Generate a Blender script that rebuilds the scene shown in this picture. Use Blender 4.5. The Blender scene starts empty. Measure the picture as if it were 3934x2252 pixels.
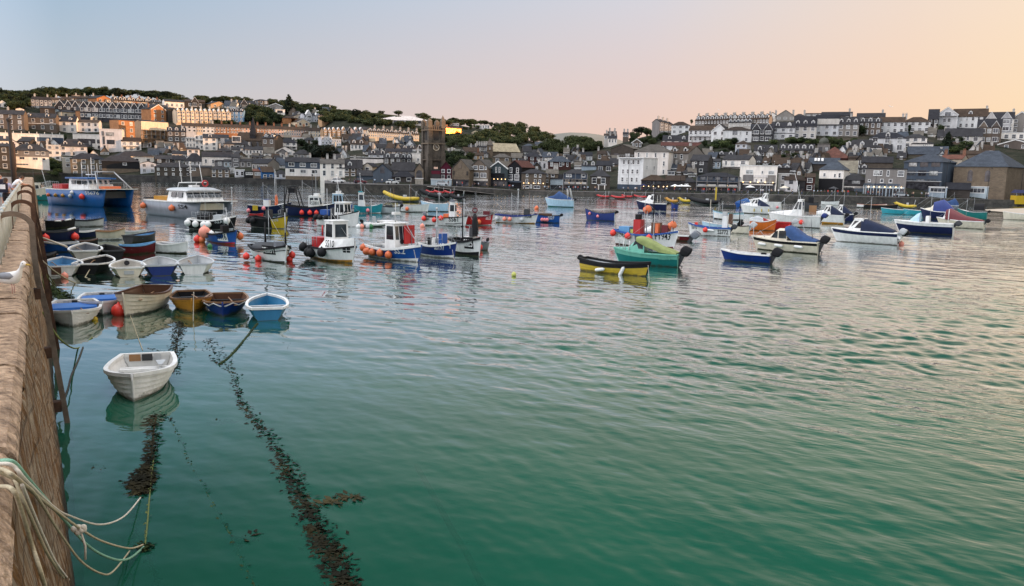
import bpy, bmesh, math, random
from mathutils import Vector, Matrix
R=math.radians
random.seed(7)
scene=bpy.context.scene
COL=scene.collection
# ------------------------------------------------------------------ camera
W_,H_=3934.0,2252.0
CX,CY,FOC=W_/2,H_/2,3029.0
CAMZ=7.0
YH0=664.0                      # eye level at the picture's centre column
PITCH=math.atan((CY-YH0)/FOC); ROLL=R(1.2)
cp,sp=math.cos(PITCH),math.sin(PITCH)
Fv=Vector((0,cp,-sp)); R0=Vector((1,0,0)); U0=Vector((0,sp,cp))
Rv=R0*math.cos(ROLL)+U0*math.sin(ROLL); Uv=U0*math.cos(ROLL)-R0*math.sin(ROLL)
CAM=Vector((0,0,CAMZ))
cd=bpy.data.cameras.new('camera'); cam=bpy.data.objects.new('camera',cd); COL.objects.link(cam)
M3=Matrix((Rv,Uv,-Fv)).transposed()
cam.matrix_world=Matrix.Translation(CAM)@M3.to_4x4()
cd.sensor_width=36; cd.lens=36*FOC/W_; cd.clip_start=0.1; cd.clip_end=20000
scene.camera=cam
def ray(x,y): return Fv+Rv*((x-CX)/FOC)-Uv*((y-CY)/FOC)
def at_z(x,y,z=0.0):
    d=ray(x,y); t=(z-CAMZ)/d.z
    return CAM+d*t
def at_t(x,y,t): return CAM+ray(x,y)*t          # t = depth along the optical axis
def at_d(x,y,d):
    r=ray(x,y); return CAM+r*(d/math.hypot(r.x,r.y))
def depth(p): return (p-CAM).dot(Fv)
def az_el(x,y):
    r=ray(x,y); return math.atan2(r.x,r.y), math.atan2(r.z,math.hypot(r.x,r.y))
# ------------------------------------------------------------------ tagging
def tag(o,label=None,cat=None,group=None,kind=None):
    if label: o['label']=label
    if cat: o['category']=cat
    if group: o['group']=group
    if kind: o['kind']=kind
    return o
def empty(name,loc,rz=0.0,scale=None):
    o=bpy.data.objects.new(name,None); COL.objects.link(o); o.location=loc; o.rotation_euler=(0,0,rz)
    o.empty_display_size=0.3
    if scale is not None: o.scale=(scale,)*3 if not hasattr(scale,'__len__') else scale
    return o
def link(name,me,parent=None,loc=None):
    o=bpy.data.objects.new(name,me); COL.objects.link(o)
    if parent is not None: o.parent=parent
    if loc is not None: o.location=loc
    return o
# ------------------------------------------------------------------ materials
MATS={}
def nodes_of(m):
    m.use_nodes=True; nt=m.node_tree; nt.nodes.clear(); return nt
def N(nt,t,**k):
    n=nt.nodes.new(t)
    for a,b in k.items():
        if a=='ins':
            for i,v in b.items(): n.inputs[i].default_value=v
        else: setattr(n,a,b)
    return n
def mat(key,col,rough=.6,var=.18,scale=1.2,metal=0.0,spec=.4,bump=0.0,bscale=8.0,kind=None,col2=None,coat=0):
    """painted / weathered surface: base colour broken up by two noises"""
    if key in MATS: return MATS[key]
    m=bpy.data.materials.new(key); nt=nodes_of(m); L=nt.links.new
    out=N(nt,'ShaderNodeOutputMaterial'); b=N(nt,'ShaderNodeBsdfPrincipled')
    b.inputs['Roughness'].default_value=rough; b.inputs['Metallic'].default_value=metal
    b.inputs['Specular IOR Level'].default_value=spec
    if coat: b.inputs['Coat Weight'].default_value=coat
    L(b.outputs[0],out.inputs[0])
    tc=N(nt,'ShaderNodeTexCoord')
    n1=N(nt,'ShaderNodeTexNoise',ins={'Scale':scale,'Detail':6.0,'Roughness':.65})
    mp=N(nt,'ShaderNodeMapping')
    if kind in('render','hullp'): mp.inputs['Scale'].default_value=(1.6,1.6,.35)
    if kind=='timber': mp.inputs['Scale'].default_value=(.4,6,6)
    L(tc.outputs['Object'],mp.inputs[0]); L(mp.outputs[0],n1.inputs['Vector'])
    rp=N(nt,'ShaderNodeValToRGB'); L(n1.outputs[0],rp.inputs[0])
    c=Vector(col[:3]); a=c*(1-var); d=c*(1+var*.6)
    if col2: d=Vector(col2[:3])
    rp.color_ramp.elements[0].position=.32; rp.color_ramp.elements[0].color=(*a,1)
    rp.color_ramp.elements[1].position=.66; rp.color_ramp.elements[1].color=(*[min(1,v) for v in d],1)
    colout=rp.outputs[0]
    if kind in('stone','slate','brick'):
        br=N(nt,'ShaderNodeTexBrick')
        s={'stone':1.0,'slate':2.2,'brick':2.0}[kind]
        br.inputs['Scale'].default_value=s; br.inputs['Mortar Size'].default_value=.03 if kind!='slate' else .02
        br.inputs['Color1'].default_value=(1.12,1.1,1.06,1); br.inputs['Color2'].default_value=(.74,.74,.76,1)
        br.inputs['Mortar'].default_value=(.62,.6,.58,1) if kind!='slate' else (.5,.5,.52,1)
        br.inputs['Row Height'].default_value=.32; br.inputs['Brick Width'].default_value=.7
        sw=N(nt,'ShaderNodeSeparateXYZ'); cb=N(nt,'ShaderNodeCombineXYZ'); ad=N(nt,'ShaderNodeMath',operation='ADD')
        L(tc.outputs['Object'],sw.inputs[0]); L(sw.outputs[0],ad.inputs[0]); L(sw.outputs[1],ad.inputs[1])
        L(ad.outputs[0],cb.inputs[0]); L(sw.outputs[2],cb.inputs[1]); L(cb.outputs[0],br.inputs['Vector'])
        mx=N(nt,'ShaderNodeMix',data_type='RGBA',blend_type='MULTIPLY'); mx.inputs[0].default_value=.8
        L(colout,mx.inputs[6]); L(br.outputs[0],mx.inputs[7]); colout=mx.outputs[2]
    if key.startswith(('wall_','roof_')):       # no two houses share quite the same shade
        oi=N(nt,'ShaderNodeObjectInfo'); r_=N(nt,'ShaderNodeValToRGB'); L(oi.outputs['Random'],r_.inputs[0]); el=r_.color_ramp.elements; el[0].color=(.68,.68,.72,1); el[1].color=(1.12,1.06,.98,1); e=el.new(.5); e.color=(1.0,.93,.86,1)
        mx=N(nt,'ShaderNodeMix',data_type='RGBA',blend_type='MULTIPLY'); mx.inputs[0].default_value=1.0; L(colout,mx.inputs[6]); L(r_.outputs[0],mx.inputs[7]); colout=mx.outputs[2]
    L(colout,b.inputs['Base Color'])
    if bump:
        nb=N(nt,'ShaderNodeTexNoise',ins={'Scale':bscale,'Detail':5.0}); L(tc.outputs['Object'],nb.inputs['Vector'])
        bp=N(nt,'ShaderNodeBump',ins={'Strength':1.0,'Distance':bump}); L(nb.outputs[0],bp.inputs['Height']); L(bp.outputs[0],b.inputs['Normal'])
    MATS[key]=m; return m
def glass(key,col=(.02,.025,.03),rough=.06):
    if key in MATS: return MATS[key]
    m=bpy.data.materials.new(key); nt=nodes_of(m); L=nt.links.new
    out=N(nt,'ShaderNodeOutputMaterial'); b=N(nt,'ShaderNodeBsdfPrincipled')
    tc=N(nt,'ShaderNodeTexCoord'); n=N(nt,'ShaderNodeTexNoise',ins={'Scale':.7,'Detail':2.0}); L(tc.outputs['Object'],n.inputs['Vector'])
    rp=N(nt,'ShaderNodeValToRGB'); L(n.outputs[0],rp.inputs[0])
    rp.color_ramp.elements[0].position=.4; rp.color_ramp.elements[0].color=(*[v*.6 for v in col],1)
    rp.color_ramp.elements[1].position=.62; rp.color_ramp.elements[1].color=(*[min(1,v*1.9) for v in col],1)
    co=rp.outputs[0]
    if key=='house_pane':       # blinds, curtains and dark rooms
        oi=N(nt,'ShaderNodeObjectInfo'); r2=N(nt,'ShaderNodeValToRGB'); L(oi.outputs['Random'],r2.inputs[0]); el=r2.color_ramp.elements; r2.color_ramp.interpolation='CONSTANT'; el[0].color=(.35,.35,.4,1); el[1].position=.86; el[1].color=(5.5,5,4.2,1); e=el.new(.4); e.color=(1,1,1,1); e=el.new(.68); e.color=(2.4,2.2,2.0,1)
        mx=N(nt,'ShaderNodeMix',data_type='RGBA',blend_type='MULTIPLY'); mx.inputs[0].default_value=1.0; L(co,mx.inputs[6]); L(r2.outputs[0],mx.inputs[7]); co=mx.outputs[2]
    L(co,b.inputs['Base Color']); b.inputs['Roughness'].default_value=rough; b.inputs['Specular IOR Level'].default_value=.6
    L(b.outputs[0],out.inputs[0]); MATS[key]=m; return m
def emit(key,col,s):
    if key in MATS: return MATS[key]
    m=bpy.data.materials.new(key); nt=nodes_of(m)
    out=N(nt,'ShaderNodeOutputMaterial'); e=N(nt,'ShaderNodeEmission'); e.inputs[0].default_value=(*col,1); e.inputs[1].default_value=s
    nt.links.new(e.outputs[0],out.inputs[0]); MATS[key]=m; return m
# ------------------------------------------------------------------ mesh builder
class MB:
    def __init__(s): s.v=[]; s.f=[]; s.m=[]; s.sm=[]
    def add(s,vs,fs,m=0,smooth=False):
        b=len(s.v); s.v+= [tuple(p) for p in vs]
        for i,f in enumerate(fs):
            s.f.append([b+k for k in f]); s.m.append(m[i] if isinstance(m,(list,tuple)) else m); s.sm.append(smooth)
        return s
    def box(s,x0,x1,y0,y1,z0,z1,m=0):
        return s.hexa([(x0,y0,z0),(x1,y0,z0),(x1,y1,z0),(x0,y1,z0),(x0,y0,z1),(x1,y0,z1),(x1,y1,z1),(x0,y1,z1)],m)
    def hexa(s,v,m=0):
        return s.add(v,[(3,2,1,0),(4,5,6,7),(0,1,5,4),(1,2,6,5),(2,3,7,6),(3,0,4,7)],m)
    def poly(s,pts,m=0): return s.add(pts,[tuple(range(len(pts)))],m)
    def prism(s,pts2,y0,y1,m=0):            # polygon in xz extruded along y
        n=len(pts2); v=[(x,y0,z) for x,z in pts2]+[(x,y1,z) for x,z in pts2]
        f=[tuple(range(n)),tuple(reversed(range(n,2*n)))]+[(i,i+n,(i+1)%n+n,(i+1)%n) for i in range(n)]
        return s.add(v,f,m)
    def tube(s,pts,r,n=6,m=0,cap=True,smooth=True,flat=None):
        pts=[Vector(p) for p in pts]; k=len(pts); base=len(s.v); up=None
        rs=r if hasattr(r,'__len__') else [r]*k
        for i,p in enumerate(pts):
            t=(pts[min(i+1,k-1)]-pts[max(i-1,0)])
            if t.length<1e-9: t=Vector((0,0,1))
            t.normalize()
            if up is None:
                up=Vector((0,0,1)) if abs(t.z)<.9 else Vector((1,0,0))
            a=t.cross(up)
            if a.length<1e-5: a=t.cross(Vector((0,1,0)))
            a.normalize(); b=a.cross(t).normalized(); up=b
            for j in range(n):
                q=2*math.pi*(j+.5)/n
                s.v.append(tuple(p+a*(math.cos(q)*rs[i])+b*(math.sin(q)*rs[i]*(flat or 1))))
        for i in range(k-1):
            for j in range(n):
                s.f.append([base+i*n+j,base+i*n+(j+1)%n,base+(i+1)*n+(j+1)%n,base+(i+1)*n+j]); s.m.append(m); s.sm.append(smooth)
        if cap:
            s.f.append([base+j for j in reversed(range(n))]); s.m.append(m); s.sm.append(False)
            s.f.append([base+(k-1)*n+j for j in range(n)]); s.m.append(m); s.sm.append(False)
        return s
    def rings(s,rings,m=0,smooth=True,cap=True):     # list of equal-length closed rings
        n=len(rings[0]); base=len(s.v)
        for r in rings: s.v+=[tuple(p) for p in r]
        for i in range(len(rings)-1):
            for j in range(n):
                s.f.append([base+i*n+j,base+i*n+(j+1)%n,base+(i+1)*n+(j+1)%n,base+(i+1)*n+j]); s.m.append(m); s.sm.append(smooth)
        if cap:
            s.f.append([base+j for j in reversed(range(n))]); s.m.append(m); s.sm.append(False)
            s.f.append([base+(len(rings)-1)*n+j for j in range(n)]); s.m.append(m); s.sm.append(False)
        return s
    def lathe(s,prof,n=12,m=0,c=(0,0,0)):            # profile (r,z) about z
        return s.rings([[(c[0]+r*math.cos(2*math.pi*j/n),c[1]+r*math.sin(2*math.pi*j/n),c[2]+z) for j in range(n)] for r,z in prof],m)
    def sphere(s,c,r,n=12,k=8,m=0,sq=1.0):
        return s.lathe([(max(r*math.sin(math.pi*i/k),r*.02),-r*sq*math.cos(math.pi*i/k)) for i in range(k+1)],n,m,c)
    def grid(s,P,m=0,smooth=True):                   # 2-D list of points
        h=len(P); w=len(P[0]); b=len(s.v)
        for row in P: s.v+=[tuple(p) for p in row]
        for i in range(h-1):
            for j in range(w-1):
                s.f.append([b+i*w+j,b+i*w+j+1,b+(i+1)*w+j+1,b+(i+1)*w+j]); s.m.append(m[i] if isinstance(m,list) else m); s.sm.append(smooth)
        return s
    def xform(s,M):
        s.v=[tuple(M@Vector(p)) for p in s.v]; return s
    def mesh(s,name,mats):
        me=bpy.data.meshes.new(name); me.from_pydata(s.v,[],s.f)
        for m in (mats if isinstance(mats,(list,tuple)) else [mats]): me.materials.append(m)
        me.polygons.foreach_set('material_index',s.m); me.polygons.foreach_set('use_smooth',s.sm)
        me.update(); return me
    def build(s,name,mats,parent=None,loc=None): return link(name,s.mesh(name,mats),parent,loc)
def copy_tree(o,parent=None,loc=None,rz=None,scale=None):
    c=o.copy(); COL.objects.link(c)
    if parent is not None: c.parent=parent
    if loc is not None: c.location=loc
    if rz is not None: c.rotation_euler=(0,0,rz)
    if scale is not None: c.scale=(scale,)*3 if not hasattr(scale,'__len__') else scale
    for ch in KIDS.get(o.name,[]) or list(o.children): copy_tree(ch,c)
    return c
KIDS={}
def interp(tab,x,k=1):
    if x<=tab[0][0]: return tab[0][k]
    for a,b in zip(tab,tab[1:]):
        if x<=b[0]: return a[k]+(b[k]-a[k])*(x-a[0])/(b[0]-a[0])
    return tab[-1][k]
def lerp(a,b,t): return a+(b-a)*t
# ------------------------------------------------------------------ light
SUN_AZ,SUN_EL=R(93),R(5.4); GLOW=R(70)
sun_dir=Vector((math.sin(SUN_AZ)*math.cos(SUN_EL),math.cos(SUN_AZ)*math.cos(SUN_EL),math.sin(SUN_EL)))
ld=bpy.data.lights.new('sun','SUN'); sun=bpy.data.objects.new('sun',ld); COL.objects.link(sun)
sun.rotation_euler=sun_dir.to_track_quat('Z','Y').to_euler(); ld.energy=5.0; ld.angle=R(.5); ld.color=(1,.56,.29)
world=bpy.data.worlds.new('World'); scene.world=world; world.use_nodes=True
nt=world.node_tree; nt.nodes.clear(); L=nt.links.new
def srgb(*c): return tuple(((v/255+.055)/1.055)**2.4 if v>10 else v/255/12.92 for v in c)
wo=N(nt,'ShaderNodeOutputWorld'); bg=N(nt,'ShaderNodeBackground'); L(bg.outputs[0],wo.inputs[0])
sky=N(nt,'ShaderNodeTexSky',sky_type='NISHITA',sun_disc=False,sun_elevation=SUN_EL,sun_rotation=SUN_AZ,altitude=0,air_density=1.0,dust_density=1.0,ozone_density=1.0)
tc=N(nt,'ShaderNodeTexCoord'); sx=N(nt,'ShaderNodeSeparateXYZ'); L(tc.outputs['Generated'],sx.inputs[0])
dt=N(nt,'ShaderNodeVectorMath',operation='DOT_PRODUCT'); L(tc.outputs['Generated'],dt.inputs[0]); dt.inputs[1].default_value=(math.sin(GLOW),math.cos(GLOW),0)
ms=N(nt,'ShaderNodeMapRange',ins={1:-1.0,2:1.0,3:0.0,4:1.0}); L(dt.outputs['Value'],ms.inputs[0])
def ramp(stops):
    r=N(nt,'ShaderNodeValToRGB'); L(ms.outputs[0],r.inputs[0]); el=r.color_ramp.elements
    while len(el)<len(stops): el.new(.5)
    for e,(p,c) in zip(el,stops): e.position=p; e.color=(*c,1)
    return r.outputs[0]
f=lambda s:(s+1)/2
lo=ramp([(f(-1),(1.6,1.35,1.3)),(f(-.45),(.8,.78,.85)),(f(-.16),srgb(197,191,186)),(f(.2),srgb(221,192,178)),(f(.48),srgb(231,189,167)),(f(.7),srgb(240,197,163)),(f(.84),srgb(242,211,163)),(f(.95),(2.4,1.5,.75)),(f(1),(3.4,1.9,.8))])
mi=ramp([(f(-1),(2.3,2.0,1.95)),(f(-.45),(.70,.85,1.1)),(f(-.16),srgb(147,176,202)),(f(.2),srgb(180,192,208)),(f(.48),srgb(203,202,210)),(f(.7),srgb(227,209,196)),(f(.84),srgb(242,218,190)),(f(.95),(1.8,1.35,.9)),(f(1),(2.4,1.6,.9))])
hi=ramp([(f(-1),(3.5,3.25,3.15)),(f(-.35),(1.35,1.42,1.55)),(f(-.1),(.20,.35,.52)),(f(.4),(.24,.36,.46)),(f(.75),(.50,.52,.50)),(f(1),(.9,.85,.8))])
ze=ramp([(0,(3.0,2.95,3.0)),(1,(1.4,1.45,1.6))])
def mixc(a,b,fac=None,v=.5):
    x=N(nt,'ShaderNodeMix',data_type='RGBA'); L(a,x.inputs[6]); L(b,x.inputs[7])
    if fac is not None: L(fac,x.inputs[0])
    else: x.inputs[0].default_value=v
    return x.outputs[2]
def step(a,b,kind='SMOOTHSTEP'):
    m=N(nt,'ShaderNodeMapRange',interpolation_type=kind,ins={1:a,2:b,3:0.0,4:1.0}); L(sx.outputs[2],m.inputs[0]); return m.outputs[0]
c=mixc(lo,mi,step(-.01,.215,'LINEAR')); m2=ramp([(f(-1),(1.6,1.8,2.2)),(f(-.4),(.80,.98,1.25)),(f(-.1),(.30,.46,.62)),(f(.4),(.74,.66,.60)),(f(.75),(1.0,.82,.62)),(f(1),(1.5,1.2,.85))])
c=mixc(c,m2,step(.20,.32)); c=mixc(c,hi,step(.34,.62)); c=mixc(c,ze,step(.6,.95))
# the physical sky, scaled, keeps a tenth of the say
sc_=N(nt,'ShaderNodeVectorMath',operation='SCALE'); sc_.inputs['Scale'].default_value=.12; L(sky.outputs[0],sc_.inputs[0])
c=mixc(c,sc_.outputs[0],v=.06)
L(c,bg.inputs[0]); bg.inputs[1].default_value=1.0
vs=scene.view_settings; vs.view_transform='Standard'; vs.look='None'; vs.exposure=.24; vs.gamma=1; vs.use_curve_mapping=False
# ------------------------------------------------------------------ terrain tables (by source pixel column)
#      x     y of quay top / ground start, shore distance, y of bare ground skyline, metres of distance per pixel of rise
TT=[(-900,690,330,392,.75),(0,678,352,398,.75),(300,672,356,388,.78),(660,680,352,388,.80),(1000,688,345,398,.85),(1244,698,330,415,.9),(1252,704,330,415,.9),
    (1500,712,285,440,1.0),(1640,716,268,462,1.0),(1900,728,252,505,1.05),(2100,736,250,560,1.1),(2300,739,250,575,1.0),(2480,741,246,520,.85),
    (2700,745,240,480,.62),(2980,751,236,466,.6),(3300,756,234,462,.6),(3600,762,232,462,.6),(3934,770,230,455,.6)]
SH=[(-900,705,672),(0,690,664),(165,689,664),(300,690,667),(660,700,677),(1000,708,686),(1240,713,694)]
QY=[(1247,739,704),(1420,741,709),(1640,742,712),(1900,746,727),(2000,746,733),(2360,757,739),(2980,776,750),(3240,782,754),(3500,786,760),(3800,790,767),(4300,800,775)]
TA=[]
for x,y0,d0,ys,k in TT:
    yw=interp(SH,x,1) if x<1246 else interp(QY,max(x,1300),1)
    p=at_z(x,yw); d0=math.hypot(p.x,p.y)+(3 if x<1246 else 9)
    if x==1252: d0=max(d0,300)
    a,e0=az_el(x,y0); _,es=az_el(x,ys); TA.append((a,math.tan(e0)*FOC,d0,math.tan(es)*FOC,k))
for deg,d0,es,k in((40,235,290,.55),(55,240,340,.5),(75,260,330,.5),(95,300,280,.5),(120,330,230,.5)):  # unseen hill right of the view, heights shaped to block the low sun
    TA.append((R(deg),-70,d0,es,k))
def terr(a,e):
    """distance of the ground seen at azimuth a and at tan(elevation)*FOC = e"""
    return interp(TA,a,2)+1.2+interp(TA,a,4)*max(0,e-interp(TA,a,1))
def ground_at(x,y):
    a,el=az_el(x,y); e=math.tan(el)*FOC; d=terr(a,e)
    return Vector((math.sin(a)*d,math.cos(a)*d,CAMZ+d*e/FOC)),d
# hillside
def hill_mat():
    m=bpy.data.materials.new('hillside_ground'); nt=nodes_of(m); L=nt.links.new
    out=N(nt,'ShaderNodeOutputMaterial'); b=N(nt,'ShaderNodeBsdfPrincipled'); b.inputs['Roughness'].default_value=.95; b.inputs['Specular IOR Level'].default_value=.1
    tc=N(nt,'ShaderNodeTexCoord'); n=N(nt,'ShaderNodeTexNoise',ins={'Scale':.06,'Detail':8.0,'Roughness':.7}); L(tc.outputs['Object'],n.inputs[0])
    rp=N(nt,'ShaderNodeValToRGB'); L(n.outputs[0],rp.inputs[0]); el=rp.color_ramp.elements
    el[0].position=.36; el[0].color=(.012,.017,.011,1); el[1].position=.7; el[1].color=(.07,.058,.045,1); e=el.new(.52); e.color=(.028,.030,.020,1)
    L(rp.outputs[0],b.inputs['Base Color']); L(b.outputs[0],out.inputs[0])
    n2=N(nt,'ShaderNodeTexNoise',ins={'Scale':.5,'Detail':6.0}); L(tc.outputs['Object'],n2.inputs[0])
    bp=N(nt,'ShaderNodeBump',ins={'Strength':1.0,'Distance':1.5}); L(n2.outputs[0],bp.inputs['Height']); L(bp.outputs[0],b.inputs['Normal'])
    return m
HILLMAT=hill_mat()
rows=[]
azs=[TA[0][0]+(TA[-1][0]-TA[0][0])*i/150 for i in range(151)]
for j in range(31):
    row=[]
    for a in azs:
        d0=interp(TA,a,2); e0=interp(TA,a,1); es=interp(TA,a,3); k=interp(TA,a,4)
        if j==0: d,z=d0-.5,-3.0
        elif j<=25:
            e=lerp(e0,es,(j-1)/24); d=d0+k*(e-e0); z=CAMZ+d*e/FOC
            z+=0.0
        else:
            d=d0+k*(es-e0); zt=CAMZ+d*es/FOC; q=(j-25); d+=q*30; z=zt-q*q*2.2
        row.append((math.sin(a)*d,math.cos(a)*d,z))
    rows.append(row)
tag(MB().grid(rows).build('hillside',HILLMAT),kind='structure')
# far hill between the two slopes
pts=[(2040,560),(2095,528),(2130,515),(2190,509),(2250,511),(2300,517),(2360,530),(2440,560)]
rows=[[at_d(x,y,2600) for x,y in pts],[at_d(x,y,2600)+Vector((0,600,10)) for x,y in pts]]
rows.insert(0,[Vector((p.x,p.y-900,-20)) for p in rows[0]])
tag(MB().grid(rows).build('far_hill',mat('hazed_far_hill',(.17,.165,.14),.95,.15,.004)),kind='structure')  # distance haze is put into this pale hill colour
# ------------------------------------------------------------------ sea bed, water
def water_mat():
    m=bpy.data.materials.new('harbour_water'); nt=nodes_of(m); L=nt.links.new
    out=N(nt,'ShaderNodeOutputMaterial')
    tc=N(nt,'ShaderNodeTexCoord')
    def noise(scale,rot,st,det=3.0,rough=.5,dist=0.0):
        mp=N(nt,'ShaderNodeMapping',vector_type='TEXTURE'); mp.inputs['Rotation'].default_value=(0,0,-rot); mp.inputs['Scale'].default_value=(1/st[0],1/st[1],1)
        L(tc.outputs['Object'],mp.inputs[0])
        n=N(nt,'ShaderNodeTexNoise',ins={'Scale':scale,'Detail':det,'Roughness':rough,'Distortion':dist}); L(mp.outputs[0],n.inputs['Vector']); return n.outputs[0]
    def math_(op,a,b):
        n=N(nt,'ShaderNodeMath',operation=op)
        for i,v in enumerate((a,b)):
            if isinstance(v,(int,float)): n.inputs[i].default_value=v
            else: L(v,n.inputs[i])
        return n.outputs[0]
    # ripple trains: crests run away to the right, the way the breeze lays them
    r1=noise(1.0,R(40),(.42,1.7),2.0,.5,.35)
    r2=noise(2.4,R(28),(.5,1.8),2.0,.5,.4)
    r3=noise(.40,R(30),(.4,1.5),2.0,.5,.2)
    r4=noise(.8,R(6),(.3,1.6),3.0,.55,.3)
    # calm / ruffled patches
    patch=noise(.035,R(15),(.7,1.6),3.0,.55)
    pr=N(nt,'ShaderNodeMapRange',interpolation_type='SMOOTHSTEP',ins={1:.42,2:.62,3:.35,4:1.0}); L(patch,pr.inputs[0])
    sx=N(nt,'ShaderNodeSeparateXYZ'); L(tc.outputs['Object'],sx.inputs[0])
    # lee of the pier is calmer: distance from the pier line
    lee=math_('ADD',math_('MULTIPLY',sx.outputs[0],.86),math_('MULTIPLY',sx.outputs[1],.52))
    lr=N(nt,'ShaderNodeMapRange',interpolation_type='SMOOTHSTEP',ins={1:5.0,2:30.0,3:.16,4:1.0}); L(lee,lr.inputs[0])
    h=math_('ADD',math_('MULTIPLY',r1,.05),math_('MULTIPLY',r2,.035))
    h=math_('ADD',h,math_('MULTIPLY',r3,.06)); h=math_('ADD',h,math_('MULTIPLY',r4,.05))
    amp=math_('MULTIPLY',lr.outputs[0],pr.outputs[0])
    bp=N(nt,'ShaderNodeBump',ins={'Strength':1.0,'Distance':1.0}); L(math_('MULTIPLY',h,amp),bp.inputs['Height'])
    fr=N(nt,'ShaderNodeFresnel',ins={'IOR':1.34}); L(bp.outputs[0],fr.inputs['Normal'])
    gl=N(nt,'ShaderNodeBsdfGlossy',ins={'Roughness':.035}); gl.inputs[0].default_value=(.93,.95,.97,1); L(bp.outputs[0],gl.inputs['Normal'])
    df=N(nt,'ShaderNodeBsdfDiffuse'); L(bp.outputs[0],df.inputs['Normal'])
    big=noise(.05,0,(1,1),3.0); rp=N(nt,'ShaderNodeValToRGB'); L(big,rp.inputs[0])
    rp.color_ramp.elements[0].position=.35; rp.color_ramp.elements[0].color=(.009,.077,.050,1)
    rp.color_ramp.elements[1].position=.65; rp.color_ramp.elements[1].color=(.018,.125,.074,1)
    L(rp.outputs[0],df.inputs[0])
    tr=N(nt,'ShaderNodeBsdfTransparent'); tr.inputs[0].default_value=(.30,.75,.66,1)
    b1=N(nt,'ShaderNodeMixShader',ins={0:.38}); L(df.outputs[0],b1.inputs[1]); L(tr.outputs[0],b1.inputs[2])
    mx=N(nt,'ShaderNodeMixShader'); fm=N(nt,'ShaderNodeMapRange',interpolation_type='SMOOTHSTEP',ins={1:.034,2:.50,3:.0,4:.97}); L(fr.outputs[0],fm.inputs[0]); L(fm.outputs[0],mx.inputs[0]); L(b1.outputs[0],mx.inputs[1]); L(gl.outputs[0],mx.inputs[2])
    L(mx.outputs[0],out.inputs[0]); return m
# the surface itself: a fan of real wavelets, fine near the pier and coarser far out
import numpy as np
def water_mesh():
    rs=[.05,3,7]; r=8.0
    while r<330: rs.append(r); r*=1.0037
    rs+=[360,420,520,700,1000,1800,3500,6500]; rs=np.array(rs)
    fine=np.radians(np.arange(-42,44.01,.105)); ang=np.concatenate([np.radians(np.arange(-180,-42.5,7)),fine,np.radians(np.arange(47,180.1,7))])
    Rr,A=np.meshgrid(rs,ang,indexing='ij'); X=Rr*np.sin(A); Y=Rr*np.cos(A); Z=np.zeros_like(X); dr=Rr*.0042
    g=np.random.default_rng(4)
    lee=X*pn_[0]+Y*pn_[1]; lf=np.clip((lee-1.0)/26,0,1); lf=.20+.80*lf*lf*(3-2*lf)
    pt=np.zeros_like(X)
    for i in range(14):
        k=2*np.pi/g.uniform(14,60); th=g.uniform(0,6.28); pt+=np.cos(k*(np.cos(th)*X*.6+np.sin(th)*Y*1.4)+g.uniform(0,6.28))
    pt=np.clip(.78+pt*.17,.32,1.25)
    amp=lf*pt*np.clip((np.radians(42)-np.abs(A))/.05,0,1)*np.clip((360-Rr)/60,0,1)
    n=64
    for i in range(n):
        lam=.30*(12.0**(i/(n-1))); k=2*np.pi/lam; th=np.radians(g.normal(52,32)); s=SLOPE*np.sqrt(2/n)*(1.1 if lam<1.3 else .62); f=np.clip((lam/dr-2.0)/2.5,0,1)
        Z+=f*(s/k)*np.cos(k*(np.cos(th)*X+np.sin(th)*Y)+g.uniform(0,6.28))
    Z*=amp
    nr,na=X.shape; me=bpy.data.meshes.new('harbour_water'); co=np.stack([X,Y,Z],-1).reshape(-1,3).astype(np.float32)
    i0=(np.arange(nr-1)[:,None]*na+np.arange(na-1)[None,:]).reshape(-1); q=np.ascontiguousarray(np.stack([i0,i0+na,i0+na+1,i0+1],-1)[:,::-1])
    me.vertices.add(len(co)); me.vertices.foreach_set('co',co.ravel()); me.loops.add(q.size); me.loops.foreach_set('vertex_index',q.ravel().astype(np.int32))
    me.polygons.add(len(q)); me.polygons.foreach_set('loop_start',np.arange(0,q.size,4,dtype=np.int32)); me.polygons.foreach_set('loop_total',np.full(len(q),4,dtype=np.int32)); me.polygons.foreach_set('use_smooth',np.ones(len(q),dtype=bool))
    me.update(calc_edges=True); me.materials.append(water_mat()); return me
SLOPE=.135; pz_,_=az_el(132,632); pn_=(math.cos(pz_),-math.sin(pz_))
tag(link('harbour_water',water_mesh()),kind='structure')
q=MB(); q.poly([(-3000,-200,-3.2),(3000,-200,-3.2),(3000,6000,-3.2),(-3000,6000,-3.2)])
tag(q.build('sea_bed',mat('sand_bed',(.10,.13,.085),.9,.5,.12)),kind='structure')
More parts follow.
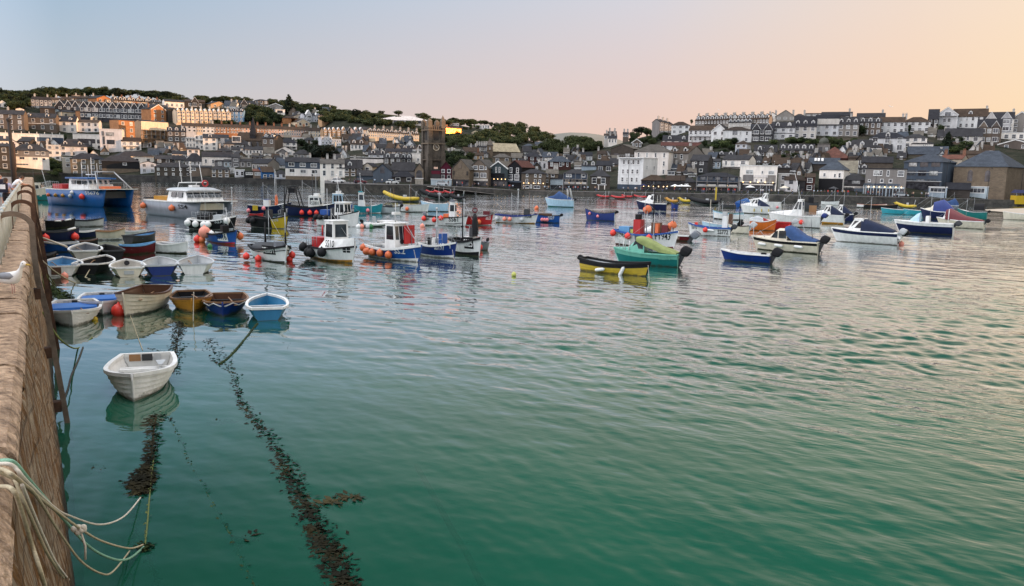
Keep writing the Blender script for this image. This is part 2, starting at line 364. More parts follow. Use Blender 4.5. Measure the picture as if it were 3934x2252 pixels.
# ------------------------------------------------------------------ harbour wall and quay road along the shore
# (x, y waterline, y top)
wallstone=mat('harbour_wall_stone',(.035,.035,.036),.9,.5,.5,kind='stone',bump=.1,bscale=2,col2=(.085,.078,.068))
wallstone_left=mat('sea_wall_rubble',(.022,.022,.024),.95,.5,.4,kind='stone',bump=.2,bscale=1,col2=(.05,.048,.045))
paving=mat('quay_paving',(.085,.08,.078),.9,.35,.6)
def shore_wall(tab,name,mt,label,width=6.0):
    n=140; f=[];b=[];top=[];back=[];par=[]
    for i in range(n+1):
        x=lerp(tab[0][0],tab[-1][0],i/n); yb=interp(tab,x,1); yt=interp(tab,x,2)
        p=at_z(x,yb,0.0); d=math.hypot(p.x,p.y); u=Vector((p.x/d,p.y/d,0))
        t=at_d(x,yt,d+.35)
        f.append(Vector((p.x,p.y,-3))); b.append(Vector((p.x,p.y,0))); top.append(t)
        back.append((t,u))
    g=MB(); g.grid([f,b,[a*.5+c*.5 for a,c in zip(b,top)],top,[t+u*.5 for t,u in back],[t+u*.5-Vector((0,0,1)) for t,u in back]],smooth=False)
    tag(g.build(name,mt),label,'wall')
    g=MB(); rows=[[t+u*.5-Vector((0,0,.18)) for t,u in back]]
    rows.append([t+u*(width*.5)-Vector((0,0,.1)) for t,u in back]); 
    far=[]
    for t,u in back:
        a=math.atan2(u.x,u.y); d0=interp(TA,a,2)+2; e0=interp(TA,a,1)
        dd=max(math.hypot(t.x,t.y)+3,d0); far.append(Vector((u.x*dd,u.y*dd,max(t.z,.5)-.0)))
    rows.append(far)
    tag(g.grid(rows,smooth=False).build('quay_road',paving),kind='structure')
shore_wall(SH,'sea_wall',wallstone_left,'long dark rubble sea wall below the houses on the left shore')
shore_wall(QY,'harbour_wall',wallstone,'long dark granite harbour wall below the cafes and shops')
# slipway running down from the quay towards the right
a0,a1=at_z(1700,727,1.6),at_z(1890,743,-.2)
g=MB(); g.hexa([at_z(1690,733,-2),at_z(1905,747,-2),at_z(1885,741,-2),at_z(1640,722,-2),at_d(1640,717,252),at_z(1905,747,.02),at_z(1885,741,.05),at_d(1640,712,262)])
tag(g.build('slipway',mat('slipway_concrete',(.22,.20,.18),.9,.3,.5)),'pale concrete slipway sloping down into the water beside the quay','slipway')
# sand bar at the right edge
g=MB(); pr=[(3770,806),(3830,803),(3934,800),(4200,800),(4200,840),(3934,826),(3860,815),(3800,810)]
g.poly([at_z(x,y,.12) for x,y in reversed(pr)])
tag(g.build('sand_beach',mat('beach_sand',(.45,.38,.30),.95,.2,.4)),kind='structure')

def leafmat(key,a,b,c):
    m=bpy.data.materials.new(key); nt=nodes_of(m); L=nt.links.new
    out=N(nt,'ShaderNodeOutputMaterial'); p=N(nt,'ShaderNodeBsdfPrincipled'); p.inputs['Roughness'].default_value=.8; p.inputs['Specular IOR Level'].default_value=.15
    tc=N(nt,'ShaderNodeTexCoord'); n=N(nt,'ShaderNodeTexNoise',ins={'Scale':1.1,'Detail':5.0}); L(tc.outputs['Object'],n.inputs[0])
    oi=N(nt,'ShaderNodeObjectInfo'); ad=N(nt,'ShaderNodeMath',operation='MULTIPLY_ADD'); L(oi.outputs['Random'],ad.inputs[0]); ad.inputs[1].default_value=.22; ad.inputs[2].default_value=-.11
    s=N(nt,'ShaderNodeMath',operation='ADD'); L(n.outputs[0],s.inputs[0]); L(ad.outputs[0],s.inputs[1])
    rp=N(nt,'ShaderNodeValToRGB'); L(s.outputs[0],rp.inputs[0]); el=rp.color_ramp.elements
    el[0].position=.34; el[0].color=(*a,1); el[1].position=.7; el[1].color=(*c,1); e=el.new(.52); e.color=(*b,1)
    L(rp.outputs[0],p.inputs['Base Color']); L(p.outputs[0],out.inputs[0]); return m
# ------------------------------------------------------------------ boat kit
C_=dict(white=(.74,.74,.72),cream=(.66,.60,.48),grey=(.15,.165,.19),lgrey=(.45,.47,.48),black=(.012,.012,.014),navy=(.010,.014,.06),royal=(.005,.026,.17),
 blue=(.012,.075,.30),sky=(.10,.28,.50),catblue=(.003,.075,.25),turq=(.02,.27,.33),teal=(.012,.16,.15),mint=(.16,.46,.36),red=(.42,.018,.02),maroon=(.12,.008,.014),orange=(.62,.14,.015),
 yellow=(.50,.35,.02),ochre=(.42,.20,.02),green=(.03,.16,.06),brown=(.10,.05,.03),wood=(.20,.11,.055),pink=(.75,.22,.24),salmon=(.78,.28,.20),ball=(.72,.045,.03),obuoy=(.66,.15,.05),
 canvasblue=(.03,.07,.18),canvasnavy=(.012,.02,.05),canvasgreen=(.25,.30,.11),steel=(.36,.37,.38),dkgrey=(.05,.052,.056),varn=(.30,.16,.07),midblue=(.02,.15,.29),cushion=(.008,.12,.46),lime=(.48,.50,.12),dirty=(.42,.40,.36),powder=(.42,.60,.74))
def pm(k):
    """boat paint: semi gloss, a little dirt and fading"""
    if k in('canvasblue','canvasnavy','canvasgreen'): return mat('canvas_'+k,C_[k],.85,.25,1.5,bump=.01)
    if k=='steel': return mat('paint_steel',C_[k],.4,.2,2,metal=.7)
    return mat('paint_'+k,C_[k],.38 if k not in('black','dkgrey') else .6,.16,1.6,kind='hullp',spec=.45 if k not in('black','dkgrey') else .2)
def pmh(k):
    """hull paint: the same paint with a grimy, weedy band at the waterline and a few rust runs"""
    key='hull_'+k
    if key in MATS: return MATS[key]
    m=pm(k).copy(); m.name=key; nt=m.node_tree; L=nt.links.new; b=[n for n in nt.nodes if n.type=='BSDF_PRINCIPLED'][0]; src=b.inputs['Base Color'].links[0].from_socket
    tc=[n for n in nt.nodes if n.type=='TEX_COORD'][0]; sx=N(nt,'ShaderNodeSeparateXYZ'); L(tc.outputs['Object'],sx.inputs[0])
    n1=N(nt,'ShaderNodeTexNoise',ins={'Scale':2.5,'Detail':6.0,'Roughness':.7}); L(tc.outputs['Object'],n1.inputs[0])
    ad=N(nt,'ShaderNodeMath',operation='MULTIPLY_ADD'); L(n1.outputs[0],ad.inputs[0]); ad.inputs[1].default_value=-.5; L(sx.outputs[2],ad.inputs[2])
    mr=N(nt,'ShaderNodeMapRange',ins={1:-.20,2:-.10,3:.8,4:.0}); L(ad.outputs[0],mr.inputs[0])
    mx=N(nt,'ShaderNodeMix',data_type='RGBA'); L(mr.outputs[0],mx.inputs[0]); L(src,mx.inputs[6]); mx.inputs[7].default_value=(.045,.05,.028,1)
    mp=N(nt,'ShaderNodeMapping'); mp.inputs['Scale'].default_value=(3.2,3.2,.35); L(tc.outputs['Object'],mp.inputs[0]); n2=N(nt,'ShaderNodeTexNoise',ins={'Scale':1.0,'Detail':4.0}); L(mp.outputs[0],n2.inputs[0])
    r2=N(nt,'ShaderNodeMapRange',ins={1:.66,2:.80,3:.0,4:.45}); L(n2.outputs[0],r2.inputs[0])
    m2=N(nt,'ShaderNodeMix',data_type='RGBA'); L(r2.outputs[0],m2.inputs[0]); L(mx.outputs[2],m2.inputs[6]); m2.inputs[7].default_value=(.13,.07,.035,1)
    L(m2.outputs[2],b.inputs['Base Color']); MATS[key]=m; return m
GLASS=glass('boat_window_glass',(.03,.038,.045))
SHEETS={}
def fonttext(txt):
    if txt in SHEETS: return SHEETS[txt]
    c=bpy.data.curves.new('t','FONT'); c.body=txt; c.size=1.0; c.resolution_u=2; c.offset=.012
    o=bpy.data.objects.new('t',c); COL.objects.link(o)
    dg=bpy.context.evaluated_depsgraph_get(); me=bpy.data.meshes.new_from_object(o.evaluated_get(dg))
    vs=[v.co.copy() for v in me.vertices]; fs=[tuple(p.vertices) for p in me.polygons]
    bpy.data.objects.remove(o); bpy.data.curves.remove(c); bpy.data.meshes.remove(me)
    SHEETS[txt]=(vs,fs); return SHEETS[txt]
ALLB=[]
class Boat:
    """one boat: an Empty at the middle of its waterline, +x towards the bow, +y to port"""
    def __init__(s,name,label,cat,x0,x1,yw,head,ratio=.36,fb=20,bow=.45,stern=.1,trans=.72,full=2.3,rake=.08,q=.42,bands=None,clinker=False,
                 gun='white',gw=.05,inside='lgrey',trcol=None,keel=.35,Lmin=None,group=None,fbk=1.22,bq=.85,sm=.42):
        xc=(x0+x1)/2; p=at_z(xc,yw); t=depth(p); s.sc=t/FOC; a=math.atan2(p.x,p.y); th=R(head)
        wm=(x1-x0)*s.sc; c_,s_=abs(math.cos(th)),abs(math.sin(th))
        s.bow,s.st,s.tr,s.full,s.rk,s.q,s.sm=bow,stern,trans,full,rake,q,sm
        s.L,s.B=1.0,ratio; o=[]                       # fit the plan outline to the width seen
        for i in range(21):
            u=i/20
            for sd in(1,-1): o.append((u-.5)*math.cos(th)-sd*s.hb(u)*math.sin(th))
        s.L=wm/(max(o)-min(o)); s.B=s.L*ratio; shift=-(max(o)+min(o))/2*s.L; s.fb=fb*s.sc*fbk; s.k=keel*min(1,s.L/5)
        p=p+Vector((math.cos(a),-math.sin(a),0))*shift
        rt=Vector((math.cos(a),-math.sin(a),0)); aw=Vector((math.sin(a),math.cos(a),0)); bd=rt*math.cos(th)+aw*math.sin(th)
        s.rz=math.atan2(bd.y,bd.x); s.pos=Vector((p.x,p.y,0)); s.root=empty(name,s.pos,s.rz); tag(s.root,label,cat,group); s.label=label
        s.bq=bq; s.trcol=trcol; s.gun=gun; s.gw=gw; s.inside=inside; s.clinker=clinker
        s.bands=bands or [(1,'white')]
        ALLB.append(s); s.lap=.05
        # side facing the camera
        cl=Matrix.Rotation(-s.rz,3,'Z')@(CAM-s.pos); s.near=1 if cl.y>0 else -1
    def hb(s,u):
        if u<s.sm: return s.B/2*(s.tr+(1-s.tr)*math.sin(math.pi/2*u/s.sm))
        w=(u-s.sm)/(1-s.sm); return s.B/2*max(0,1-w**s.full)
    def gz(s,u):
        z=s.fb
        if u>.4: z+=s.fb*s.bow*((u-.4)/.6)**1.8
        else: z+=s.fb*s.st*((.4-u)/.4)**1.6
        return z
    def pt(s,u,v,side=1,off=0.0):
        g=s.gz(u); z=-s.k+(g+s.k)*v; qq=lerp(s.q,s.bq,max(0,(u-.55)/.45)**1.5); h=s.hb(u)*(max(v,0)**qq)
        x=-s.L/2+s.L*u-s.rk*s.L*(1-v)*max(0,u-.5)**2*4
        return Vector((x,side*(h+off),z))
    def vz(s,u,z): return (z+s.k)/(s.gz(u)+s.k)
    def band(s,v):
        for i,(m,k) in enumerate(s.bands):
            if v<=m+1e-6: return i
        return len(s.bands)-1
    def mats(s): return [pmh(k) for _,k in s.bands]
    def hull(s,interior=True,deck=None,floor=.25,name='hull',yoff=0.0,thw=(),thcol='wood',ns=20,rim=True):
        root=s.root; g=MB(); S=[i/ns for i in range(ns+1)]; S=[1-(1-u)**1.35 for u in S]
        vs=sorted(set([0,.2,.38]+[m for m,_ in s.bands if 0<m<1]+[.52,.64,.76,.88,1.0]))
        # bands are given as a share of the height above water: turn into v
        vw=.5
        for side in(1,-1):
            if s.clinker:
                n=7; 
                for j in range(n):
                    va,vb=j/n,(j+1)/n; P=[[s.pt(u,va,side,s.lap*min(1,s.hb(u)*4)) for u in S],[s.pt(u,vb,side,.0) for u in S]]
                    if side<0: P=P[::-1]
                    g.grid(P,s.band(s.z2b(vb)),smooth=False)
                    # lower lip of the strake
                    if j:
                        P=[[s.pt(u,va,side,.0) for u in S],[s.pt(u,va,side,s.lap*min(1,s.hb(u)*4)) for u in S]]
                        if side<0: P=P[::-1]
                        g.grid(P,s.band(s.z2b(vb)),smooth=False)
            else:
                vv=s.vrows()
                P=[[s.pt(u,v,side) for u in S] for v in vv]
                ms=[s.band(s.z2b((a+b)/2)) for a,b in zip(vv,vv[1:])]
                if side<0: P=P[::-1]; ms=ms[::-1]
                g.grid(P,ms)
        vv=s.vrows(); ml=s.mats()+[pm(s.trcol or s.bands[-1][1])]
        for a,b in zip(vv,vv[1:]):
            mi=len(ml)-1 if s.z2b((a+b)/2)>.02 else s.band(s.z2b((a+b)/2))
            g.poly([s.pt(0,a,1),s.pt(0,b,1),s.pt(0,b,-1),s.pt(0,a,-1)],mi)
        # stem post
        g.tube([s.pt(1,v)+Vector((.012*s.L**.5,0,0)) for v in (.0,.2,.4,.6,.8,1.0)],.022*s.L**.5,5,len(s.bands)-1)
        h=g.build(name,ml,root); s.hullobj=h
        t=.035 if s.L<5 else .05
        if rim:
            r=MB(); w=s.gw; top=.02
            for side in(1,-1):
                o=[];oi=[];bo=[];bi=[]
                for u in S:
                    p=s.pt(u,1,side); y=p.y; n=side
                    # fade the inner inset to zero at the stem
                    tin=min(t+w*.5,abs(y)); x=p.x+(.03 if u==1 else 0)
                    o.append((x,y+n*w*.5,p.z+top)); bo.append((x,y+n*w*.5,p.z-w*.9)); oi.append((p.x,y-n*tin,p.z+top)); bi.append((p.x,y-n*tin,p.z-w))
                P=[bo,o,oi,bi]
                if side<0: P=P[::-1]
                r.grid(P,0,smooth=False)
            # top of the transom
            a=s.pt(0,1,1); r.box(a.x-w*.4,a.x+t+w*.3,-a.y-w*.4,a.y+w*.4,a.z-w,a.z+top,0)
            r.build('gunwale',pm(s.gun),root)
        dk=deck if deck is not None else 1.01
        if interior:
            ue=min(dk,.985); SS=[u for u in S if u<ue]+[ue]; SS[0]=.012
            i_=MB(); zf=floor*s.fb
            def ip(u,f,side):
                g_=s.gz(u)-.01; z=lerp(zf,g_,f); p=s.pt(u,s.vz(u,z),side); y=max(abs(p.y)-t,0.0); return Vector((p.x,side*y,z))
            for side in(1,-1):
                P=[[ip(u,f,side) for u in SS] for f in (0,.35,.7,1)]
                if side>0: P=P[::-1]
                i_.grid(P,0)
            i_.grid([[ip(u,0,-1) for u in SS],[ip(u,0,1) for u in SS]],0,smooth=False)
            for u in(SS[0],SS[-1]):
                i_.poly([ip(u,0,1),ip(u,1,1),ip(u,1,-1),ip(u,0,-1)],0)
            i_.build('interior',pm(s.inside),root)
            for u in thw:
                zt=lerp(zf,s.gz(u),.62); p=s.pt(u,s.vz(u,zt),1); b=MB(); w=max(.18,.055*s.L)
                q2=s.pt(min(u+.05,1),s.vz(u,zt),1)
                b.hexa([(p.x-w/2,-p.y+.02,zt-.05),(p.x+w/2,-min(p.y,q2.y)+.02,zt-.05),(p.x+w/2,min(p.y,q2.y)-.02,zt-.05),(p.x-w/2,p.y-.02,zt-.05),
                        (p.x-w/2,-p.y+.02,zt),(p.x+w/2,-min(p.y,q2.y)+.02,zt),(p.x+w/2,min(p.y,q2.y)-.02,zt),(p.x-w/2,p.y-.02,zt)])
                b.build('thwart',pm(thcol),root)
        if deck is not None:
            b=MB(); SS=[u for u in S if u>deck]; SS=[deck]+SS
            rows=[]
            for f in(-1,-.5,0,.5,1):
                rows.append([Vector((s.pt(u,1).x,f*max(0,s.hb(u)-.01),s.gz(u)-.012+.05*s.B*(1-f*f)*min(1,s.hb(u)/s.B*3))) for u in SS])
            b.grid(rows); b.build('foredeck',pm(s.deckcol if hasattr(s,'deckcol') else 'white'),root)
        return s
    def z2b(s,v):                       # v (0 keel..1 gunwale) -> share of midship freeboard, 0 at the water
        return (v*(s.fb+s.k)-s.k)/s.fb
    def vrows(s):
        r=[0,.35*s.k/(s.fb+s.k),s.k/(s.fb+s.k)]
        for m,_ in s.bands:
            if 0<m<1: r.append((m*s.fb+s.k)/(s.fb+s.k))
        for f in(.25,.5,.75): r.append((f*s.fb+s.k)/(s.fb+s.k))
        r.append(1.0); r=sorted(r); o=[r[0]]
        for v in r[1:]:
            if v-o[-1]>.012: o.append(v)
        o[-1]=1.0
        return o
    # -- fittings -------------------------------------------------
    def X(s,u): return -s.L/2+s.L*u
    def part(s,name,mb,m,parent=None): return mb.build(name,m,parent or s.root)
    def cabin(s,u0,u1,h,wf=.72,z0=None,rake=.12,aft=.03,roof='white',col='white',nf=3,nside=2,over=.12,rc=.06,whz=(.45,.9),name='wheelhouse',open_aft=False,taper=.92):
        x0,x1=s.X(u0),s.X(u1); um=(u0+u1)/2; w0=s.hb(u0)*wf; w1=s.hb(u1)*wf; w1=max(w1,w0*.6); z0=s.fb*.3 if z0 is None else z0; 
        zt=z0+h; r=rake*h; a_=aft*h
        b=MB(); lo=[(x0,-w0,z0),(x1,-w1,z0),(x1,w1,z0),(x0,w0,z0)]; hi=[(x0+a_,-w0*taper,zt),(x1-r,-w1*taper,zt),(x1-r,w1*taper,zt),(x0+a_,w0*taper,zt)]
        b.hexa(lo+hi,0); c=b.build(name,pm(col),s.root)
        lo=[Vector(v) for v in lo]; hi=[Vector(v) for v in hi]
        def panel(A,B,Cc,D,f0,f1,g0,g1,n):     # quad A(lo-left) B(lo-right) C(hi-right) D(hi-left), fractions
            for i in range(n):
                fa=f0+(f1-f0)*(i+.08)/n; fb_=f0+(f1-f0)*(i+.92)/n
                P=[lerp(lerp(A,B,fx),lerp(D,Cc,fx),gy) for fx,gy in((fa,g0),(fb_,g0),(fb_,g1),(fa,g1))]
                nn=(P[1]-P[0]).cross(P[3]-P[0]).normalized(); q=MB()
                q.hexa([p-nn*.01 for p in P]+[p+nn*.012 for p in P],0)
                q.build('window',GLASS,c)
        g0,g1=whz
        panel(lo[1],lo[2],hi[2],hi[1],.05,.95,g0,g1,nf)
        panel(lo[0],lo[1],hi[1],hi[0],.08,.94,g0,g1,nside); panel(lo[2],lo[3],hi[3],hi[2],.06,.92,g0,g1,nside)
        panel(lo[3],lo[0],hi[0],hi[3],.15,.85,g0,g1,2)
        rr=MB(); o=over; rr.hexa([(x0+a_-o*.6,-w0*taper-o*.6,zt),(x1-r+o,-w1*taper-o*.6,zt),(x1-r+o,w1*taper+o*.6,zt),(x0+a_-o*.6,w0*taper+o*.6,zt),
               (x0+a_-o*.4,-w0*taper-o*.4,zt+rc),(x1-r+o*.7,-w1*taper-o*.4,zt+rc),(x1-r+o*.7,w1*taper+o*.4,zt+rc),(x0+a_-o*.4,w0*taper+o*.4,zt+rc)])
        rr.build('roof',pm(roof),c); s.roofz=zt+rc; s.cabx=(x0+x1)/2; return c
    def loft(s,name,secs,m,n=10,p=.7,parent=None):
        """secs: (u, half width, z base, z top) -> arched skin, closed ends"""
        b=MB(); rows=[]
        for u,w,zb,zt in secs:
            row=[]
            for i in range(n+1):
                a=math.pi*i/n; cx_=math.cos(a); sy=math.sin(a)
                row.append(Vector((s.X(u),-w*math.copysign(abs(cx_)**p,cx_),zb+(zt-zb)*sy**p)))
            rows.append(row)
        b.grid(rows)
        b.poly(rows[0][::-1]); b.poly(rows[-1])
        return b.build(name,pm(m) if isinstance(m,str) else m,parent or s.root)
    def box(s,name,u0,u1,y0,y1,z0,z1,m,parent=None):
        b=MB(); b.box(s.X(u0),s.X(u1),y0,y1,z0,z1); return b.build(name,pm(m) if isinstance(m,str) else m,parent or s.root)
    def pole(s,u,y,z0,z1,r=.03,m='dkgrey',name='mast',lean=0,extra=None,parent=None):
        b=MB(); b.tube([(s.X(u),y,z0),(s.X(u)+lean,y,z1)],[r,r*.6],6)
        if extra=='lamp': b.sphere((s.X(u)+lean,y,z1),r*2.4,8,6)
        if extra=='cross':
            b.box(s.X(u)-.03+lean*.7,s.X(u)+.03+lean*.7,y-.3,y+.3,lerp(z0,z1,.72),lerp(z0,z1,.72)+.05)
            b.box(s.X(u)-.12+lean*.5,s.X(u)+.12+lean*.5,y-.09,y+.09,lerp(z0,z1,.5),lerp(z0,z1,.5)+.14); b.sphere((s.X(u)+lean,y,z1),r*2.2,8,6)
        return b.build(name,pm(m),parent or s.root)
    def rail(s,u0,u1,h,m='steel',n=5,r=.018,sides=(1,-1),name='guard_rail',mid=True):
        if len(sides)==2 and u1<=.94:
            for sd in sides: o=s.rail(u0,u1,h,m,n,r,(sd,),name,mid)
            return o
        b=MB()
        for sd in sides:
            us=[lerp(u0,u1,i/(n-1)) for i in range(n)]; top=[s.pt(u,1,sd)+Vector((0,-sd*.06,h)) for u in us]
            b.tube(top,r,5)
            if mid: b.tube([p-Vector((0,0,h*.5)) for p in top],r*.7,5)
            for u,p in zip(us,top): b.tube([s.pt(u,1,sd)+Vector((0,-sd*.06,0)),p],r,5)
        if len(sides)==2 and u1>.94: 
            a=s.pt(u1,1,1)+Vector((0,-.06,h)); c=s.pt(u1,1,-1)+Vector((0,.06,h)); b.tube([a,a+Vector((.15,-a.y*.6,0)),c+Vector((.15,-c.y*.6,0)),c],r,5)
        return b.build(name,pm(m),s.root)
    def engine(s,tilt=0,k=1.0,col='black',y=0.0,cap=None):
        k*=.86; M=Matrix.Translation((-s.L/2-.02*k,y,s.gz(0)+.02))@Matrix.Rotation(R(tilt),4,'Y')@Matrix.Scale(k,4)
        c=MB(); rs=[]
        for z,sx_,sy_,ox in((.0,.17,.10,-.16),(.06,.25,.15,-.19),(.30,.29,.165,-.22),(.46,.27,.15,-.25),(.56,.20,.12,-.28),(.58,.10,.06,-.28)):
            rs.append([(ox+sx_*math.copysign(abs(math.cos(a))**.45,math.cos(a)),sy_*math.copysign(abs(math.sin(a))**.5,math.sin(a)),z) for a in [2*math.pi*i/12 for i in range(12)]])
        c.rings([[(x*.98-.02,y*1.05,z*.92) for x,y,z in r] for r in rs],0,smooth=False); c.xform(M); e=c.build('outboard_motor',pm(col),s.root)
        l=MB(); l.hexa([(-.27,-.05,-.75),(-.13,-.05,-.75),(-.13,.05,-.75),(-.27,.05,-.75),(-.29,-.07,.03),(-.07,-.07,.03),(-.07,.07,.03),(-.29,.07,.03)])
        l.box(-.42,-.04,-.11,.11,-.55,-.53); l.tube([(-.05,0,-.72),(-.2,0,-.72),(-.36,0,-.72)],[.03,.06,.03],8)
        l.hexa([(-.24,-.012,-.95),(-.14,-.012,-.95),(-.14,.012,-.95),(-.24,.012,-.95),(-.3,-.015,-.74),(-.1,-.015,-.74),(-.1,.015,-.74),(-.3,.015,-.74)])
        l.box(-.1,.05,-.12,.12,-.12,.06); l.xform(M); l.build('motor_leg',pm('lgrey' if col=='lgrey' else 'dkgrey'),e)
        p=MB()
        for i in range(3):
            a=2*math.pi*i/3; d=Vector((0,math.cos(a),math.sin(a))); pr=Vector((.05,-math.sin(a)*.05,math.cos(a)*.05)); o=Vector((-.38,0,-.72))
            p.add([o-pr*.5,o+pr*.5,o+d*.15+pr,o+d*.15-pr],[(0,1,2,3)])
        p.lathe([(.001,-.03),(.04,-.02),(.03,.06)],8,0,(0,0,0)) if False else None
        p.xform(M); p.build('propeller',pm('dkgrey'),e); return e
    def text(s,txt,u0,u1,zc,h,col='white',side=None,plate=None,slant=0,name='registration',dz=0):
        side=side or s.near; vs,fs=fonttext(txt); w=max(v.x for v in vs) or 1; hh=max(v.y for v in vs) or .7
        if side>0: ua,ub=u1,u0
        else: ua,ub=u0,u1
        def place(fx,fy,off):
            u=lerp(ua,ub,fx); z=zc+h*(fy-.5)+dz*(fx-.5)*(1); v=s.vz(u,z); p=s.pt(u,min(v,.99),side,off); p.z=z; return p
        if plate:
            b=MB(); n=8; b.grid([[place(-.06+1.12*i/n,fy,.026) for i in range(n+1)] for fy in(-.28,1.28)],smooth=False); b.build('name_board',pm(plate),s.root)
        b=MB(); b.add([place((v.x+slant*v.y*.3)/w,v.y/hh,.045) for v in vs],fs); return b.build(name,pm(col),s.root)
    def onside(s,u,z,off,side=None):
        side=side or s.near; p=s.pt(u,s.vz(u,z),side,off); return s.root_matrix()@p
    def root_matrix(s): return Matrix.Translation(s.pos)@Matrix.Rotation(s.rz,4,'Z')
    def world(s,u,y,z): return s.root_matrix()@Vector((s.X(u),y,z))
FB_MESH={}
def ball(p,r,col,label,group=None,name='ball_fender',hang=None):
    k=(col,name)
    if k not in FB_MESH:
        b=MB(); b.lathe([(.06,1.28),(.13,1.2),(.2,1.05),(.55,.86),(.85,.55),(1,.05),(.92,-.42),(.66,-.78),(.3,-.97),(.02,-1.0)][::-1],14,0); FB_MESH[k]=b.mesh(name,pm(col))
    o=link(name,FB_MESH[k],None,p); o.scale=(r,r,r); tag(o,label,'fender' if 'fender' in name else 'buoy',group); return o
SAUS={}
def sausage(p,r,l,col,label,group=None,tilt=None):
    if col not in SAUS:
        b=MB(); b.lathe([(.05,-1.15),(.3,-1.1),(.4,-1),(.85,-.9),(1,-.7),(1,.7),(.85,.9),(.4,1),(.3,1.1),(.05,1.15)],12,0); SAUS[col]=b.mesh('tube_fender',pm(col))
    o=link('tube_fender',SAUS[col],None,p); o.scale=(r,r,l); tag(o,label,'fender',group)
    if tilt: o.rotation_euler=tilt
    return o
def fenders(b,lst,r,col,what,side=None,group=None,zf=.45):
    """balls hung along one side: what is a label with {n} for its place counted from the stern"""
    words=['first','second','third','fourth','fifth','sixth','seventh']
    lst=sorted(lst,key=lambda t:t[0] if isinstance(t,tuple) else t)
    for i,u in enumerate(lst):
        if isinstance(u,tuple): u,zz=u
        else: zz=zf
        p=b.onside(u,b.fb*zz,r*.75,side)
        ball(p,r,col,what.replace('{n}',words[i]),group)
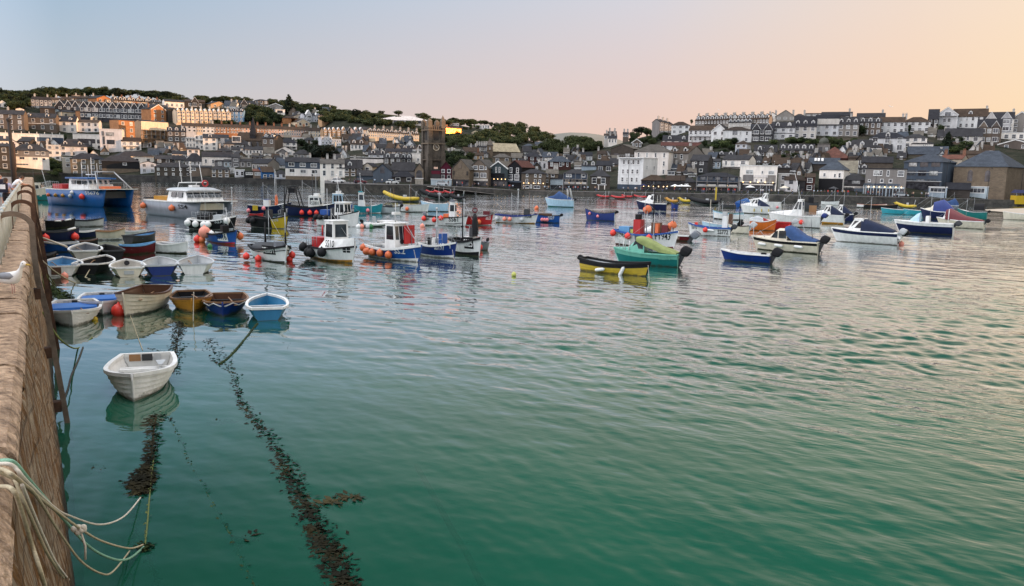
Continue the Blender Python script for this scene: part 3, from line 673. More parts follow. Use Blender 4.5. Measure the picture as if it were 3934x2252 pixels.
# ------------------------------------------------------------------ the pier we stand on
ZT=4.6
pa,_=az_el(132,632); pu=Vector((math.sin(pa),math.cos(pa),0)); pn=Vector((math.cos(pa),-math.sin(pa),0))
PB=at_z(278,2227,0).dot(pn); PT=at_z(70,1392,ZT).dot(pn)      # lateral place of foot and lip of the wall
def pier(x,s,z): return pn*x+pu*s+Vector((0,0,z))
PROOT=empty('stone_pier',(0,0,0),math.atan2(pn.y,pn.x)); tag(PROOT,'weathered granite pier with a coping walkway along the left edge','pier')
def wallx(z): return lerp(PB,PT,z/ZT) if z<ZT else PT
def wall_hit(px,py,off=.05):
    r=ray(px,py); rx,rs=r.dot(pn),r.dot(pu); k=(PT-PB)/ZT      # x = PB + k z
    t=(PB+off+k*CAMZ-CAM.dot(pn))/(rx-k*r.z); p=CAM+r*t
    return p,t
def pier_mat():
    m=bpy.data.materials.new('pier_wall_stone'); nt=nodes_of(m); L=nt.links.new
    out=N(nt,'ShaderNodeOutputMaterial'); b=N(nt,'ShaderNodeBsdfPrincipled'); b.inputs['Roughness'].default_value=.85; b.inputs['Specular IOR Level'].default_value=.25
    tc=N(nt,'ShaderNodeTexCoord')
    def ns(sc,loc,det=6.0,rough=.6,dist=0):
        mp=N(nt,'ShaderNodeMapping'); mp.inputs['Scale'].default_value=sc; mp.inputs['Location'].default_value=loc; L(tc.outputs['Object'],mp.inputs[0])
        n=N(nt,'ShaderNodeTexNoise',ins={'Scale':1.0,'Detail':det,'Roughness':rough,'Distortion':dist}); L(mp.outputs[0],n.inputs['Vector']); return n.outputs[0]
    def rmp(v,stops):
        r=N(nt,'ShaderNodeValToRGB'); L(v,r.inputs[0]); el=r.color_ramp.elements
        while len(el)<len(stops): el.new(.5)
        for e,(p,c) in zip(el,stops): e.position=p; e.color=(*c,1)
        return r.outputs[0]
    def mix(a,b_,f,bt='MIX'):
        x=N(nt,'ShaderNodeMix',data_type='RGBA',blend_type=bt); L(a,x.inputs[6]) ; L(b_,x.inputs[7])
        if isinstance(f,float): x.inputs[0].default_value=f
        else: L(f,x.inputs[0])
        return x.outputs[2]
    streak=ns((6,6,1.3),(0,0,0),8.0,.72,1.0)          # pale lime runs down the face
    fine=ns((11,11,9),(3,1,2),7.0,.72); blotch=ns((.7,.7,.5),(5,2,1),5.0,.6)
    base=rmp(fine,[(.3,(.09,.045,.020)),(.55,(.27,.14,.06)),(.75,(.44,.27,.13))])
    rust=rmp(fine,[(.3,(.14,.055,.010)),(.7,(.42,.20,.045))])
    c=mix(base,rust,rmp(blotch,[(.42,(0,0,0)),(.6,(.8,.8,.8))]))
    pale=rmp(fine,[(.3,(.36,.27,.18)),(.7,(.68,.55,.40))])
    c=mix(c,pale,rmp(streak,[(.47,(0,0,0)),(.56,(.9,.9,.9))]))
    sx=N(nt,'ShaderNodeSeparateXYZ'); L(tc.outputs['Object'],sx.inputs[0])
    cb=N(nt,'ShaderNodeCombineXYZ'); L(sx.outputs[1],cb.inputs[0]); L(sx.outputs[2],cb.inputs[1]); br=N(nt,'ShaderNodeTexBrick',ins={'Scale':1.0,'Mortar Size':.022,'Brick Width':1.15,'Row Height':.42,'Color1':(1.12,1.1,1.05,1),'Color2':(.72,.72,.74,1),'Mortar':(.22,.2,.18,1)}); L(cb.outputs[0],br.inputs['Vector'])
    c=mix(c,br.outputs[0],.55,'MULTIPLY')
    wl=N(nt,'ShaderNodeMath',operation='MULTIPLY_ADD'); L(blotch,wl.inputs[0]); wl.inputs[1].default_value=1.6; L(sx.outputs[2],wl.inputs[2])
    mr=N(nt,'ShaderNodeMapRange',interpolation_type='SMOOTHSTEP',ins={1:1.0,2:2.3,3:1.0,4:0.0}); L(wl.outputs[0],mr.inputs[0])
    tide=rmp(fine,[(.35,(.010,.012,.008)),(.7,(.045,.04,.022))])
    c=mix(c,tide,mr.outputs[0])
    L(c,b.inputs['Base Color'])
    h=N(nt,'ShaderNodeMath',operation='MULTIPLY_ADD'); L(br.outputs['Fac'],h.inputs[0]); h.inputs[1].default_value=-.5; L(fine,h.inputs[2])
    bp=N(nt,'ShaderNodeBump',ins={'Strength':1.0,'Distance':.16}); L(h.outputs[0],bp.inputs['Height']); L(bp.outputs[0],b.inputs['Normal']); L(b.outputs[0],out.inputs[0]); return m
def cop_mat():
    m=mat('pier_coping',(.34,.22,.14),.9,.62,6,bump=.09,bscale=14,col2=(.56,.39,.26)); return m
g=MB(); rng=random.Random(5); rows=[]
ss=[-8+.5*i for i in range(60)]+[22+1.5*i for i in range(90)]
zz=[-3,-.5,.6,1.2,1.8,2.4,3.0,3.5,3.9,4.2,4.4]
for z in zz: rows.append([(wallx(z)+rng.uniform(-.05,.05),s,z) for s in ss])
g.grid(rows,smooth=True); 
END=ss[-1]
g.poly([(wallx(-3),END,-3),(wallx(4.2),END,4.2),(wallx(4.2)-9,END,4.2),(wallx(-3)-9,END,-3)])
g.build('wall',pier_mat(),PROOT)
# coping stones: separate long slabs with a rounded outer lip
g=MB(); s=-8.0
while s<END:
    l=rng.uniform(1.1,2.1) if s<40 else rng.uniform(2.5,5); e=min(s+l-.045,END); j=rng.uniform(-.035,.035); dz=rng.uniform(-.025,.02)
    sec=[(PT-1.1,ZT+dz),(PT-.12+j,ZT+dz),(PT-.03+j,ZT-.03+dz),(PT+.03+j,ZT-.11+dz),(PT+.05+j,ZT-.17),(PT+.03+j,ZT-.24),(PT-1.1,ZT-.24)]
    g.rings([[(x,s,z) for x,z in sec],[(x,e,z) for x,z in sec]],0,smooth=False); s+=l
g.build('coping_stones',cop_mat(),PROOT)
g=MB(); g.box(PT-9,PT-1.105,-8,END,ZT-.45,ZT-.005); g.build('walkway',mat('pier_paving',(.20,.165,.14),.9,.4,1.5,kind='stone',bump=.03),PROOT)
# railing
RX=at_z(36,766,ZT+1.1).dot(pn); GALV=mat('railing_paint',(.40,.44,.42),.5,.2,3)
RUST=mat('rusty_steel',(.05,.026,.017),.8,.45,3,bump=.01,bscale=20,col2=(.10,.05,.028)); RUST2=mat('grey_rusty_steel',(.14,.11,.085),.75,.4,3,bump=.01,bscale=20)
RR=empty('railing',pier(RX,8,ZT),PROOT.rotation_euler.z); tag(RR,'pale green grey tubular railing along the pier walkway','railing')
for k in range(26):
    y=k*2.0; b=MB(); b.tube([(0,y,0),(0,y,1.12)],.045,6); b.sphere((0,y,1.12),.07,8,6); b.build('post',GALV,RR)
    b=MB()
    for i in range(1,10): b.tube([(0,y+i*.2,.12),(0,y+i*.2,1.06)],.024,5)
    b.box(-.02,.02,y,y+2,.08,.13); b.tube([(0,y,1.08),(0,y+2,1.08)],.042,6); b.build('railing_panel',GALV,RR)
# hooped mooring rails bolted down the wall
def s_at_t(t,z,x): return (t-(pier(x,0,z)-CAM).dot(Fv))/pu.dot(Fv)
for i,(t,hh,c,l) in enumerate(((20.5,1.1,RUST2,'grey hooped steel rail bolted to the pier wall, nearest one'),(29,1.0,RUST,'second rusty hooped steel rail along the pier wall'),(39,1.0,RUST,'third rusty hooped steel rail along the pier wall'),(49,1.0,RUST,'farthest rusty hooped steel rail on the pier wall'))):
    s=s_at_t(t,ZT,PT); o=empty('mooring_rail',pier(PT,s,ZT),PROOT.rotation_euler.z); tag(o,l,'mooring rail',None)
    r=.30 if i else .40; X0=-2*r+.06; P=[(X0,0,-.1),(X0,0,hh-r)]+[(X0+r+.06-(r+.06)*math.cos(a),0,hh-r+r*math.sin(a)) for a in [math.pi*k/10 for k in range(1,10)]]
    P+=[(.16,0,hh-r-.1),(.17,0,0),(.2,0,-.6)]
    for z in(3,2,1,0,-.7): P.append((wallx(z)-PT+.22,0,z-ZT))
    b=MB(); b.tube(P,.095,4,smooth=False); b.build('hoop_bar',c,o)
    for z in(3.6,2.0,.5):
        b=MB(); x=wallx(z)-PT; b.box(x-.05,x+.16,-.13,.13,z-ZT-.14,z-ZT+.14); b.build('bracket',RUST,o)
# ---- tall post on the pier
b=MB(); b.tube([(0,0,0),(-.05,0,5.4)],[.16,.11],8); b.sphere((-.05,0,5.4),.17,8,6); o=b.build('mooring_post',mat('tarred_timber',(.025,.02,.018),.8,.3,2)); o.location=at_z(58,752,ZT); tag(o,'tall dark timber post standing on the pier behind the people','post')
b=MB(); b.tube([(0,0,0),(0,0,3.9)],.06,6); o=b.build('thin_post',RUST); o.location=at_z(66,748,ZT); tag(o,'thin rusty pole beside the tall timber post','post')
# ------------------------------------------------------------------ ropes
ROPEM={k:mat('rope_'+k,c,.9,.3,20,bump=.004,bscale=60) for k,c in dict(white=(.58,.53,.45),green=(.20,.38,.27),cream=(.42,.36,.24),dark=(.05,.045,.035),weedy=(.14,.17,.05)).items()}
def smooth(P,n=6):
    o=[]
    for i in range(len(P)-1):
        p0,p1,p2,p3=P[max(i-1,0)],P[i],P[i+1],P[min(i+2,len(P)-1)]
        for k in range(n):
            t=k/n; o.append(.5*((2*p1)+(p2-p0)*t+(2*p0-5*p1+4*p2-p3)*t*t+(3*p1-p0-3*p2+p3)*t**3))
    return o+[P[-1]]
def rope(px,nw,r,m,label,zend=.03,group=None,deck=1,sag=False):
    P=[];T=[]
    for i,(x,y) in enumerate(px):
        if i<deck: p=at_z(x,y,ZT+.06); t=depth(p)
        elif i<nw: p,t=wall_hit(x,y,.09)
        else: p,t=None,None
        P.append(p);T.append(t)
    te=depth(at_z(*px[-1],zend)); T[-1]=te; n0=max(nw-1,0); t0=T[n0]; 
    L_=[0]
    for a,b in zip(px[n0:],px[n0+1:]): L_.append(L_[-1]+math.hypot(a[0]-b[0],a[1]-b[1]))
    for i in range(nw,len(px)): P[i]=at_t(*px[i],lerp(t0,te,(L_[i-n0]/L_[-1])))
    q=MB(); q.tube(smooth(P),r,6); o=q.build('mooring_rope',m); tag(o,label,'rope',group); return P
rope([(-30,1784),(0,1782),(50,1790),(110,1858),(207,1948),(265,1981),(385,2016),(475,1985),(540,1912)],5,.016,ROPEM['white'],'white mooring rope in the highest loop from the pier edge to the weed bundle',deck=3)
rope([(-30,1772),(0,1772),(54,1780),(124,1861),(232,1981),(343,2101),(434,2148),(496,2146),(552,2101)],5,.021,ROPEM['green'],'thick pale green mooring rope looping below the knotted one',deck=3)
P3=rope([(-30,1800),(8,1803),(62,1836),(174,1931),(306,2030),(393,2080),(496,2107),(552,2092)],4,.016,ROPEM['cream'],'cream mooring rope with a knot halfway along its loop',deck=2)
q=MB(); 
for k in range(7): q.sphere(tuple(P3[4]+Vector((rng.uniform(-.05,.05),rng.uniform(-.05,.05),rng.uniform(-.04,.04)))),.045,8,6)
q.tube([P3[4],P3[4]+Vector((.06,0,-.25)),P3[4]+Vector((.05,0,-.45))],.015,5); tag(q.build('rope_knot',ROPEM['white']),'bulky pale knot tied in the cream mooring rope','knot')
rope([(-30,1812),(0,1815),(103,1869),(157,1931),(232,2051),(314,2159),(389,2204),(434,2196),(498,2117)],4,.015,ROPEM['cream'],'lowest cream mooring rope loop nearly touching the dark water',deck=2)
rope([(-30,1868),(0,1869),(50,1882),(83,1964),(124,2097),(172,2252),(190,2330)],6,.016,ROPEM['cream'],'rope hanging straight down the pier wall at the lower left corner',deck=2)
rope([(56,1842),(100,1945),(145,2047),(198,2154),(262,2244)],4,.013,ROPEM['cream'],'thin rope slanting down the wall to the waterline, left one',deck=1)
rope([(84,1862),(130,1975),(175,2080),(220,2170),(272,2236)],4,.013,ROPEM['white'],'thin rope slanting down the wall to the waterline, right one',deck=1)
rope([(149,988),(215,1050),(301,1089),(345,1036)],1,.03,ROPEM['cream'],'rope from the pier wall to the black rowing boat',zend=.6,deck=0) if 0 else None
def rope3(pts,r,m,label,nm='mooring_rope'):
    q=MB(); q.tube(smooth([at_t(x,y,t) if t else at_z(x,y,.02) for x,y,t in pts]),r,5); tag(q.build(nm,m),label,'rope')
tA=depth(wall_hit(149,988)[0]); tB=depth(at_z(345,1055,0))
rope3([(149,988,tA),(215,1046,lerp(tA,tB,.35)),(301,1088,lerp(tA,tB,.8)),(345,1036,tB)],.035,ROPEM['cream'],'slack rope from the pier wall to the black rowing boat')
tA=depth(wall_hit(165,1200)[0])
rope3([(165,1200,tA),(205,1270,tA+1),(247,1318,tA+1.5),(299,1338,None),(354,1296,None)],.03,ROPEM['weedy'],'weedy rope dipping into the water below the front dinghy')
rope3([(319,1334,None),(300,1385,None),(275,1440,None),(262,1490,None),(249,1526,None)],.03,ROPEM['dark'],'dark rope trailing on the still water beside the pier')
tA=depth(wall_hit(140,905)[0])
for i,(x,y) in enumerate(((210,1090),(232,1120),(196,1150))):
    rope3([(146+i*4,960+i*40,tA-i*2),(lerp(150,x,.5),lerp(970+i*40,y,.62),tA-1-i),(x,y,None)],.028,ROPEM['weedy'],['upper','middle','lower'][i]+' weedy rope from the pier wall into the tangle of seaweed')
# mooring warps from bows down to the water
for i,(x0,y0,t0,x1,y1,l) in enumerate(((744,1122,None,742,1236,'warp hanging from the bow of the orange-brown boat'),(498,1205,None,548,1345,'pale warp running from the big cream boat towards the lone dinghy'),(1590,960,50,1603,1016,'warp from the bow of the blue SS.2 boat'),(1738,960,52,1746,1006,'warp from the bow of the royal blue SS197 boat'),(2352,925,75,2336,960,'warp from the bow of the green cabin boat'),(2886,925,90,2880,965,'warp from the bow of the cream cabin boat'),(2490,1020,50,2494,1078,'warp from the bow of the yellow boat'))):
    te=depth(at_z(x1,y1,0)); t0=t0 and te-.5; rope3([(x0,y0,te-.3 if y0<1200 else None),((x0+x1)/2,(y0+y1)/2+2,te-.15 if y0<1200 else None),(x1,y1,None)],.02 if y0<1200 else .014,ROPEM['white' if y0<1200 else 'cream'],l)
# ------------------------------------------------------------------ seaweed
WEED=leafmat('seaweed',(.010,.010,.005),(.028,.024,.010),(.065,.055,.024)); WEEDG=leafmat('green_weed',(.012,.022,.008),(.03,.05,.015),(.07,.10,.03))
def weed(px,widths,dens,label,m=WEED,depthz=-.06,core=.03,lsize=.16,name='seaweed',core_m=None):
    P=[at_z(x,y,depthz) for x,y in px]; S=smooth(P,8); n=len(S); rg=random.Random(len(label)); q=MB()
    q.tube(S,core,5)
    for i,p in enumerate(S[:-1]):
        f=i/(n-1); k=f*(len(widths)-1); a=int(k); w=lerp(widths[a],widths[min(a+1,len(widths)-1)],k-a); d=lerp(dens[a],dens[min(a+1,len(dens)-1)],k-a)
        seg=S[i+1]-p; tdir=seg.normalized(); sd=Vector((tdir.y,-tdir.x,0)); cnt=d*seg.length*2.6; cnt=int(cnt)+(rg.random()<cnt-int(cnt))
        for _ in range(cnt):
            c=p+seg*rg.random()+sd*rg.gauss(0,w*.27); an=rg.gauss(0,.9)+ (0 if rg.random()<.5 else math.pi); dr=(sd*math.cos(an)+tdir*math.sin(an)); dr.normalize(); l=lsize*.62*rg.uniform(.5,1.6); pr=Vector((dr.y,-dr.x,0))*l*.2; z=Vector((0,0,rg.uniform(-.05,.06)))
            q.add([c+z,c+z+dr*l*.5+pr+Vector((0,0,.02)),c+z+dr*l+Vector((0,0,rg.uniform(-.035,.035))),c+z+dr*l*.5-pr],[(0,1,2,3)])
    tag(q.build(name,m),label,'seaweed'); return q
weed([(805,1305),(840,1381),(895,1436),(915,1512),(950,1580),(1012,1656),(1067,1732),(1108,1821),(1149,1904),(1198,2000),(1260,2110),(1328,2241),(1370,2330)],[.5,.7,.25,.2,.3,.35,.25,.55,.30,.45,.50,.45,.45],[24,30,18,22,34,46,34,110,80,170,230,260,260],'long brown seaweed covered mooring line running to the bottom edge',depthz=-.03,lsize=.20)
weed([(1215,1950),(1270,1935),(1330,1918),(1397,1925)],[.12,.35,.4,.1],[40,110,90,20],'dark kelp blade drifting right of the long weedy line',depthz=-.04,lsize=.32)
weed([(915,2086),(945,2075),(990,2060)],[.2,.25,.1],[60,70,30],'small dark kelp clump left of the long weedy line',depthz=-.05,lsize=.26)
weed([(800,1628),(850,1625),(910,1622)],[.1,.1,.1],[20,24,14],'thin green weed wisps left of the long weedy line',m=WEEDG,lsize=.2)
weed([(655,1618),(690,1685),(720,1755),(770,1850),(830,1960),(880,2050),(930,2150),(990,2280)],[.06]*8,[5]*8,'thin dark underwater line left of the long weedy one',depthz=-.02,core=.018,lsize=.1,m=WEEDG)
weed([(600,1600),(590,1660),(587,1712),(571,1795),(545,1850),(540,1906)],[.4,.25,.2,.25,.55,.2],[50,24,44,70,330,60],'brown seaweed bundle hanging under the lone white dinghy line',lsize=.24,depthz=-.01)
weed([(540,1906),(528,1990),(517,2084),(500,2180),(490,2290)],[.15,.1,.1,.1,.1],[40,24,20,16,10],'weedy double line dropping from the seaweed bundle',m=WEEDG,depthz=-.1,lsize=.13)
weed([(590,1760),(575,1900),(566,2010),(556,2100)],[.04]*4,[4]*4,'pale weed covered cord right of the seaweed bundle',m=ROPEM['weedy'],core=.016,depthz=.01,lsize=.1)
weed([(548,2092),(556,2104),(566,2116)],[.15,.25,.15],[140,200,120],'bright green weed knot where the ropes meet the water',m=WEEDG,depthz=.0,lsize=.14)
weed([(560,2115),(590,2190),(620,2290)],[.12,.1,.1],[20,16,12],'weedy cord trailing right from the green knot',m=WEEDG,depthz=-.2,lsize=.14)
weed([(560,1338),(600,1355),(640,1372)],[.35,.6,.4],[40,70,40],'floating weed patch just beyond the lone white dinghy',lsize=.2)
weed([(690,1236),(684,1300),(672,1370),(668,1440)],[.5,.45,.45,.3],[40,44,44,24],'weedy line of floating fronds right of the lone dinghy',lsize=.18,depthz=-.02)
weed([(585,1590),(620,1612),(650,1632)],[.4,.6,.3],[60,80,40],'weed patch at the right side of the lone dinghy reflection',lsize=.2)
weed([(352,1800),(372,1806),(396,1812)],[.2,.25,.15],[30,40,24],'tiny weed patch left of the seaweed bundle',lsize=.14)
weed([(180,1100),(205,1120),(235,1135),(258,1150)],[.7,.9,.9,.6],[60,90,90,50],'dark tangle of seaweed beside the pier wall',m=WEEDG,lsize=.3,depthz=.02)
weed([(1600,1790),(1680,1930),(1740,2040),(1800,2140),(1870,2290)],[.05]*5,[2]*5,'faint sunken line under the green water right of centre',depthz=-.55,core=.07,m=WEED,lsize=.1)
weed([(990,1242),(935,1310),(880,1372),(842,1400)],[.06]*4,[6]*4,'green weedy warp from the mid blue dinghy to the long weedy line',m=WEEDG,depthz=.01,core=.045,lsize=.1)
# ------------------------------------------------------------------ gull
gp=at_z(46,1130,ZT); q=MB()
secs=[(-.34,.01,.10,.105),(-.26,.05,.07,.13),(-.12,.085,.0,.17),(.0,.095,-.02,.19),(.10,.08,.0,.21),(.155,.05,.08,.27),(.175,.04,.16,.33),(.19,.045,.24,.36),(.215,.05,.27,.375),(.245,.035,.29,.36),(.26,.012,.305,.33)]
q.rings([[(x,w*math.cos(2*math.pi*i/12),(a+b)/2+(b-a)/2*math.sin(2*math.pi*i/12)) for i in range(12)] for x,w,a,b in secs],0)
gr=empty('gull',gp+Vector((0,0,.20)),R(4),1.12); tag(gr,'white and grey gull standing on the pier coping, facing right','gull')
q.build('body',mat('gull_white',(.78,.77,.75),.8,.06,5),gr)
q=MB()
for sd in(1,-1): q.rings([[(x,sd*(w*.35+w*.75*max(0,math.cos(t))),zc+h*math.sin(t)) for t in [math.pi*2*i/8 for i in range(8)]] for x,w,zc,h in((-.46,.02,.10,.012),(-.3,.07,.12,.03),(-.12,.105,.125,.055),(.02,.11,.12,.06),(.09,.07,.12,.03))],0)
q.build('wing',mat('gull_grey',(.26,.27,.30),.8,.1,5),gr)
q=MB(); q.rings([[(x,r*math.cos(2*math.pi*i/6),z+r*math.sin(2*math.pi*i/6)) for i in range(6)] for x,r,z in((.25,.018,.315),(.30,.013,.31),(.325,.004,.298))],0); q.build('beak',mat('gull_beak',(.6,.38,.05),.5,.1,5),gr)
for y in(.035,-.03):
    q=MB(); q.tube([(.02,y,0),(.03,y,-.09),(.02,y,-.2)],.009,5); q.tube([(.02,y,-.195),(.09,y,-.2)],.01,4); q.tube([(.02,y,-.195),(.08,y+.03,-.2)],.008,4); q.build('leg',mat('gull_leg',(.55,.33,.28),.6,.1,5),gr)
for y in(.043,-.043):
    q=MB(); q.sphere((.222,y,.335),.008,6,4); q.build('eye',mat('gull_eye',(.02,.02,.02),.2,.0,5),gr)
# ------------------------------------------------------------------ people
def skin_mesh(name,verts,edges,radii,mats_,root=0,levels=1):
    me=bpy.data.meshes.new(name); me.from_pydata(verts,edges,[]); o=bpy.data.objects.new(name,me); COL.objects.link(o)
    md=o.modifiers.new('s','SKIN'); sv=me.skin_vertices[0].data
    for i,r in enumerate(radii): sv[i].radius=(r,r) if not hasattr(r,'__len__') else r
    sv[root].use_root=True; sb=o.modifiers.new('b','SUBSURF'); sb.levels=levels; sb.render_levels=levels
    dg=bpy.context.evaluated_depsgraph_get(); m2=bpy.data.meshes.new_from_object(o.evaluated_get(dg)); bpy.data.objects.remove(o); bpy.data.meshes.remove(me)
    m2.materials.clear(); m2.materials.append(mats_); m2.name=name
    for p in m2.polygons: p.use_smooth=True
    return m2
def cloth(k,c): return mat('cloth_'+k,c,.9,.15,6)
SKINM=mat('skin',(.42,.22,.15),.55,.08,6)
def person(P,rz,label,top,legs,hair,pose='stand',h=1.74,shorts=False,bald=False,parts=True,group=None,cat='person',pack=None,longhair=False,fingers=False):
    k=h/1.74; ln=.0
    J=dict(pel=(0,0,.96),sp=(0,.0,1.16),ch=(0,.01,1.36),nk=(0,.0,1.51),hd=(0,.03,1.60),tp=(0,.03,1.69))
    if pose=='lean':
        J=dict(pel=(0,-.12,.94),sp=(0,.02,1.10),ch=(0,.20,1.24),nk=(0,.33,1.36),hd=(0,.41,1.43),tp=(0,.45,1.52))
    ch=Vector(J['ch']); pel=Vector(J['pel'])
    V=[];E=[];Rr=[]
    def v(p,r,par=None):
        V.append(Vector(p)*k); Rr.append(r*k if not hasattr(r,'__len__') else (r[0]*k,r[1]*k)); 
        if par is not None: E.append((par,len(V)-1))
        return len(V)-1
    a=v(pel,(.155,.115)); b=v(J['sp'],(.145,.105),a); c=v(ch,(.165,.115),b); n=v(J['nk'],(.055,.055),c); d=v(J['hd'],(.085,.10),n); t=v(J['tp'],(.065,.075),d)
    arms={}
    for s in(1,-1):
        sh=ch+Vector((s*.18,0,.06))
        if pose=='stand': el=sh+Vector((s*.06,-.03,-.29)); ha=el+Vector((s*.01,.09,-.25))
        elif pose=='lean': el=sh+Vector((s*.05,.16,-.24)); ha=el+Vector((-s*.08,.22,.0))
        else: el=sh+Vector((s*.05,.12,-.25)); ha=el+Vector((-s*.02,.24,.04))
        i1=v(sh,.062,c); i2=v(el,.045,i1); i3=v(ha,.032,i2); fd=(ha-el).normalized(); hnd=v(ha+fd*.07,(.04,.02),i3); arms[s]=(sh,el,ha)
        if fingers:
            for q,(dx,l) in enumerate(((-.03,.07),(-.01,.09),(.01,.085),(.03,.065))): f1=v(ha+fd*.11+Vector((0,dx,0)),.009,hnd); v(ha+fd*(.11+l*.6)+Vector((0,dx,-.02)),.008,f1)
            v(ha+fd*.09+Vector((-s*.04,.03,0)),.010,i3)
    lg={}
    for s in(1,-1):
        hp=pel+Vector((s*.09,0,-.06)); kn=Vector((s*.10,.03+(.0 if pose!='walk' else s*.14),.50)); an=Vector((s*.11,-.02+(0 if pose!='walk' else s*.2 if s>0 else -.28),.09)); tt=an+Vector((s*.02,.17,-.05))
        j1=v(hp,.088,a); j2=v(kn,.058,j1); j3=v(an,.04,j2); v(tt,(.04,.025),j3); lg[s]=(hp,kn,an,tt)
    o=empty('person',P,rz); tag(o,label,cat,group)
    link('body',skin_mesh('body',V,E,Rr,SKINM),o)
    # clothes over the same skeleton
    V=[];E=[];Rr=[]; e=.022
    a=v(pel,(.165+e*.4,.125+e*.4)); b=v(J['sp'],(.15+e,.11+e),a); c=v(ch,(.17+e,.12+e),b); n=v(Vector(J['nk'])-Vector((0,0,.03)),(.075,.075),c)
    for s in(1,-1):
        sh,el,ha=arms[s]; i1=v(sh,.062+e,c); v(lerp(sh,el,.75),.052+e,i1)
    link('shirt',skin_mesh('shirt',V,E,Rr,top),o)
    V=[];E=[];Rr=[]; a=v(pel+Vector((0,0,.03)),(.165+e,.125+e)); v(pel+Vector((0,0,.10)),(.16+e*.8,.12+e*.8),a)
    for s in(1,-1):
        hp,kn,an,tt=lg[s]; j1=v(hp,.088+e,a)
        if shorts: v(lerp(hp,kn,.85),.07+e,j1)
        else: j2=v(kn,.062+e*.8,j1); v(lerp(kn,an,.93),.05+e*.6,j2)
    link('trousers',skin_mesh('trousers',V,E,Rr,legs),o)
    hd=Vector(J['hd'])*k; dirn=(Vector(J['tp'])-Vector(J['nk'])).normalized()
    if not bald:
        q=MB(); q.sphere((0,0,0),.118*k,10,8); q.v=[p for p in q.v]; M=Matrix.Translation(hd+dirn*.045*k+Vector((0,-.022*k,0)))@Matrix.Scale(.9,4,Vector((1,0,0))); q.xform(M); q.build('hair',hair,o)
        if longhair: q=MB(); q.tube([hd+Vector((0,-.08*k,.0)),hd+Vector((0,-.11*k,-.14*k)),hd+Vector((0,-.10*k,-.24*k))],[.08*k,.075*k,.04*k],8); q.build('hair',hair,o)
    if parts:
        q=MB(); q.lathe([(.004,.03),(.017,.0),(.003,-.012)],6,0,tuple(hd+Vector((0,.115*k,-.005)))); q.build('nose',SKINM,o)
        for s in(1,-1):
            q=MB(); q.sphere(tuple(hd+Vector((s*.032*k,.102*k,.02*k))),.011*k,6,4); q.build('eye',mat('eye_dark',(.03,.02,.02),.3,0,5),o)
            q=MB(); q.sphere(tuple(hd+Vector((s*.088*k,.0,.0))),.028*k,6,5); q.build('ear',SKINM,o)
        q=MB(); q.box(-.025*k,.025*k,.108*k+hd.y-.02,.112*k+hd.y-.018,hd.z-.055*k,hd.z-.045*k); q.build('mouth',cloth('lip',(.3,.10,.09)),o)
    return o
HB=cloth('hair_brown',(.05,.03,.02)); HG=cloth('hair_grey',(.28,.26,.25))
def deckpt(x,t): return at_z(x,YH0+(x-CX)*math.tan(ROLL)+(CAMZ-ZT)*FOC/t,ZT)
rzp=PROOT.rotation_euler.z
o=person(deckpt(6,40),rzp+R(-30),'bald person in a dark navy T-shirt standing by the pier railing',cloth('navy',(.012,.014,.03)),cloth('denim_pale',(.30,.40,.50)),HG,shorts=True,bald=True,h=1.82,fingers=True)
q=MB(); q.sphere((0,0,0),.112,10,8); o_=q.build('hair',HG,o); o_.location=(0,-.022,1.66*1.82/1.74-.02); o_.scale=(.86,.95,.55)
o=person(deckpt(30,37),rzp+R(-25),'person with dark hair and a pale lilac top carrying a navy rucksack',cloth('lilac',(.34,.36,.56)),cloth('dark',(.02,.02,.025)),HB,shorts=True,h=1.66,pose='hold',longhair=True,fingers=True)
q=MB(); q.hexa([(-.17,-.28,.98),(.17,-.28,.98),(.17,-.12,.98),(-.17,-.12,.98),(-.15,-.26,1.42),(.15,-.26,1.42),(.15,-.12,1.42),(-.15,-.12,1.42)]); r_=q.build('rucksack',cloth('navy',(.012,.014,.03))); r_.location=o.location; r_.rotation_euler=o.rotation_euler; tag(r_,'navy rucksack with a white patch on the back of the person in lilac','rucksack')
q=MB(); q.box(-.12,.12,-.295,-.285,1.15,1.36); q.build('patch',cloth('white',(.7,.7,.7)),r_)
person(deckpt(62,47),rzp+R(-70),'person in a white T-shirt leaning over the pier railing',cloth('white',(.7,.7,.7)),cloth('grey',(.2,.2,.22)),HB,pose='lean',h=1.78,fingers=True)
person(deckpt(74,52),rzp+R(-40),'child in a red top at the railing beyond the leaning person',cloth('red',(.55,.03,.03)),cloth('dark',(.02,.02,.025)),HB,h=1.45,pose='hold')
# people on the quay: a few prototypes, then copies
TOPS=[('white',(.7,.7,.7)),('navy',(.012,.014,.03)),('red',(.55,.03,.03)),('paleblue',(.35,.48,.6)),('dark',(.02,.02,.025)),('tan',(.42,.30,.2))]
PPR=[]
prg=random.Random(21)
qpts=[(1300,700),(1318,702),(1345,704),(1362,703),(1392,705),(1440,707),(1468,707),(1505,709),(1700,722),(1722,724),(1755,727),(1776,727),(1815,732),(1822,733),(1838,729),(1870,730),(1900,731),(1935,731),(2150,733),(2168,733),(2185,734),(2202,734),(2220,735),(2245,736),(2285,737),(2395,740),(2412,740),(2440,741),(2468,741),(2545,743),(2560,743),(2590,744),(2612,745),(2640,746),(2668,746),(2700,747),(2722,747),(2745,747),(2772,748),(2798,748),(2822,749),(2850,750),(2905,751),(2930,751),(2962,752),(2990,752),(3015,753),(3042,753),(3080,754),(3140,756),(3180,757),(3235,757),(3290,759),(3335,760),(3372,761),(3480,763),(3505,764),(3540,764),(3565,765),(3905,771),(3925,772)]
qpts+=[(prg.uniform(1900,3560),0) for _ in range(46)]
lab=['person in a white top on the quay','person in a navy top on the quay','person in a red top on the quay','person in a pale blue top on the quay','person in dark clothes on the quay','person in a tan top on the quay']
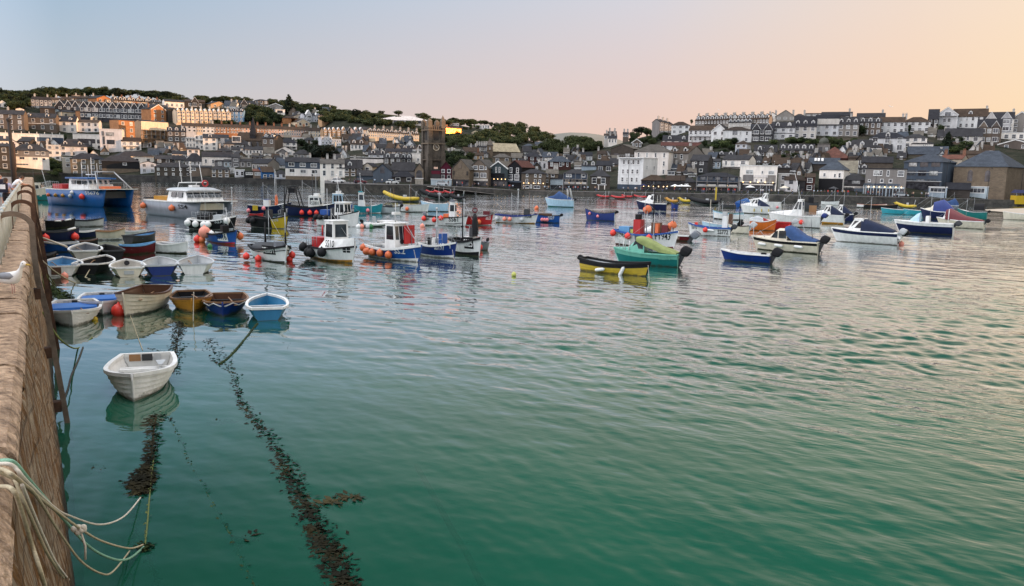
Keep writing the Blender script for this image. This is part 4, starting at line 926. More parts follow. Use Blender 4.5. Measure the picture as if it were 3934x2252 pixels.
for i,(x,y) in enumerate(qpts):
    k=prg.randrange(6); p=at_z(x,interp(QY,x,1)); d=math.hypot(p.x,p.y)+prg.uniform(1.5,4); P=at_d(x,interp(QY,x,2)-3,d); P.z-=.05
    key=None
    if k not in [q[0] for q in PPR]:
        o=person(P,prg.uniform(0,6.28),lab[k],cloth(*TOPS[k]),cloth('dark' if k%2 else 'denim',(.02,.02,.025) if k%2 else (.08,.10,.16)),HB,pose='walk' if k%2 else 'stand',parts=False,group='people in '+['white','navy','red','pale blue','dark','tan'][k]+' on the quay'); PPR.append((k,o))
    else:
        src=[q[1] for q in PPR if q[0]==k][0]; copy_tree(src,None,P,prg.uniform(0,6.28),1.0)
# ------------------------------------------------------------------ quay furniture
def qpt(x,off,up=0): 
    p=at_z(x,interp(QY,x,1)); d=math.hypot(p.x,p.y)+off; P=at_d(x,interp(QY,x,2)-2,d); P.z+=up; return P
def lamppost(x,off,h,label,lit=True):
    o=empty('street_lamp',qpt(x,off),0); tag(o,label,'street lamp'); b=MB(); b.tube([(0,0,0),(0,0,h)],[.09,.05],6); b.tube([(0,0,h),(.35,0,h+.35),(.7,0,h+.2)],.035,5); b.lathe([(.13,0),(.13,.6),(.09,.7)],8); b.build('post',pm('black'),o)
    b=MB(); b.lathe([(.05,.0),(.16,-.12),(.2,-.28),(.02,-.32)][::-1],8,0,(.7,0,h+.22)); b.build('lamp_head',pm('black'),o); return o
lamppost(2412,3,9.0,'black swan necked lamp post before the white hotel'); lamppost(2612,2,7.5,'thin lamp post before the timber cafe'); lamppost(2790,2,7.2,'thin lamp post before the grey pavilion'); lamppost(3092,2,10,'black lamp post before the white cottage'); lamppost(3360,2,6.5,'lamp post before the teal shop'); lamppost(3628,2,11,'tall black lamp post before the blue grey block'); lamppost(3790,2,9.5,'white topped pole before the brown chapel'); lamppost(3918,2,9,'lamp post at the right edge'); lamppost(1740,2,7,'lamp post near the slipway'); lamppost(1370,2,7,'lamp post on the quay before the stone inn')
for i,(x,c,l) in enumerate(((2592,'white','leftmost white parasol of the cafe terrace'),(2616,'white','middle white parasol of the cafe terrace'),(2636,'white','rightmost white parasol of the cafe terrace'),(2470,'navy','dark parasol beside the white hotel'),(2880,'white','white parasol before the modernist block'),(3012,'cream','cream parasol before the white cottage'),(3200,'dkgrey','dark parasol before the dark cafe'))):
    o=empty('parasol',qpt(x,3)); tag(o,l,'parasol'); b=MB(); b.tube([(0,0,0),(0,0,2.5)],.04,6); b.build('pole',pm('dkgrey'),o); b=MB(); b.lathe([(1.5,2.05),(1.45,2.12),(.06,2.7)],8); b.build('canopy',cloth('parasol_'+c,C_[c]),o)
def car(P,rz,col,label,group=None):
    o=empty('parked_car',P,rz); tag(o,label,'car',group); b=MB()
    prof=[(-2.05,.35),(-2.1,.75),(-1.95,.95),(-1.0,1.0),(-.9,1.0),(.75,1.0),(1.75,.85),(2.05,.7),(2.05,.35)]; b.prism(prof,-.85,.85); b.build('body',mat('carpaint_'+col,C_[col],.25,.05,2,spec=.6),o)
    b=MB(); b.hexa([(-1.75,-.76,.98),(1.05,-.76,.98),(1.05,.76,.98),(-1.75,.76,.98),(-1.35,-.62,1.46),(.35,-.62,1.46),(.35,.62,1.46),(-1.35,.62,1.46)]); b.build('window',GLASS,o); b=MB(); b.hexa([(-1.38,-.64,1.45),(.38,-.64,1.45),(.38,.64,1.45),(-1.38,.64,1.45),(-1.3,-.58,1.51),(.3,-.58,1.51),(.3,.58,1.51),(-1.3,.58,1.51)]); b.build('roof',mat('carpaint_'+col,C_[col],.25,.05,2),o)
    for x in(-1.3,1.3):
        for y in(-.8,.8):
            w=MB(); w.rings([[(x+.32*math.cos(2*math.pi*i/12),y+s,.32+.32*math.sin(2*math.pi*i/12)) for i in range(12)] for s in(-.1,.1)],0,smooth=False); w.build('wheel',pm('black'),o)
    return o
P,_=ground_at(614,664); car(P,R(200),'white','white car parked between the shore cottages on the left')
for i,(x,c,l) in enumerate(((1300,'white','white van-like car on the quay left end'),(1385,'maroon','dark red car on the quay'),(1508,'white','white car on the quay beside the hall'),(1700,'lgrey','silver car below the pale blue hoarding'),(3460,'lgrey','silver car before the blue grey block'))): car(qpt(x,3.2),R(prg.uniform(-8,8)),c,l)
for i,(x0,x1,l) in enumerate(((1260,1640,'long grey handrail along the stone quay'),(1900,2350,'black handrail along the harbour wall before the bars'),(2360,3000,'black handrail along the harbour wall before the cafes'),(3010,3480,'black handrail along the harbour wall before the right shops'))):
    r_=MB(); n=int((x1-x0)/12); T=[qpt(lerp(x0,x1,k/n),.55) for k in range(n+1)]
    for h in(.55,1.05): r_.tube([p+Vector((0,0,h)) for p in T],.035,4,cap=False)
    for p in T: r_.tube([p,p+Vector((0,0,1.05))],.035,4,cap=False)
    tag(r_.build('handrail',pm('dkgrey')),l,'railing')
def kiosk(x):
    o=empty('market_stall',qpt(x,1.2)); tag(o,'yellow tented stall at the right end of the quay','stall'); b=MB(); b.hexa([(-2.4,-1.5,2.0),(2.4,-1.5,2.0),(2.4,1.5,2.0),(-2.4,1.5,2.0),(-1.8,-.8,3.0),(1.8,-.8,3.0),(1.8,.8,3.0),(-1.8,.8,3.0)]); b.build('awning',cloth('navy_awning',(.03,.035,.09)),o); b=MB(); b.box(-2.3,2.3,-1.45,1.4,-1.4,1.2); b.build('counter',cloth('yellow_sheet',(.52,.34,.02)),o)
    for x_ in(-2.2,2.2): b=MB(); b.tube([(x_,-1.4,1.1),(x_,-1.4,2.1)],.05,5); b.build('post',pm('lgrey'),o)
kiosk(3920)
# distant gulls
for i,(x,y,t) in enumerate(((3422,410,200),(2762,422,260))):
    b=MB(); 
    for s in(1,-1): b.add([(0,0,0),(.1,s*.35,.14),(-.05,s*.7,.05),(-.14,s*.35,.1)],[(0,1,2,3)])
    b.rings([[(x_,r*math.cos(a),r*math.sin(a)) for a in [math.pi*2*k/6 for k in range(6)]] for x_,r in((-.25,.02),(0,.07),(.2,.02))],0); o=b.build('flying_gull',mat('gull_white',(.78,.77,.75),.8)); o.location=at_t(x,y,t); o.rotation_euler=(R(20),0,R(40)); tag(o,['gull flying above the right skyline','gull flying above the skyline terraces'][i],'gull')
TB=[]
def tender(x0,x1,yw,head,fb,label,bands,gun,inside,ratio=.52,clinker=False,thw=(.3,.62),thcol=None,cat='rowing boat',group='tenders moored beside the pier',name='rowing_boat',**k):
    k.setdefault('bow',.35); k.setdefault('trans',.72); k.setdefault('full',2.6); k.setdefault('q',.36); k.setdefault('rake',.05); k.setdefault('bq',.55); k.setdefault('fbk',1.3)
    b=Boat(name,label,cat,x0,x1,yw,head,ratio,fb,bands=bands,gun=gun,inside=inside,clinker=clinker,group=group,**k)
    b.hull(thw=thw,thcol=thcol or inside,floor=.12); TB.append(b); return b
# nearest dinghy
F=tender(424,672,1490,262,66,'white clinker dinghy floating alone nearest the pier wall',[(1,'white')],'white','white',ratio=.60,clinker=True,thw=(),gw=.10,bow=.22,stern=.06,trans=.78,full=2.4)
for u,w in((.20,.36),(.60,.30)):
    zt=F.fb*.58; p=F.pt(u,F.vz(u,zt),1); q=MB(); q.box(F.X(u)-w/2,F.X(u)+w/2,-p.y+.06,p.y-.06,zt-.06,zt); q.box(F.X(u)-w/2+.04,F.X(u)+w/2-.04,-p.y+.2,p.y-.2,F.fb*.12,zt-.06); q.box(F.X(u)-.02,F.X(u)+.02,-p.y+.1,p.y-.1,zt,zt+.015)
    q.build('thwart',pm('white'),F.root)
a=F.pt(0,1,1)
for y0,y1,c in((-.16,.16,'dkgrey'),(-.55,-.2,'varn'),(.2,.42,'lgrey')):
    F.box('transom_pad',.0,.012+.012,y0,y1,F.fb*.72,F.fb*1.04,c)
q=MB(); pa=F.world(.33,-.42,F.fb*.62); 
q.tube([(0,0,0),(.95,.0,.12)],.022,6); q.hexa([(-.5,-.16,.02),(-.05,-.05,.03),(-.05,.05,.03),(-.5,.16,.02),(-.5,-.16,.04),(-.05,-.05,.06),(-.05,.05,.06),(-.5,.16,.04)])
o=q.build('oar',pm('lgrey')); o.location=F.world(.30,.5,F.fb*.72); o.rotation_euler=(0,R(8),F.rz+R(4)); tag(o,'pale plastic oar lying across the thwarts of the white dinghy','oar')
# front row
E=[(192,380,1226,268,35,'white dinghy with a blue thwart and no red ball beside it',[(1,'white')],'white','white',True,'royal'),
   (312,478,1187,270,30,'white dinghy with a blue thwart tucked behind the red ball buoy',[(1,'white')],'white','white',True,'royal'),
   (458,662,1190,248,52,'large weathered cream clinker boat with peeling paint and dark interior',[(.18,'dirty'),(1,'cream')],'brown','brown',True,'wood'),
   (661,812,1180,270,32,'orange-brown clinker rowing boat with a black interior',[(.1,'dkgrey'),(1,'ochre')],'wood','black',True,'dkgrey'),
   (787,952,1192,266,32,'blue rowing boat with a white wavy rope along its bow',[(1,'royal')],'wood','brown',False,'black'),
   (952,1104,1207,90,34,'mid blue pram dinghy with a white rim and pale central seat',[(1,'midblue')],'white','midblue',False,'lgrey')]
EB=[]
for x0,x1,yw,hd,fb,lb,bd,gn,ins,cl,th in E:
    b=tender(x0,x1,yw,hd,fb,lb,bd,gn,ins,clinker=cl,thw=(.22,.58) if th!='royal' else (.45,),thcol=th,ratio=.54,gw=.07 if gn!='white' else .09,full=3.2 if th in('royal',) or hd==90 else 2.5)
    EB.append(b)
for b in EB[:2]:
    q=MB(); p=b.pt(.5,1,1); q.hexa([(b.X(.12),-p.y*.9,b.fb*.5),(b.X(.48),-p.y*.88,b.fb*.5),(b.X(.48),p.y*.88,b.fb*.5),(b.X(.12),p.y*.9,b.fb*.5),(b.X(.12),-p.y*.86,b.fb*.96),(b.X(.48),-p.y*.84,b.fb*.96),(b.X(.48),p.y*.84,b.fb*.96),(b.X(.12),p.y*.86,b.fb*.96)]); q.build('seat',pm('cushion'),b.root)
    for y,c in((0,'dkgrey'),(.35,'lgrey'),(-.35,'lgrey')): b.box('transom_pad',.0,.03,y-.12,y+.12,b.fb*.7,b.fb*1.05,c)
b=EB[4]
q=MB(); q.tube([b.pt(u,.86+.08*math.sin(u*30),sd,.05) for sd,us in((1,[.6,.7,.8,.9,.98]),(-1,[.98,.9,.8,.7,.6])) for u in us],.035,6); q.build('bow_rope',pm('lgrey'),b.root)
b=EB[5]; q=MB(); q.box(b.X(.18),b.X(.52),-b.B*.36,b.B*.36,b.fb*.35,b.fb*.62); q.build('centre_seat',pm('lgrey'),b.root)
ball(at_z(456,1194,.22),.33,'ball','red ball buoy floating between two white dinghies',name='ball_buoy')
ball(at_z(363,1227,.05),.14,'yellow','small yellow float beside the front white dinghy',name='ball_buoy')
# second row
Drow=[(164,310,1046,88,27,'white dinghy with pale blue seats and a rusty patch on its transom',[(.1,'dkgrey'),(1,'white')],'white','sky','sky'),
   (290,436,1040,72,28,'black rowing boat with a white rim lying between two white dinghies',[(1,'black')],'white','black','dkgrey'),
   (430,555,1052,92,26,'cream dinghy with a black round hatch and a name plate on its transom',[(.12,'dkgrey'),(1,'cream')],'white','dirty','dirty'),
   (551,682,1044,92,27,'blue dinghy with grey seats and an orange float inside',[(1,'royal')],'lgrey','lgrey','grey'),
   (687,818,1040,86,27,'white clinker dinghy with grey slatted seats at the row end',[(.08,'dkgrey'),(1,'white')],'lgrey','lgrey','grey')]
DB=[]
for x0,x1,yw,hd,fb,lb,bd,gn,ins,th in Drow:
    DB.append(tender(x0,x1,yw,hd,fb,lb,bd,gn,ins,thcol=th,ratio=.55,thw=(.3,.62),gw=.08))
b=DB[2]; q=MB(); q.lathe([(.17,0),(.17,.02)],12); o=q.build('hatch',pm('black'),b.root); o.location=(b.X(.78),0,b.fb*1.02); o.rotation_euler=(0,R(-60),0); b.box('name_plate',-.012,0,-.28,.28,b.fb*.35,b.fb*.75,'lgrey')
b=DB[0]; b.box('rusty_patch',-.012,0,-.05,.5,b.fb*.2,b.fb*1.0,'brown')
ball(at_z(248,1061,.15),.22,'salmon','pink float at the transom of the white and pale blue dinghy',name='ball_buoy')
ball(b.world(.5,0,b.fb*.3) if False else DB[3].world(.25,0,DB[3].fb*.5),.16,'obuoy','orange float lying inside the blue dinghy',name='ball_buoy')
ball(DB[4].world(.8,-.85,DB[4].fb*.55),.14,'white','small white float on the side of the white clinker dinghy',name='ball_buoy')
# rows further along the pier
Crow=[(160,296,968,184,26,'blue rowing boat in the shade of the pier wall',[(1,'blue')],'lgrey','grey','rowing_boat'),
   (272,388,985,90,24,'white rowing boat with a brown waterline and clutter inside',[(.35,'brown'),(1,'dirty')],'white','grey','rowing_boat'),
   (380,474,985,100,22,'black open boat between the brown and the maroon boats',[(1,'black')],'dkgrey','black','rowing_boat'),
   (466,592,975,12,26,'maroon boat with a bright blue rim and cream interior',[(.75,'maroon'),(1,'maroon')],'sky','lgrey','rowing_boat'),
   (146,212,1004,15,20,'black half sunken looking boat hard against the pier wall',[(1,'black')],'dkgrey','black','rowing_boat'),
   (296,372,948,4,18,'low black boat behind the brown and white rowing boat',[(1,'black')],'brown','black','rowing_boat'),
   (596,716,972,-40,27,'white boat with a dark waterline lying apart on the right of the tenders',[(.08,'black'),(1,'white')],'white','grey','rowing_boat'),
   (158,296,928,10,30,'dark open boat with red fenders behind the blue rowing boat',[(1,'navy')],'dkgrey','black','rowing_boat'),
   (288,380,915,0,20,'dark blue rowing boat with a white rim next to the cream boat',[(1,'navy')],'white','brown','rowing_boat'),
   (376,476,922,-8,26,'cream varnished rowing boat catching the light',[(.2,'white'),(1,'cream')],'varn','wood','rowing_boat'),
   (468,560,908,4,15,'low white boat half hidden behind the grey dinghy',[(1,'white')],'lgrey','dirty','rowing_boat'),
   (477,594,928,52,20,'grey dinghy with a pale blue floor',[(1,'dkgrey')],'dkgrey','sky','rowing_boat'),
   (182,282,876,8,20,'black open boat with white rail covers, farthest of the tenders',[(1,'black')],'black','dkgrey','rowing_boat'),
   (289,393,871,6,19,'blotchy grey and white tender beside the black open boat',[(1,'lgrey')],'black','white','rowing_boat')]
CB=[]
for x0,x1,yw,hd,fb,lb,bd,gn,ins,nm in Crow:
    CB.append(tender(x0,x1,yw,hd,fb,lb,bd,gn,ins,ratio=.45,thw=(.3,.6),gw=.09,name=nm))
for i,u in((12,.4),(12,.75),(7,.8)):
    b=CB[i]; q=MB(); q.tube([b.pt(u-.12,1,b.near)+Vector((0,0,.06)),b.pt(u+.1,1,b.near)+Vector((0,0,.06))],.1,8); q.build('rail_cover',pm('white'),b.root)
fenders(CB[7],[.12,.88],.34,'ball','red ball fender on the dark open boat, {n} from its stern',group='red fenders on the dark open boat')
# oars lying in some of the tenders
OARM=None
for i in(1,3,4,5,7,8,11,12,13,16):
    b=TB[i]; q=MB(); l=b.L*.62; q.tube([(-l/2,0,0),(l/2,0,.05)],.03,6); q.hexa([(l/2,-.03,.03),(l/2+.5,-.08,.04),(l/2+.5,.08,.04),(l/2,.03,.03),(l/2,-.03,.05),(l/2+.5,-.08,.06),(l/2+.5,.08,.06),(l/2,.03,.05)])
    o=q.build('oar',pm('varn')); o.location=b.world(.45,b.B*.12,b.fb*.80); o.rotation_euler=(0,0,b.rz+R(10)); tag(o,'wooden oar lying in the '+' '.join(b.label.split()[:9]),'oar')
# long pale spar across the tenders
q=MB(); q.tube([at_z(158,912,1.1),at_z(256,948,.9)],.09,6); tag(q.build('wooden_spar',pm('cream')),'long pale wooden spar lying across the blue rowing boat','spar')
# ------------------------------------------------------------------ working boats
def small_engine(b,**k): return b.engine(**k)
# white cabin passenger boat behind the pier
b=Boat('passenger_boat','cream and green passenger boat half hidden behind the end of the pier','boat',60,190,770,-12,.34,34,bands=[(.45,'teal'),(1,'cream')],gun='white',inside='lgrey',bow=.35,trans=.8)
b.hull(deck=.78); b.cabin(.35,.75,2.4,col='cream',roof='cream',nside=3,z0=b.fb*.4,whz=(.5,.85)); b.rail(.75,.97,1.0); b.pole(.55,0,b.roofz,b.roofz+2.4,.05)
b.pole(.9,0,b.fb,b.fb+4.5,.07,lean=-.9,m='lgrey')
# catamarans
def catamaran(label,x0,x1,yw,head,fb,col,deckcol,name='fishing_catamaran'):
    b=Boat(name,label,'fishing boat',x0,x1,yw,head,.5,fb,bands=[(1,col)],trans=.95,full=5,bow=.2,stern=0,fbk=1.0)
    L_,B_=b.L,b.B; S=[i/14 for i in range(15)]
    b.top=lambda u:b.fb*(1.0+.22*max(0,u-.35)**1.5)
    for sd in(1,-1):
        g=MB()
        def sec(u):
            e=max(0,(u-.62)/.38); tp=1-e**2.6; wt=B_*.165*max(tp,.04); wb=B_*.12*max(1-e**1.7,.02); yc=sd*B_*.335; z=b.top(u); x=b.X(u)
            dx=-.09*L_*max(0,u-.6)*2.5
            return [(x+dx,yc-wb*.5,-.4),(x+dx*.6,yc-wb,.25),(x,yc-wt,z),(x,yc+wt,z),(x+dx*.6,yc+wb,.25),(x+dx,yc+wb*.5,-.4)]
        g.rings([sec(u) for u in S],0,smooth=True); g.build('hull',pm(col),b.root)
    g=MB(); rows=[]
    for u in S:
        e=max(0,(u-.8)/.2); w=B_*.5*(1-.10*e**2); rows.append([(b.X(u),-w,b.top(u)-.05),(b.X(u),-w,b.top(u)+.06),(b.X(u),w,b.top(u)+.06),(b.X(u),w,b.top(u)-.05)])
    g.rings(rows,0,smooth=False); g.build('bridge_deck',pm(deckcol),b.root)
    g=MB(); g.box(b.X(.04),b.X(.9),-B_*.3,B_*.3,b.fb*.55,b.fb*.96); g.build('tunnel_roof',pm('dkgrey' if col!='grey' else 'cream'),b.root)
    return b
b=catamaran('big blue fishing catamaran with a blue roof and a steel gantry',200,475,790,-58,60,'catblue','white')
BC=b; z=b.top(.5)+.05
g=MB(); g.hexa([(b.X(.30),-b.B*.32,z),(b.X(.68),-b.B*.3,z),(b.X(.68),b.B*.3,z),(b.X(.30),b.B*.32,z),(b.X(.31),-b.B*.3,z+1.75),(b.X(.64),-b.B*.27,z+1.75),(b.X(.64),b.B*.27,z+1.75),(b.X(.31),b.B*.3,z+1.75)])
c=g.build('wheelhouse',pm('white'),b.root)
for i in range(5): 
    g=MB(); y=-b.B*.24+i*b.B*.12; g.hexa([(b.X(.665),y-.19,z+.95),(b.X(.675),y-.19,z+.95),(b.X(.675),y+.19,z+.95),(b.X(.665),y+.19,z+.95),(b.X(.648),y-.19,z+1.55),(b.X(.656),y-.19,z+1.55),(b.X(.656),y+.19,z+1.55),(b.X(.648),y+.19,z+1.55)]); g.build('window',GLASS,c)
for i in range(3):
    g=MB(); g.box(b.X(.36+i*.1),b.X(.43+i*.1),-b.B*.318,-b.B*.30,z+.9,z+1.5); g.build('window',GLASS,c)
g=MB(); g.box(b.X(.26),b.X(.69),-b.B*.34,b.B*.34,z+1.75,z+1.98); g.build('roof',pm('sky' if 0 else 'catblue'),c)
for u,y,h in((.4,-.8,2.6),(.5,0,3.4),(.5,1.0,2.5),(.36,.7,2.2)): b.pole(u,y,z+1.9,z+1.9+h,.05,m='white')
g=MB(); g.box(b.X(.45),b.X(.52),-.6,.6,z+2.4,z+2.55); g.build('radar_bar',pm('white'),b.root)
g=MB()
for sd in(1,-1): g.tube([(b.X(.93),sd*b.B*.42,z),(b.X(.74),sd*b.B*.22,z+3.0)],.10,6)
g.tube([(b.X(.74),b.B*.22,z+3.0),(b.X(.74),-b.B*.22,z+3.0)],.10,6); g.build('gantry',pm('steel'),b.root)
b.rail(.72,.95,.9,sides=(1,-1)); b.rail(.0,.25,1.3,n=7)
b.box('deck_crates',.08,.26,-b.B*.42,b.B*.1,z,z+.8,'red'); b.box('net_bin',.70,.8,-b.B*.1,b.B*.3,z,z+.6,'obuoy')
for i,(u,c) in enumerate(((.06,'obuoy'),(.2,'ochre'),(.34,'ochre'),(.48,'lgrey'),(.52,'white'),(.70,'ball'))):
    nm=['leftmost orange','second orange','third amber','lower grey','upper white','big red'][i]; p=b.root_matrix()@Vector((b.X(u),-b.B*.5-.1,b.fb*(.85 if i in(4,) else .62)))
    ball(p,.3 if c!='ball' else .45,c,nm+' ball fender on the blue catamaran',group='fenders along the blue catamaran')
def cat_text(b,txt,u0,u1,z,h,col):
    vs,fs=fonttext(txt); w=max(v.x for v in vs); hh=max(v.y for v in vs); g=MB()
    def pl(v):
        u=lerp(u0,u1,v.x/w); e=max(0,(u-.62)/.38); zz=z+h*v.y/hh; f=min(1,(zz-.25)/(b.top(u)-.25)); wt=b.B*.165*max(1-e**2.6,.04); wb=b.B*.12*max(1-e**1.7,.02)
        return (b.X(u)+0,-b.B*.335-lerp(wb,wt,f)-.05,zz)
    g.add([pl(v) for v in vs],fs); g.build('registration',pm(col),b.root)
cat_text(b,'SS676',.74,.93,b.fb*.78,.5,'white')
b=catamaran('large grey catamaran with a white wheelhouse, grey roof and red lifebuoy',566,860,832,-62,58,'grey','white')
z=b.top(.5)+.05
g=MB(); g.hexa([(b.X(.42),-b.B*.42,z),(b.X(.80),-b.B*.40,z),(b.X(.80),b.B*.40,z),(b.X(.42),b.B*.42,z),(b.X(.44),-b.B*.38,z+1.45),(b.X(.74),-b.B*.35,z+1.45),(b.X(.74),b.B*.35,z+1.45),(b.X(.44),b.B*.38,z+1.45)])
c=g.build('wheelhouse',pm('white'),b.root)
for i in range(5):
    y=-b.B*.30+i*b.B*.15; w=b.B*.06; g=MB(); g.hexa([(b.X(.775),y-w,z+.6),(b.X(.79),y-w,z+.6),(b.X(.79),y+w,z+.6),(b.X(.775),y+w,z+.6),(b.X(.74),y-w,z+1.25),(b.X(.758),y-w,z+1.25),(b.X(.758),y+w,z+1.25),(b.X(.74),y+w,z+1.25)]); g.build('window',GLASS,c)
for i in range(2):
    g=MB(); g.hexa([(b.X(.5+i*.12),-b.B*.415,z+.6),(b.X(.59+i*.12),-b.B*.41,z+.6),(b.X(.59+i*.12),-b.B*.38,z+.6),(b.X(.5+i*.12),-b.B*.39,z+.6),(b.X(.5+i*.12),-b.B*.395,z+1.25),(b.X(.58+i*.12),-b.B*.385,z+1.25),(b.X(.58+i*.12),-b.B*.36,z+1.25),(b.X(.5+i*.12),-b.B*.37,z+1.25)]); g.build('window',GLASS,c)
b.loft('roof',[(.36,b.B*.36,z+1.45,z+1.6),(.42,b.B*.42,z+1.45,z+1.85),(.66,b.B*.40,z+1.45,z+1.95),(.78,b.B*.37,z+1.45,z+1.65)],'lgrey',parent=c)
g=MB(); r=.38; g.rings([[(b.X(.68)+.0+.1*math.cos(q),-b.B*.02+(r+.11*math.sin(q))*math.cos(a)+1.0,z+2.45+(r+.11*math.sin(q))*math.sin(a)) for q in [i*math.pi/3 for i in range(6)]] for a in [i*math.pi/8 for i in range(17)]],0,cap=False); 
tag(o:=g.build('lifebuoy',pm('red')),'red lifebuoy on the roof of the grey catamaran','lifebuoy'); o.matrix_world=b.root_matrix()
g=MB()
for y in(-1.3,1.3): g.tube([(b.X(.42),y,z+1.6),(b.X(.46),y,z+2.5),(b.X(.66),y,z+2.6)],.06,6)
g.tube([(b.X(.46),-1.3,z+2.5),(b.X(.46),1.3,z+2.5)],.06,6); g.tube([(b.X(.66),-1.3,z+2.6),(b.X(.66),1.3,z+2.6)],.06,6); g.build('roof_frame',pm('white'),b.root)
for u,y,h,le in((.46,-.9,3.0,-.5),(.5,.2,2.8,-.2),(.6,1.1,2.6,-.7)): b.pole(u,y,z+2.5,z+2.5+h,.05,m='white',lean=le,extra='cross' if y==.2 else None)
b.box('life_raft',.55,.62,-.6,.5,z+1.85,z+2.2,'white'); b.box('deck_gear',.08,.36,-b.B*.35,b.B*.3,z,z+.55,'ochre'); b.box('stern_gallows',-.04,.0,-b.B*.45,b.B*.45,z+.1,z+.3,'dkgrey')
b.rail(.82,.98,.8)
for u,l in((.03,'rear'),(.62,'forward')):
    ball(b.root_matrix()@Vector((b.X(u),-b.B*.5-.22,b.fb*.62)),.42,'obuoy',l+' orange ball fender on the grey catamaran',group='orange fenders on the grey catamaran')
cat_text(b,'SS4',.70,.84,b.fb*.62,.55,'black')
# black boat with white balls
b=Boat('fishing_boat','black open fishing boat with a white rim and white ball fenders','fishing boat',728,902,882,-24,.38,30,bands=[(.06,'lgrey'),(1,'black')],gun='white',inside='dkgrey',bow=.5,stern=.15,gw=.14)
b.hull(deck=.72); b.rail(.1,.5,.8); b.rail(.76,.97,.55); b.box('net_pile',.2,.42,-.6,.6,b.fb*.5,b.fb*1.5,'black'); b.box('fish_boxes',.56,.74,-.7,.7,b.fb*.8,b.fb*1.55,'lgrey'); b.pole(.9,.3,b.fb,b.fb+3.6,.05,extra='cross',m='lgrey')
b.text('SS71',.60,.78,b.fb*.95,.5,'lgrey'); fenders(b,[(.02,.7),(.2,.6),(.38,.55),(.48,.6),(.86,1.0)],.36,'white','white ball fender on the black open fishing boat, {n} from its stern',group='white fenders on the black fishing boat')
# blue boat with plates
b=Boat('fishing_boat','blue open fishing boat with white number plates on its bow and pink balls','fishing boat',785,914,934,-66,.42,30,bands=[(.1,'red'),(1,'blue')],gun='black',inside='dkgrey',bow=.55,stern=.1,gw=.14,full=2.6)
b.hull(deck=.72); b.text('FH16',.62,.84,b.fb*.82,.55,'black',side=-1,plate='white'); b.text('FH16',.76,.93,b.fb*.85,.5,'black',side=1,plate='white')
b.pole(.55,.4,b.fb,b.fb+2.4,.05,lean=-.5,m='lgrey'); b.box('winch',.5,.6,-.3,.3,b.fb*.9,b.fb*1.9,'black')
for (x,y,r,l,c) in((758,919,.34,'red ball fender on the left flank of the blue plated boat','ball'),(776,921,.32,'coral ball fender beside the red one on the blue plated boat','obuoy'),(786,893,.55,'huge pale pink ball fender on the blue plated boat','salmon'),(812,900,.32,'small white ball fender beside the huge pink one','white'),(922,908,.33,'coral ball fender on the right bow of the blue plated boat','obuoy')):
    ball(at_t(x,y,depth(b.pos)+(.3 if x<900 else -1)),r,c,l)
ball(at_z(806,946,.1),.22,'green','small green float in front of the blue plated boat',name='ball_buoy')
# navy boat with oilskins
b=Boat('fishing_boat','navy blue fishing boat with a pink float and an orange furled sail','fishing boat',955,1116,824,-14,.36,26,bands=[(.07,'white'),(1,'navy')],gun='lgrey',inside='lgrey',bow=.55,stern=.15)
b.hull(deck=.7); b.box('engine_casing',.36,.50,-.45,.45,b.fb*.8,b.fb*1.75,'white'); b.box('blue_hatch',.37,.49,-.4,.4,b.fb*1.75,b.fb*1.82,'royal')
b.pole(.36,.2,b.fb,b.fb+2.9,.05,extra='cross'); b.pole(.62,.1,b.fb,b.fb+5.6,.05,m='lgrey'); b.pole(.66,-.2,b.fb,b.fb+5.3,.04,m='lgrey')
b.loft('furled_sail',[(.615,.1,b.fb*.6,b.fb+.4),(.63,.34,b.fb*.2,b.fb+1.6),(.66,.38,b.fb*.3,b.fb+1.9),(.69,.1,b.fb*.5,b.fb+1.0)],'obuoy')
b.text('SS40',.80,.90,b.fb*.98,.46,'white'); b.box('yellow_oilskin',.14,.26,-b.B*.55,-b.B*.42,b.fb*.5,b.fb*1.1,'yellow')
fenders(b,[.03,(.40,.75)],.3,'pink','pink ball fender on the navy fishing boat, {n} from its stern',group='pink fenders on the navy fishing boat')
q=tender(960,1010,836,0,10,'small red punt lying against the navy fishing boat',[(1,'red')],'red','maroon',group=None)
# gantry trawler
b=Boat('trawler','dark blue trawler with a black gantry, white wheelhouse and red fenders','fishing boat',1100,1290,832,-12,.36,30,bands=[(1,'navy')],gun='black',inside='dkgrey',bow=.45,stern=.2,gw=.12)
b.hull(deck=.74); b.cabin(.46,.72,2.15,wf=.75,nf=3,nside=2,rake=.2,z0=b.fb*.6); z=b.roofz
b.box('life_raft',.56,.66,-.5,.5,z,z+.35,'white'); b.pole(.52,.2,z,z+3.0,.06,m='dkgrey',extra='cross'); b.pole(.60,-.2,z,z+3.6,.04,m='lgrey')
g=MB()
for sd in(1,-1):
    g.tube([(b.X(-.02),sd*b.B*.42,b.fb),(b.X(.05),sd*b.B*.36,b.fb+2.9)],.08,6); g.tube([(b.X(.3),sd*b.B*.42,b.fb),(b.X(.2),sd*b.B*.36,b.fb+2.9)],.08,6); g.tube([(b.X(.05),sd*b.B*.36,b.fb+2.9),(b.X(.2),sd*b.B*.36,b.fb+2.9)],.09,6)
for u in(.05,.2): g.tube([(b.X(u),b.B*.36,b.fb+2.9),(b.X(u),-b.B*.36,b.fb+2.9)],.09,6)
g.box(b.X(.06),b.X(.19),-b.B*.3,b.B*.3,b.fb+2.0,b.fb+2.7); g.build('gantry',pm('black'),b.root)
b.text('SS801',.53,.68,b.fb*1.45,.5,'black',plate='white'); fenders(b,[.34,.50,.63],.34,'ball','red ball fender on the dark blue trawler, {n} from its stern',group='red fenders on the trawler')
